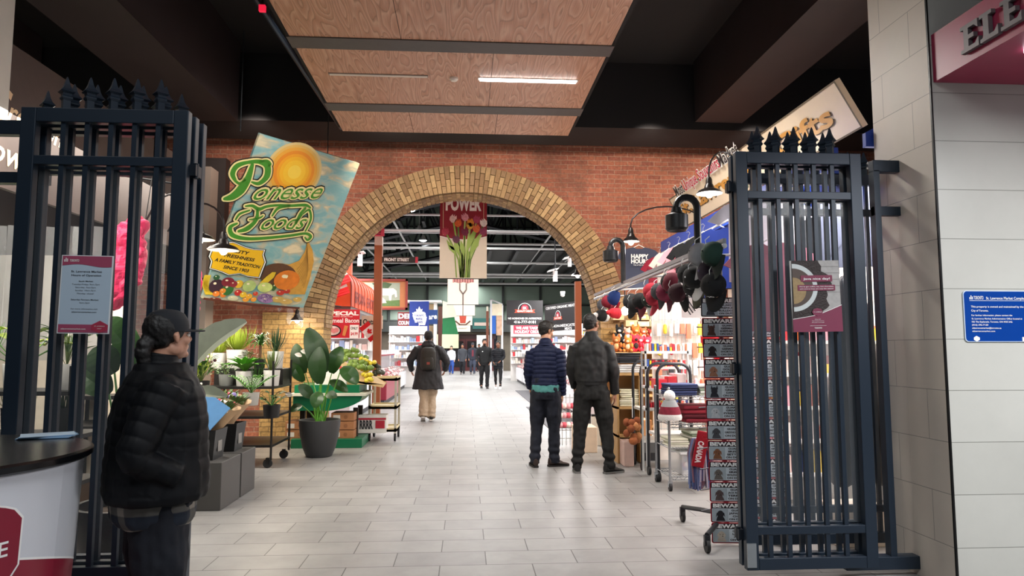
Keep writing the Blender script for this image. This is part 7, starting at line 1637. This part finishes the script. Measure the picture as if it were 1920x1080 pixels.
# ---- shelving, shirt stacks, plush toys
Mshelf = C('#c39a63', rough=.6, var=.1)
def shelf_unit(name, lab, x, y, w, d, zs, mt, side=True, h=None):
    t = thing(name, lab, 'shelving', (x, y, 0))
    for z in zs: b = MB(); b.box((0, 0, z-.03), (w, d, z), mt); b.build('shelf', t)
    if side: b = MB(); b.box((0, 0, 0), (.025, d, h or zs[-1]), mt); b.box((w-.025, 0, 0), (w, d, h or zs[-1]), mt); b.box((0, d-.02, 0), (w, d, h or zs[-1]), mt); b.build('sides', t)
    return t
def unit_at(px0, px1, Y): a = at(px0, 600, Y).x; return a, at(px1, 600, Y).x-a
x_, w_ = unit_at(1128, 1232, 10.2); zp = at(1200, 660, 10.2).z
shelf_unit('toy_shelf', 'light wooden shelving with plush toys on top at the brick pier', x_, 10.2, w_, .5, (.3, .75, 1.05, zp), Mshelf)
rnd = random.Random(8)
def plush(px, py, Y, c, c2, lab, s=1.0, ear='round'):
    p = at(px, py, Y); t = thing('plush_toy', lab, 'plush toy', (p.x, Y, zp+.001 if py > 640 else zp+.15), R(rnd.uniform(-30, 30))); t.scale = (s, s, s); m1, m2 = C(c, rough=.95, var=.2, bump=.4, scale=60), C(c2, rough=.95, var=.15)
    b = MB(); b.ball((0, 0, .06), (.055, .05, .065), m1, 12, 8); b.ball((0, -.01, .15), (.05, .045, .045), m1, 12, 8)
    for sx in (-1, 1): b.ball((sx*.05, -.045, .02), (.022, .04, .022), m1, 10, 6); b.ball((sx*.055, -.03, .085), (.02, .03, .035), m1, 10, 6); b.ball((sx*.035, 0, .19), (.018, .01, .02 if ear == 'round' else .04), m1, 8, 6)
    b.build('body', t); b = MB(); b.ball((0, -.048, .142), (.022, .018, .017), m2, 10, 6); b.ball((0, -.04, .07), (.032, .018, .036), m2, 10, 6); b.build('muzzle', t)
for a_ in ((1156, 655, 10.3, '#b5652e', '#d9a878', 'orange-brown plush dog at the left of the toy shelf', 1.2, 'long'), (1166, 655, 10.45, '#1a1a1c', '#e8e4de', 'black plush bear behind the orange-brown dog', 1.2), (1178, 655, 10.25, '#c87a34', '#e8c8a0', 'tan plush moose with red shirt front on the toy shelf', 1.1, 'long'), (1190, 655, 10.3, '#c8283c', '#2a1a1a', 'plush penguin in a red hoodie at the middle of the toy shelf', 1.3), (1203, 655, 10.35, '#e03a4a', '#f0e0e0', 'red plush with white belly right of the penguin', 1.2), (1214, 655, 10.3, '#d83048', '#f4e8e8', 'crimson plush with spotted front beside the white bear', 1.15), (1226, 655, 10.35, '#f0efec', '#d8d4ce', 'white plush polar bear at the right of the toy shelf', 1.35),
            (1162, 630, 10.5, '#161618', '#e8e4de', 'black plush puppy in the back row of toys', 1.2, 'long'), (1176, 630, 10.52, '#d8a08a', '#f0d8c8', 'peach plush in the back row of toys', 1.1), (1192, 628, 10.5, '#c86a2a', '#e8b070', 'bright orange plush fox on top of the back row', 1.2, 'long'), (1206, 632, 10.52, '#c0603a', '#e8c8b0', 'russet plush bear in the back row of toys', 1.1), (1220, 630, 10.5, '#8a2a20', '#c87a5a', 'dark red plush crab at the right of the back row', 1.0)):
    plush(*a_)
b = MB(); b.box((0, 0, 0), (w_-.15, .16, .15), Mshelf); o = b.build('toy_riser'); o.location = (x_+.1, 10.46, zp+.0005); tag(o, 'low wooden step carrying the back row of plush toys', 'riser')
for i, (px, py, w1, h1) in enumerate(((1185, 612, .2, .1), (1207, 612, .22, .08), (1207, 600, .22, .09), (1228, 612, .18, .09), (1228, 601, .18, .08), (1210, 588, .3, .10), (1160, 600, .18, .12))):
    q = at(px, py, 10.95); b = MB(); b.box((-w1/2, 0, 0), (w1/2, .16, h1), C(('#d2b48c', '#e2cda8', '#c9a678')[i % 3], rough=.8), bev=.003); b.box((-.03, -.002, h1*.3), (.03, 0, h1*.7), C('#f4f0e8')); o = b.build('cardboard_box'); o.location = (q.x, 10.95, q.z); tag(o, f'small cardboard box stacked against the brick behind the toys, {("left end", "low middle", "upper middle", "low right", "upper right", "widest on top", "far left, above the black puppy")[i]}', 'box')
b = MB(); b.box((at(1150, 600, 10.9).x, 10.9, at(1200, 620, 10.9).z-.03), (at(1245, 600, 10.9).x, 11.15, at(1200, 620, 10.9).z), Mshelf); tag(b.build('wall_shelf'), 'wooden wall shelf of cardboard boxes behind the plush toys', 'shelf')
def folded(p, w, d, n, th, cols, lab, gname, rz=0, name='folded_shirt'):
    """pile of single folded garments"""
    r_ = random.Random(int(p[0]*100)); g = None
    for k in range(n):
        c = C(cols[k % len(cols)], rough=.9, var=.12); b = MB(); o_ = r_.uniform(-.012, .012)
        vs = []; b.box((-w/2+o_, -d/2, 0), (w/2+o_, d/2, th*.94), c, bev=th*.4); o = b.build(name); o.location = (p[0], p[1], p[2]+.001+k*th); o.rotation_euler.z = R(rz+r_.uniform(-4, 4)); tag(o, lab, 'folded shirt', gname)
for px, z, n, cols, lab in ((1177, 1.24, 5, ('#26262a', '#1b1b20', '#303038'), 'black folded garment in the pile on the far wooden shelf'), (1177, 1.12, 4, ('#c9c9ca', '#e4e2de'), 'pale grey folded garment under the black pile'), (1177, .70, 8, ('#d8d2b8', '#c9c4a8', '#e2dcc6'), 'cream folded garment in the tall pile on the lower wooden shelf')):
    q = at(px, 600, 8.8); folded((q.x, 8.85, z), .27, .26, n, .027, cols, lab, lab.split(' ')[0]+' garments folded at the far shelf')
x_, w_ = unit_at(1155, 1200, 8.7); shelf_unit('shirt_shelf', 'light wooden shelf unit of folded garments beside the man in the black jacket', x_, 8.7, w_, .34, (.35, .70, 1.12), Mshelf)
# white crate tower of small souvenirs
x_, w_ = unit_at(1208, 1290, 7.95); t = shelf_unit('souvenir_shelf', 'white shelving of small red and yellow souvenirs behind the black looped rack', x_, 7.95, w_, .2, (.75, 1.0, 1.22, 1.40), M_w, False)
b = MB()
for xx in (0, w_-.02):
    for yy in (0, .18): b.box((xx, yy, 0), (xx+.02, yy+.02, 1.40), M_pipe)
b.build('frame', t)
g = MB(); pal = [C(c, rough=.4) for c in ('#d8303c', '#e8c83a', '#f0ece4', '#c8283a', '#e87a5a', '#f4d8d0', '#3a5aa8')]
for z in (.75, 1.0, 1.22, 1.40):
    for k in range(16):
        for j in range(2): h_ = rnd.uniform(.04, .09); g.box((.03+k*w_/17, .02+.08*j, z), (.03+(k+.7)*w_/17, .07+.08*j, z+h_), rnd.choice(pal))
tag(g.build('souvenirs', t), kind='stuff')
# hanging things on a tall grid in the depth of the stall
x_, w_ = unit_at(1236, 1330, 8.6); t = thing('grid_wall', 'white grid wall of hanging red and white souvenirs deep in the stall', 'grid wall', (x_, 8.9, 0)); b = MB()
for k in range(9): b.box((k*w_/8, 0, .2), (k*w_/8+.008, .01, 2.0), M_pipe)
for k in range(10): b.box((0, 0, .2+.2*k), (w_, .01, .208+.2*k), M_pipe)
b.box((0, .05, .0), (w_, .08, 2.05), C('#eadfd6')); b.build('grid', t); g = MB()
for z in (1.75, 1.5, 1.28, 1.05, .8):
    for k in range(8):
        c = rnd.choice(pal+[C('#e8b8c0'), C('#2a2a30'), C('#f4f4f2')]); x = .04+k*w_/8.2; h_ = rnd.uniform(.12, .2)
        if rnd.random() < .5: g.box((x, -.04, z-h_), (x+w_/11, -.01, z), c)
        else: g.lathe([(0, -h_*.9), (w_/26, -h_*.8), (w_/22, -h_*.4), (w_/28, -h_*.1), (0, 0)], c, 10, (x+w_/22, -.04, z), close=None)
tag(g.build('hanging_souvenirs', t), kind='stuff')
# looped black rail rack
Mrk = C('#3a3b3f', metal=.6, rough=.4)
def loop_rack(px0, px1, Y, z1, d, lab, shelves, r=.018):
    x0, w = unit_at(px0, px1, Y); t = thing('wheeled_rack', lab, 'rack', (x0, Y, 0))
    for y in (0, d):
        b = MB(); rr_ = .12; pts = [(0, y, .1), (0, y, z1-rr_)]+[(rr_-rr_*math.cos(a), y, z1-rr_+rr_*math.sin(a)) for a in [PI/2*k/6 for k in range(1, 7)]]+[(w-rr_+rr_*math.sin(a), y, z1-rr_+rr_*math.cos(a)) for a in [PI/2*k/6 for k in range(0, 7)]]+[(w, y, .1)]; b.tube(pts, r, Mrk, 8); b.build('hoop', t)
    for z in shelves: b = MB(); b.box((0, 0, z-.03), (w, d, z), C('#e2ded8', rough=.5)); b.build('shelf', t)
    for x in (0, w):
        for y in (0, d): b = MB(); b.cyl((x-.015, y, .05), (x+.015, y, .05), .05, C('#161618'), 14); b.build('wheel', t)
    return t, x0, w
loop_rack(1200, 1292, 8.2, 1.28, .4, 'far wheeled rack with grey hooped rails beside the tote bag', (.35, .72))
t, x0, w = loop_rack(1230, 1292, 7.5, 1.26, .4, 'wheeled rack with a black rounded hoop rising over the navy folded shirts', (.5, .98))
for k, c in enumerate(('#e02c3c', '#d8303c', '#f4d8d4', '#e85a5a', '#f0ece8', '#d8a8b0')): b = MB(); b.box((0, 0, 0), (.1, .14, .11+.03*(k % 3)), C(c, rough=.5), bev=.003); o = b.build('gift_box'); o.location = (x0+.03+.105*(k % 3), 7.55+.17*(k//3), .981); tag(o, f'{("bright red", "red", "pale pink", "coral", "white", "dusty pink")[k]} gift box on the hooped rack above the navy shirts', 'box')
# chrome wire cart with folded clothes
Mcr2 = C('#a9adb2', metal=.85, rough=.25); cA = gnd(1257, 921); cx0 = cA.x; cy0 = cA.y; cw = .62; cd = .5; CZ = (.14, .42, .66, .94)
t = thing('wire_cart', 'chrome wire cart on black casters stacked with folded clothes', 'cart', (cx0, cy0, 0))
for x in (0, cw):
    for y in (0, cd): b = MB(); b.cyl((x, y, .1), (x, y, 1.02), .014, Mcr2, 10); b.ball((x, y, 1.02), .017, Mcr2, 8, 6); b.build('post', t); b = MB(); b.cyl((x-.012, y, .042), (x+.012, y, .042), .042, C('#161618'), 16); b.box((x-.02, y-.018, .04), (x+.02, y+.018, .1), Mcr2); b.build('caster', t)
for z in CZ:
    b = MB()
    for y in (0, cd): b.cyl((0, y, z), (cw, y, z), .005, Mcr2, 6); b.cyl((0, y, z-.03), (cw, y, z-.03), .004, Mcr2, 6); b.tube([(cw*k/14, y, z-.03*(k % 2)) for k in range(15)], .003, Mcr2, 5)
    for x in (0, cw): b.cyl((x, 0, z), (x, cd, z), .005, Mcr2, 6)
    for k in range(1, 20): b.cyl((cw*k/20, 0, z-.002), (cw*k/20, cd, z-.002), .0022, Mcr2, 5)
    b.build('wire_shelf', t)
folded((cx0+.17, cy0+.2, CZ[3]+.005), .30, .30, 5, .024, ('#2a3358', '#39446e', '#1f2746'), 'navy folded shirt in the pile on the top of the chrome cart', 'navy shirts on the chrome cart'); folded((cx0+.47, cy0+.2, CZ[3]+.005), .26, .28, 5, .022, ('#b9c0ae', '#d8dcd2', '#8a9a86'), 'pale green and white folded shirt beside the navy pile', 'pale shirts on the chrome cart')
folded((cx0+.42, cy0+.22, CZ[1]+.005), .36, .36, 6, .026, ('#7d8a72', '#b7beaa', '#98a38c', '#d9d8cc'), 'sage folded shirt in the pile on the middle of the chrome cart', 'sage shirts on the chrome cart'); folded((cx0+.12, cy0+.2, CZ[1]+.005), .2, .3, 4, .022, ('#e4e0cf', '#d0cdb6'), 'cream printed folded cloth at the left of the sage pile', 'cream cloths on the chrome cart')
folded((cx0+.38, cy0+.25, CZ[2]+.005), .4, .34, 4, .045, ('#7a1828', '#5a1420', '#8e2030'), 'red plaid folded blanket on the shelf under the navy shirts', 'red blankets on the chrome cart')
b = MB(); b.box((.02, .03, CZ[0]+.005), (.4, .42, CZ[0]+.22), nodes('clear_bin', .2)[0], bev=.01); bb_ = _m['clear_bin'].node_tree.nodes['Principled BSDF']; bb_.inputs['Base Color'].default_value = (.85, .85, .87, 1); bb_.inputs['Alpha'].default_value = .45
t2 = thing('storage_bin', 'clear plastic bin of red and white things on the lowest shelf of the chrome cart', 'bin', (cx0+.12, cy0+.02, 0)); b.build('tub', t2); b = MB(); b.box((.0, .02, CZ[0]+.21), (.42, .43, CZ[0]+.235), M_w, bev=.008); b.build('rim', t2); g = MB()
for k in range(26): g.ball((.07+rnd.random()*.28, .08+rnd.random()*.3, CZ[0]+.05+rnd.random()*.1), .035, rnd.choice(pal), 8, 6)
tag(g.build('contents', t2), kind='stuff')
# toque on the cart post
t = thing('knit_hat', 'grey, white and red plaid knit hat with white pompom on the chrome cart post', 'hat', (cx0-.02, cy0-.1, .72)); b = MB(); b.lathe([(.115, 0), (.12, .03), (.112, .055)], C('#d8d6d2', rough=.95, bump=.4, scale=80), 24, close=None); b.lathe([(.112, .05), (.105, .09), (.09, .13)], C('#7a1c30', rough=.95, var=.5, scale=26), 24, close=None); b.lathe([(.09, .13), (.06, .19), (0, .2)], C('#8d8f90', rough=.95), 24, close=None); b.build('knit', t); b = MB(); b.ball((0, 0, .235), .058, C('#f1efeb', rough=1, bump=.8, scale=90), 16, 12); b.build('pompom', t)
# low bin, basket, tote bag, brown string
q = gnd(1185, 862); t = thing('display_bin', 'long low grey and white bin of paper bags beside the chrome cart', 'bin', (q.x, q.y-.1, 0)); b = MB(); b.box((0, 0, .10), (.34, .95, .26), C('#5c5d60', rough=.5)); b.box((-.02, -.02, .26), (.36, .97, .30), M_w); b.box((.0, .0, .0), (.3, .1, .1), Mrk); b.box((.0, .85, .0), (.3, .95, .1), Mrk); b.build('tub', t)
for k in range(7): b = MB(); b.box((0, 0, 0), (.22, .07, .20), C(('#c9905c', '#e8e0d8', '#d8a878')[k % 3], rough=.8), bev=.01); o = b.build('paper_bag'); o.location = (q.x+.06, q.y+.02+.11*k, .301); o.rotation_euler.z = R(8*(k % 2)); tag(o, 'small paper bag standing in the low bin', 'bag', 'paper bags in the low bin')
b = MB(); q2 = at(1180, 850, 8.4); b.box((0, 0, 0), (.12, .3, .3), C('#e2c0b4', rough=.6), bev=.01); o = b.build('pink_carton'); o.location = (q2.x-.05, 8.45, 0); tag(o, 'pale pink carton standing at the far end of the low bin', 'carton')
q = at(1186, 800, 7.7); r_ = random.Random(2); t = thing('plush_garland', 'bundle of small brown plush bears hanging above the low bin', 'plush toy', q); b = MB()
for k in range(14): b.ball((r_.uniform(-.07, .07), r_.uniform(-.05, .05), r_.uniform(-.16, .12)), (.042, .04, .045), C(('#a8623a', '#8a4a2a', '#c08050')[k % 3], rough=.95, bump=.5, scale=50), 10, 8)
b.cyl((0, 0, .1), (0, 0, .32), .004, M_w, 5); b.build('bears', t)
q = gnd(1150, 836); t = thing('tote_bag', 'white shopping bag standing on the floor behind the legs of the man in black', 'bag', (q.x-.1, q.y+.15, 0)); b = MB(); b.add([(-.19, -.06, 0), (.19, -.06, 0), (.19, .06, 0), (-.19, .06, 0), (-.2, -.03, .44), (.2, -.03, .44), (.2, .03, .44), (-.2, .03, .44)], [(3, 2, 1, 0), (0, 1, 5, 4), (1, 2, 6, 5), (2, 3, 7, 6), (3, 0, 4, 7), (4, 5, 6, 7)], C('#e9e6dc', rough=.6)); b.build('body', t); b = MB(); b.tube([(-.1, 0, .43), (-.08, 0, .56), (0, 0, .62), (.08, 0, .56), (.1, 0, .43)], .008, M_potb, 6); b.box((-.2, -.035, .42), (.2, .035, .45), M_potb); b.build('handle', t)
q = at(1086, 790, 9.6); b = MB(); b.box((-.15, 0, 0), (.15, .4, .35), C('#e0c8b0', rough=.7), bev=.01); o = b.build('gift_carton'); o.location = (q.x+.1, 9.6, 0); tag(o, 'cream carton on the floor between the two men', 'carton')
t = thing('basket_stand', 'white wire stand of pink toys seen between the two men', 'stand', (at(1046, 700, 10.4).x, 10.4, 0)); b = MB(); 
for k in range(6): b.cyl((.06*k, 0, 0), (.06*k, 0, .75), .006, M_pipe, 6)
for k in range(6): b.cyl((0, 0, .1+.12*k), (.3, 0, .1+.12*k), .006, M_pipe, 6)
b.build('wire', t); g = MB()
for k in range(14): g.ball((.03+.06*(k % 5), -.03, .3+.14*(k//5)), .045, C(('#e8a8b0', '#d8586a', '#f0e0da')[k % 3]), 8, 6)
tag(g.build('toys', t), kind='stuff')
# ---- scarves
q = at(1318, 820, 5.55); t = thing('scarf', 'dark red scarf with white CANADA lettering hanging beside the dog sign rack', 'scarf', q); t.scale = (.8, .8, .8); b = MB()
M_ = Matrix.Rotation(R(12), 4, 'Y'); b.box((-.065, -.012, -.30), (.06, .012, .06), C('#a81a2c', rough=.9, bump=.3, scale=80), M_, bev=.01); d = Board((.045, -.0145, -.04), (-.0, 0, -1), (1, 0, 0), .3, .12, mb=b); 
d.Mx = M_ @ d.Mx; d.text('CANADA', .0, -.085, .055, M_w, 0, 'L', .05, width=.22); b.build('cloth', t)
t = thing('scarf', 'blue-grey fringed scarf hanging below the red CANADA scarf', 'scarf', at(1312, 850, 5.62)); b = MB(); r_ = random.Random(4)
for k in range(90): x = r_.uniform(-.09, .09); y = r_.uniform(-.04, .04); b.tube([(x*.6, y, .12), (x, y, 0), (x+r_.uniform(-.02, .02), y, -.26+r_.uniform(-.03, .05))], .008, C(('#6a7ca8', '#c8c8d4', '#4a5a8a', '#8a6a7a')[k % 4], rough=.95), 5)
b.build('fringe', t)
# ---- rack of dog warning signs
SX, SY = 1.772, 5.2; breeds = [('FRENCH', 'BULLDOG', '#3a3a42'), ('GERMAN', 'SHEPHERD', '#5a3a30'), ('GERMAN', 'SHORTHAIR', '#2a2024'), ('GOLDEN', 'RETRIEVER', '#a8745a'), ('GREAT', 'DANE', '#2a2c34'), ('GREAT', 'PYRENEES', '#c8ccd0'), ('GREYHOUND', '', '#4a4a50'), ('IRISH', 'SETTER', '#8a5a3c'), ('IRISH', 'WOLFHOUND', '#6e6660'), ('JACK RUSSELL', 'TERRIER', '#5a4a48'), ('JAPANESE', 'CHIN', '#1c1c22'), ('LHASA', 'APSO', '#c0b4a4')]
t = thing('sign_rack', 'black wheeled spinner rack holding columns of dog warning signs', 'rack', (2.0, SY+.12, 0)); b = MB(); b.cyl((0, 0, .1), (0, 0, 2.05), .02, Mrk, 10)
for x, y in ((-.3, -.42), (.3, -.3), (-.2, .45), (.35, .35)): b.box((0, 0, 0), (.001, .001, .001), Mrk); b.tube([(0, 0, .16), (x*.6, y*.6, .14), (x, y, .12)], .018, Mrk, 8)
b.build('frame', t)
for x, y in ((-.3, -.42), (.3, -.3), (-.2, .45), (.35, .35)): b = MB(); b.cyl((x-.012, y, .045), (x+.012, y, .045), .045, C('#161618'), 16); b.box((x-.02, y-.015, .05), (x+.02, y+.015, .12), Mrk); b.build('caster', t)
b = MB()
for z in [.22+.152*k for k in range(12)]: b.tube([(-.24, -.13, z), (.0, 0, z), (.24, -.13, z)], .005, Mrk, 5)
b.build('wire_holders', t)
Mss, Msb, Mfur = C('#d3dde4', rough=.3, var=.03), C('#a3142e', rough=.4, var=.04), C('#2b2529', rough=.4)
def dog_sign(x, y, z, i, rz, lab, w=.268, h=.145):
    a, c, col = breeds[i]; u = Vector((math.cos(rz), math.sin(rz), 0)); bd = Board((x, y, z), u, (0, 0, 1), w, h, Msb if i else Mfur, .003, rad=.012); bd.e = .0006
    bd.poly(bd.rr(.006, .006, w-.006, h-.006, .009), Mfur, 0); bd.poly(bd.rr(.009, .009, w-.009, h*.70, .006), Mss, 1); bd.text('BEWARE!', w/2, h*.755, h*.175, M_w, 2, bold=.05, width=w*.88)
    cx, cy = w*.26, h*.36; m1 = C(col, rough=.5, var=.3, scale=50); m2 = C(col, rough=.6, var=.5, scale=70); r = h*.2; bd.poly(bd.rr(.012, .012, w*.47, h*.68, .004), C('#aab6bd'), 2)
    bd.poly([(cx-r*1.1, .012), (cx-r*.9, cy-r*.6), (cx-r*.5, cy), (cx+r*.5, cy-r*.1), (cx+r*1.0, cy-r*.8), (cx+r*1.2, .012)], m1, 3); bd.disc(cx, cy+r*.25, r*.82, m1, 4, r*.95, 16); bd.disc(cx+r*.3*(1 if i % 2 else -.2), cy-r*.2, r*.5, m2, 5, r*.4, 12)
    up = i in (0, 1, 4)
    for sx in (-1, 1): bd.poly([(cx+sx*r*.35, cy+r*.8), (cx+sx*r*(.75 if up else 1.15), cy+r*(1.75 if up else -.5)), (cx+sx*r*.95, cy+r*.6)][::sx*-1], m2, 5)
    bd.disc(cx+r*.3*(1 if i % 2 else -.2), cy-r*.05, r*.14, Mfur, 6, n=8)
    for sx in (-1, 1): bd.disc(cx+sx*r*.35, cy+r*.4, r*.1, Mfur, 6, n=8)
    ls = ['GUARD', a, c, 'ON DUTY'] if c else ['GUARD', a, 'ON DUTY']
    for k, tx_ in enumerate(ls): bd.text(tx_, w*.72, h*(.565-.145*k if len(ls) == 4 else .52-.17*k), h*.085, Mfur, 3, bold=.04, width=min(w*.46, .013*len(tx_)*h/.145*1.35))
    tag(bd.mb.build('dog_warning_sign'), lab, 'sign')
for i, (a, c, _) in enumerate(breeds):
    nm = (a+' '+c).strip().lower(); z = at(1350, 595+37.8*i, SY).z
    dog_sign(SX+.003*i, SY-.08-.002*i, z, i, R(-6), f'red-edged warning sign with {nm} dog, in the column left of the gate post')
    dog_sign(SX+.40, SY+.02, z, i, R(-6), f'red-edged warning sign with {nm} dog, in the column behind the gate bars')
# ---- things behind the gate bars
q = at(1590, 640, 5.0); t = thing('garment_bag', 'tall dark garment bag hanging behind the gate, beside the tiled column', 'bag', (q.x, 4.95, 0)); b = MB(); loft(b, [(0, 0, .45, .17, .10), (.01, 0, .8, .18, .12), (0, 0, 1.3, .16, .10), (-.02, 0, 1.7, .14, .08), (0, 0, 1.95, .05, .03)], C('#0d0f16', rough=.35))
vs, fs = remeshed(b, .015, 2, lambda v, n: .02*math.sin(v.x*40+2*v.z)); o = MB(); o.add(vs, fs, C('#0d0f16', rough=.35), True); o.build('cover', t); b = MB(); b.tube([(0, 0, 1.95), (0, 0, 2.1), (.02, 0, 2.14)], .005, M_pipe, 5); b.build('hook', t)
b = MB(); n = 30; vs = []; x0 = at(1500, 600, 5.3).x; x1 = at(1555, 600, 5.3).x
for k in range(n+1): x = x0+(x1-x0)*k/n; vs += [(x, 5.3+.03*math.sin(k*1.7), .3), (x, 5.3+.02*math.sin(k*1.1), 2.0)]
b.add(vs, [(2*k, 2*k+2, 2*k+3, 2*k+1) for k in range(n)], M_film, True); tag(b.build('plastic_curtain'), 'clear plastic sheet hanging in the souvenir stall behind the poster', 'curtain')
x0 = at(1420, 600, 6.2).x
for i, (lab, y, zs_) in enumerate((('white shelving of pink and red goods behind the gate bars', 6.2, (.3, .6, .9, 1.2, 1.5)),)):
    t = shelf_unit('souvenir_shelf', lab, x0, y, 1.3, .35, zs_, M_w, True, 1.75); g = MB(); r_ = random.Random(6)
    for z in zs_:
        for k in range(13): h_ = r_.uniform(.08, .2); g.box((.04+k*.095, .05, z), (.04+k*.095+r_.uniform(.05, .085), .25, z+h_), r_.choice(pal+[C('#f0a8b8'), C('#f4f0ee'), C('#d9cfc4')]))
    tag(g.build('souvenirs', t), kind='stuff')
b = MB(); b.box((0, 0, 0), (.4, .3, .28), C('#b9ada0', rough=.8), bev=.005); b.box((.05, -.003, .1), (.2, 0, .2), M_w); o = b.build('cardboard_box'); o.location = (at(1580, 1000, 4.9).x, 4.95, 0); tag(o, 'cardboard box on the floor behind the lower gate rail', 'box')
# ================================================================ light
w = bpy.data.worlds.new('world'); S.world = w; w.use_nodes = True
w.node_tree.nodes['Background'].inputs[0].default_value = (.55, .62, .75, 1); w.node_tree.nodes['Background'].inputs[1].default_value = .05
area((1.0, 6.7, 4.25), 1.2, 110, (1, .96, .9), sy=.15, name='panel_light')
area((-.5, 8.2, 3.9), 1.5, 10, (1, .95, .88))
area((0, .3, 4.6), 2.5, 120, (.93, .97, 1), name='lobby_light_and_fill')                  # lobby ceiling lights behind and above
area((3.6, 1.6, 2.9), 1.2, 170, (.95, .97, 1), name='elevator_light')
# shops
area((3.6, 7.2, 2.7), 1.0, 200, (1, .95, .92), sy=4, name='souvenir_shop_light')
area((-3.4, 6.5, 3.1), 1.4, 150, (1, .94, .84), sy=3.5, name='flower_shop_light')
def fill_spot(loc, tgt, power, ang=70, col=(1, .93, .84), r=.15):  # fill light without a modelled fixture, aimed at a target
    l = bpy.data.lights.new('spotlight', 'SPOT'); l.energy = power; l.color = col; l.spot_size = R(ang); l.spot_blend = .6; l.shadow_soft_size = r
    o = bpy.data.objects.new('spotlight', l); o.location = loc; o.rotation_euler = (Vector(tgt)-Vector(loc)).to_track_quat('-Z', 'Y').to_euler(); COL.objects.link(o)
fill_spot((-1.6, 6.4, 4.6), (-3.2, 9.2, 3.2), 260, 55)  # added fill brightening the painted food board
for x in (-3.2, -1.2, .9, 2.9, 4.6): fill_spot((x*.9, 9.35, 4.52), (x, 11.2, 3.2), 120, 110, (1, .86, .74), .1)  # row of added fills, no track behind them, brightening the brick wall
area((-3.4, 1.8, 4.7), 1.2, 60, (1, .97, .92), name='lobby_light_and_fill')  # added fill without a fixture, brightens the left column
area((3.3, 9.6, 2.5), .8, 70, (1, .92, .82), name='stall_fill'); area((-2.7, 9.9, 1.98), .6, 40, (1, .88, .7), name='stall_fill'); area((-3.2, 8.0, 2.3), .8, 45, (1, .93, .8), name='stall_fill')  # fill lights without fixtures inside the stalls, over plants and piers
area((2.9, 4.95, 2.55), .6, 70, (1, .96, .95), (R(50), 0, 0), name='stall_fill'); area((-3.4, 4.6, 2.7), .7, 60, (1, .96, .86), (R(50), 0, 0), name='stall_fill')  # added fills aimed inward to brighten the goods behind both gates
# north hall
for y in (14, 20, 27, 35, 43):
    area((-4.0, y, 4.0), 1.5, 520, (1, .96, .96), sy=5, name='stall_light'); area((4.0, y, 4.0), 1.5, 520, (1, .97, .96), sy=5, name='stall_light')
    area((0, y+2, 5.6), 1.5, 380, (.98, 1, .98), sy=3, name='hall_light')
S.view_settings.view_transform = 'Standard'; S.view_settings.look = 'None'; S.view_settings.gamma = 1; S.view_settings.exposure = 0; S.view_settings.use_curve_mapping = False
S.cycles.max_bounces = 6; S.cycles.diffuse_bounces = 3; S.cycles.glossy_bounces = 3; S.cycles.transparent_max_bounces = 12; S.cycles.sample_clamp_indirect = 6
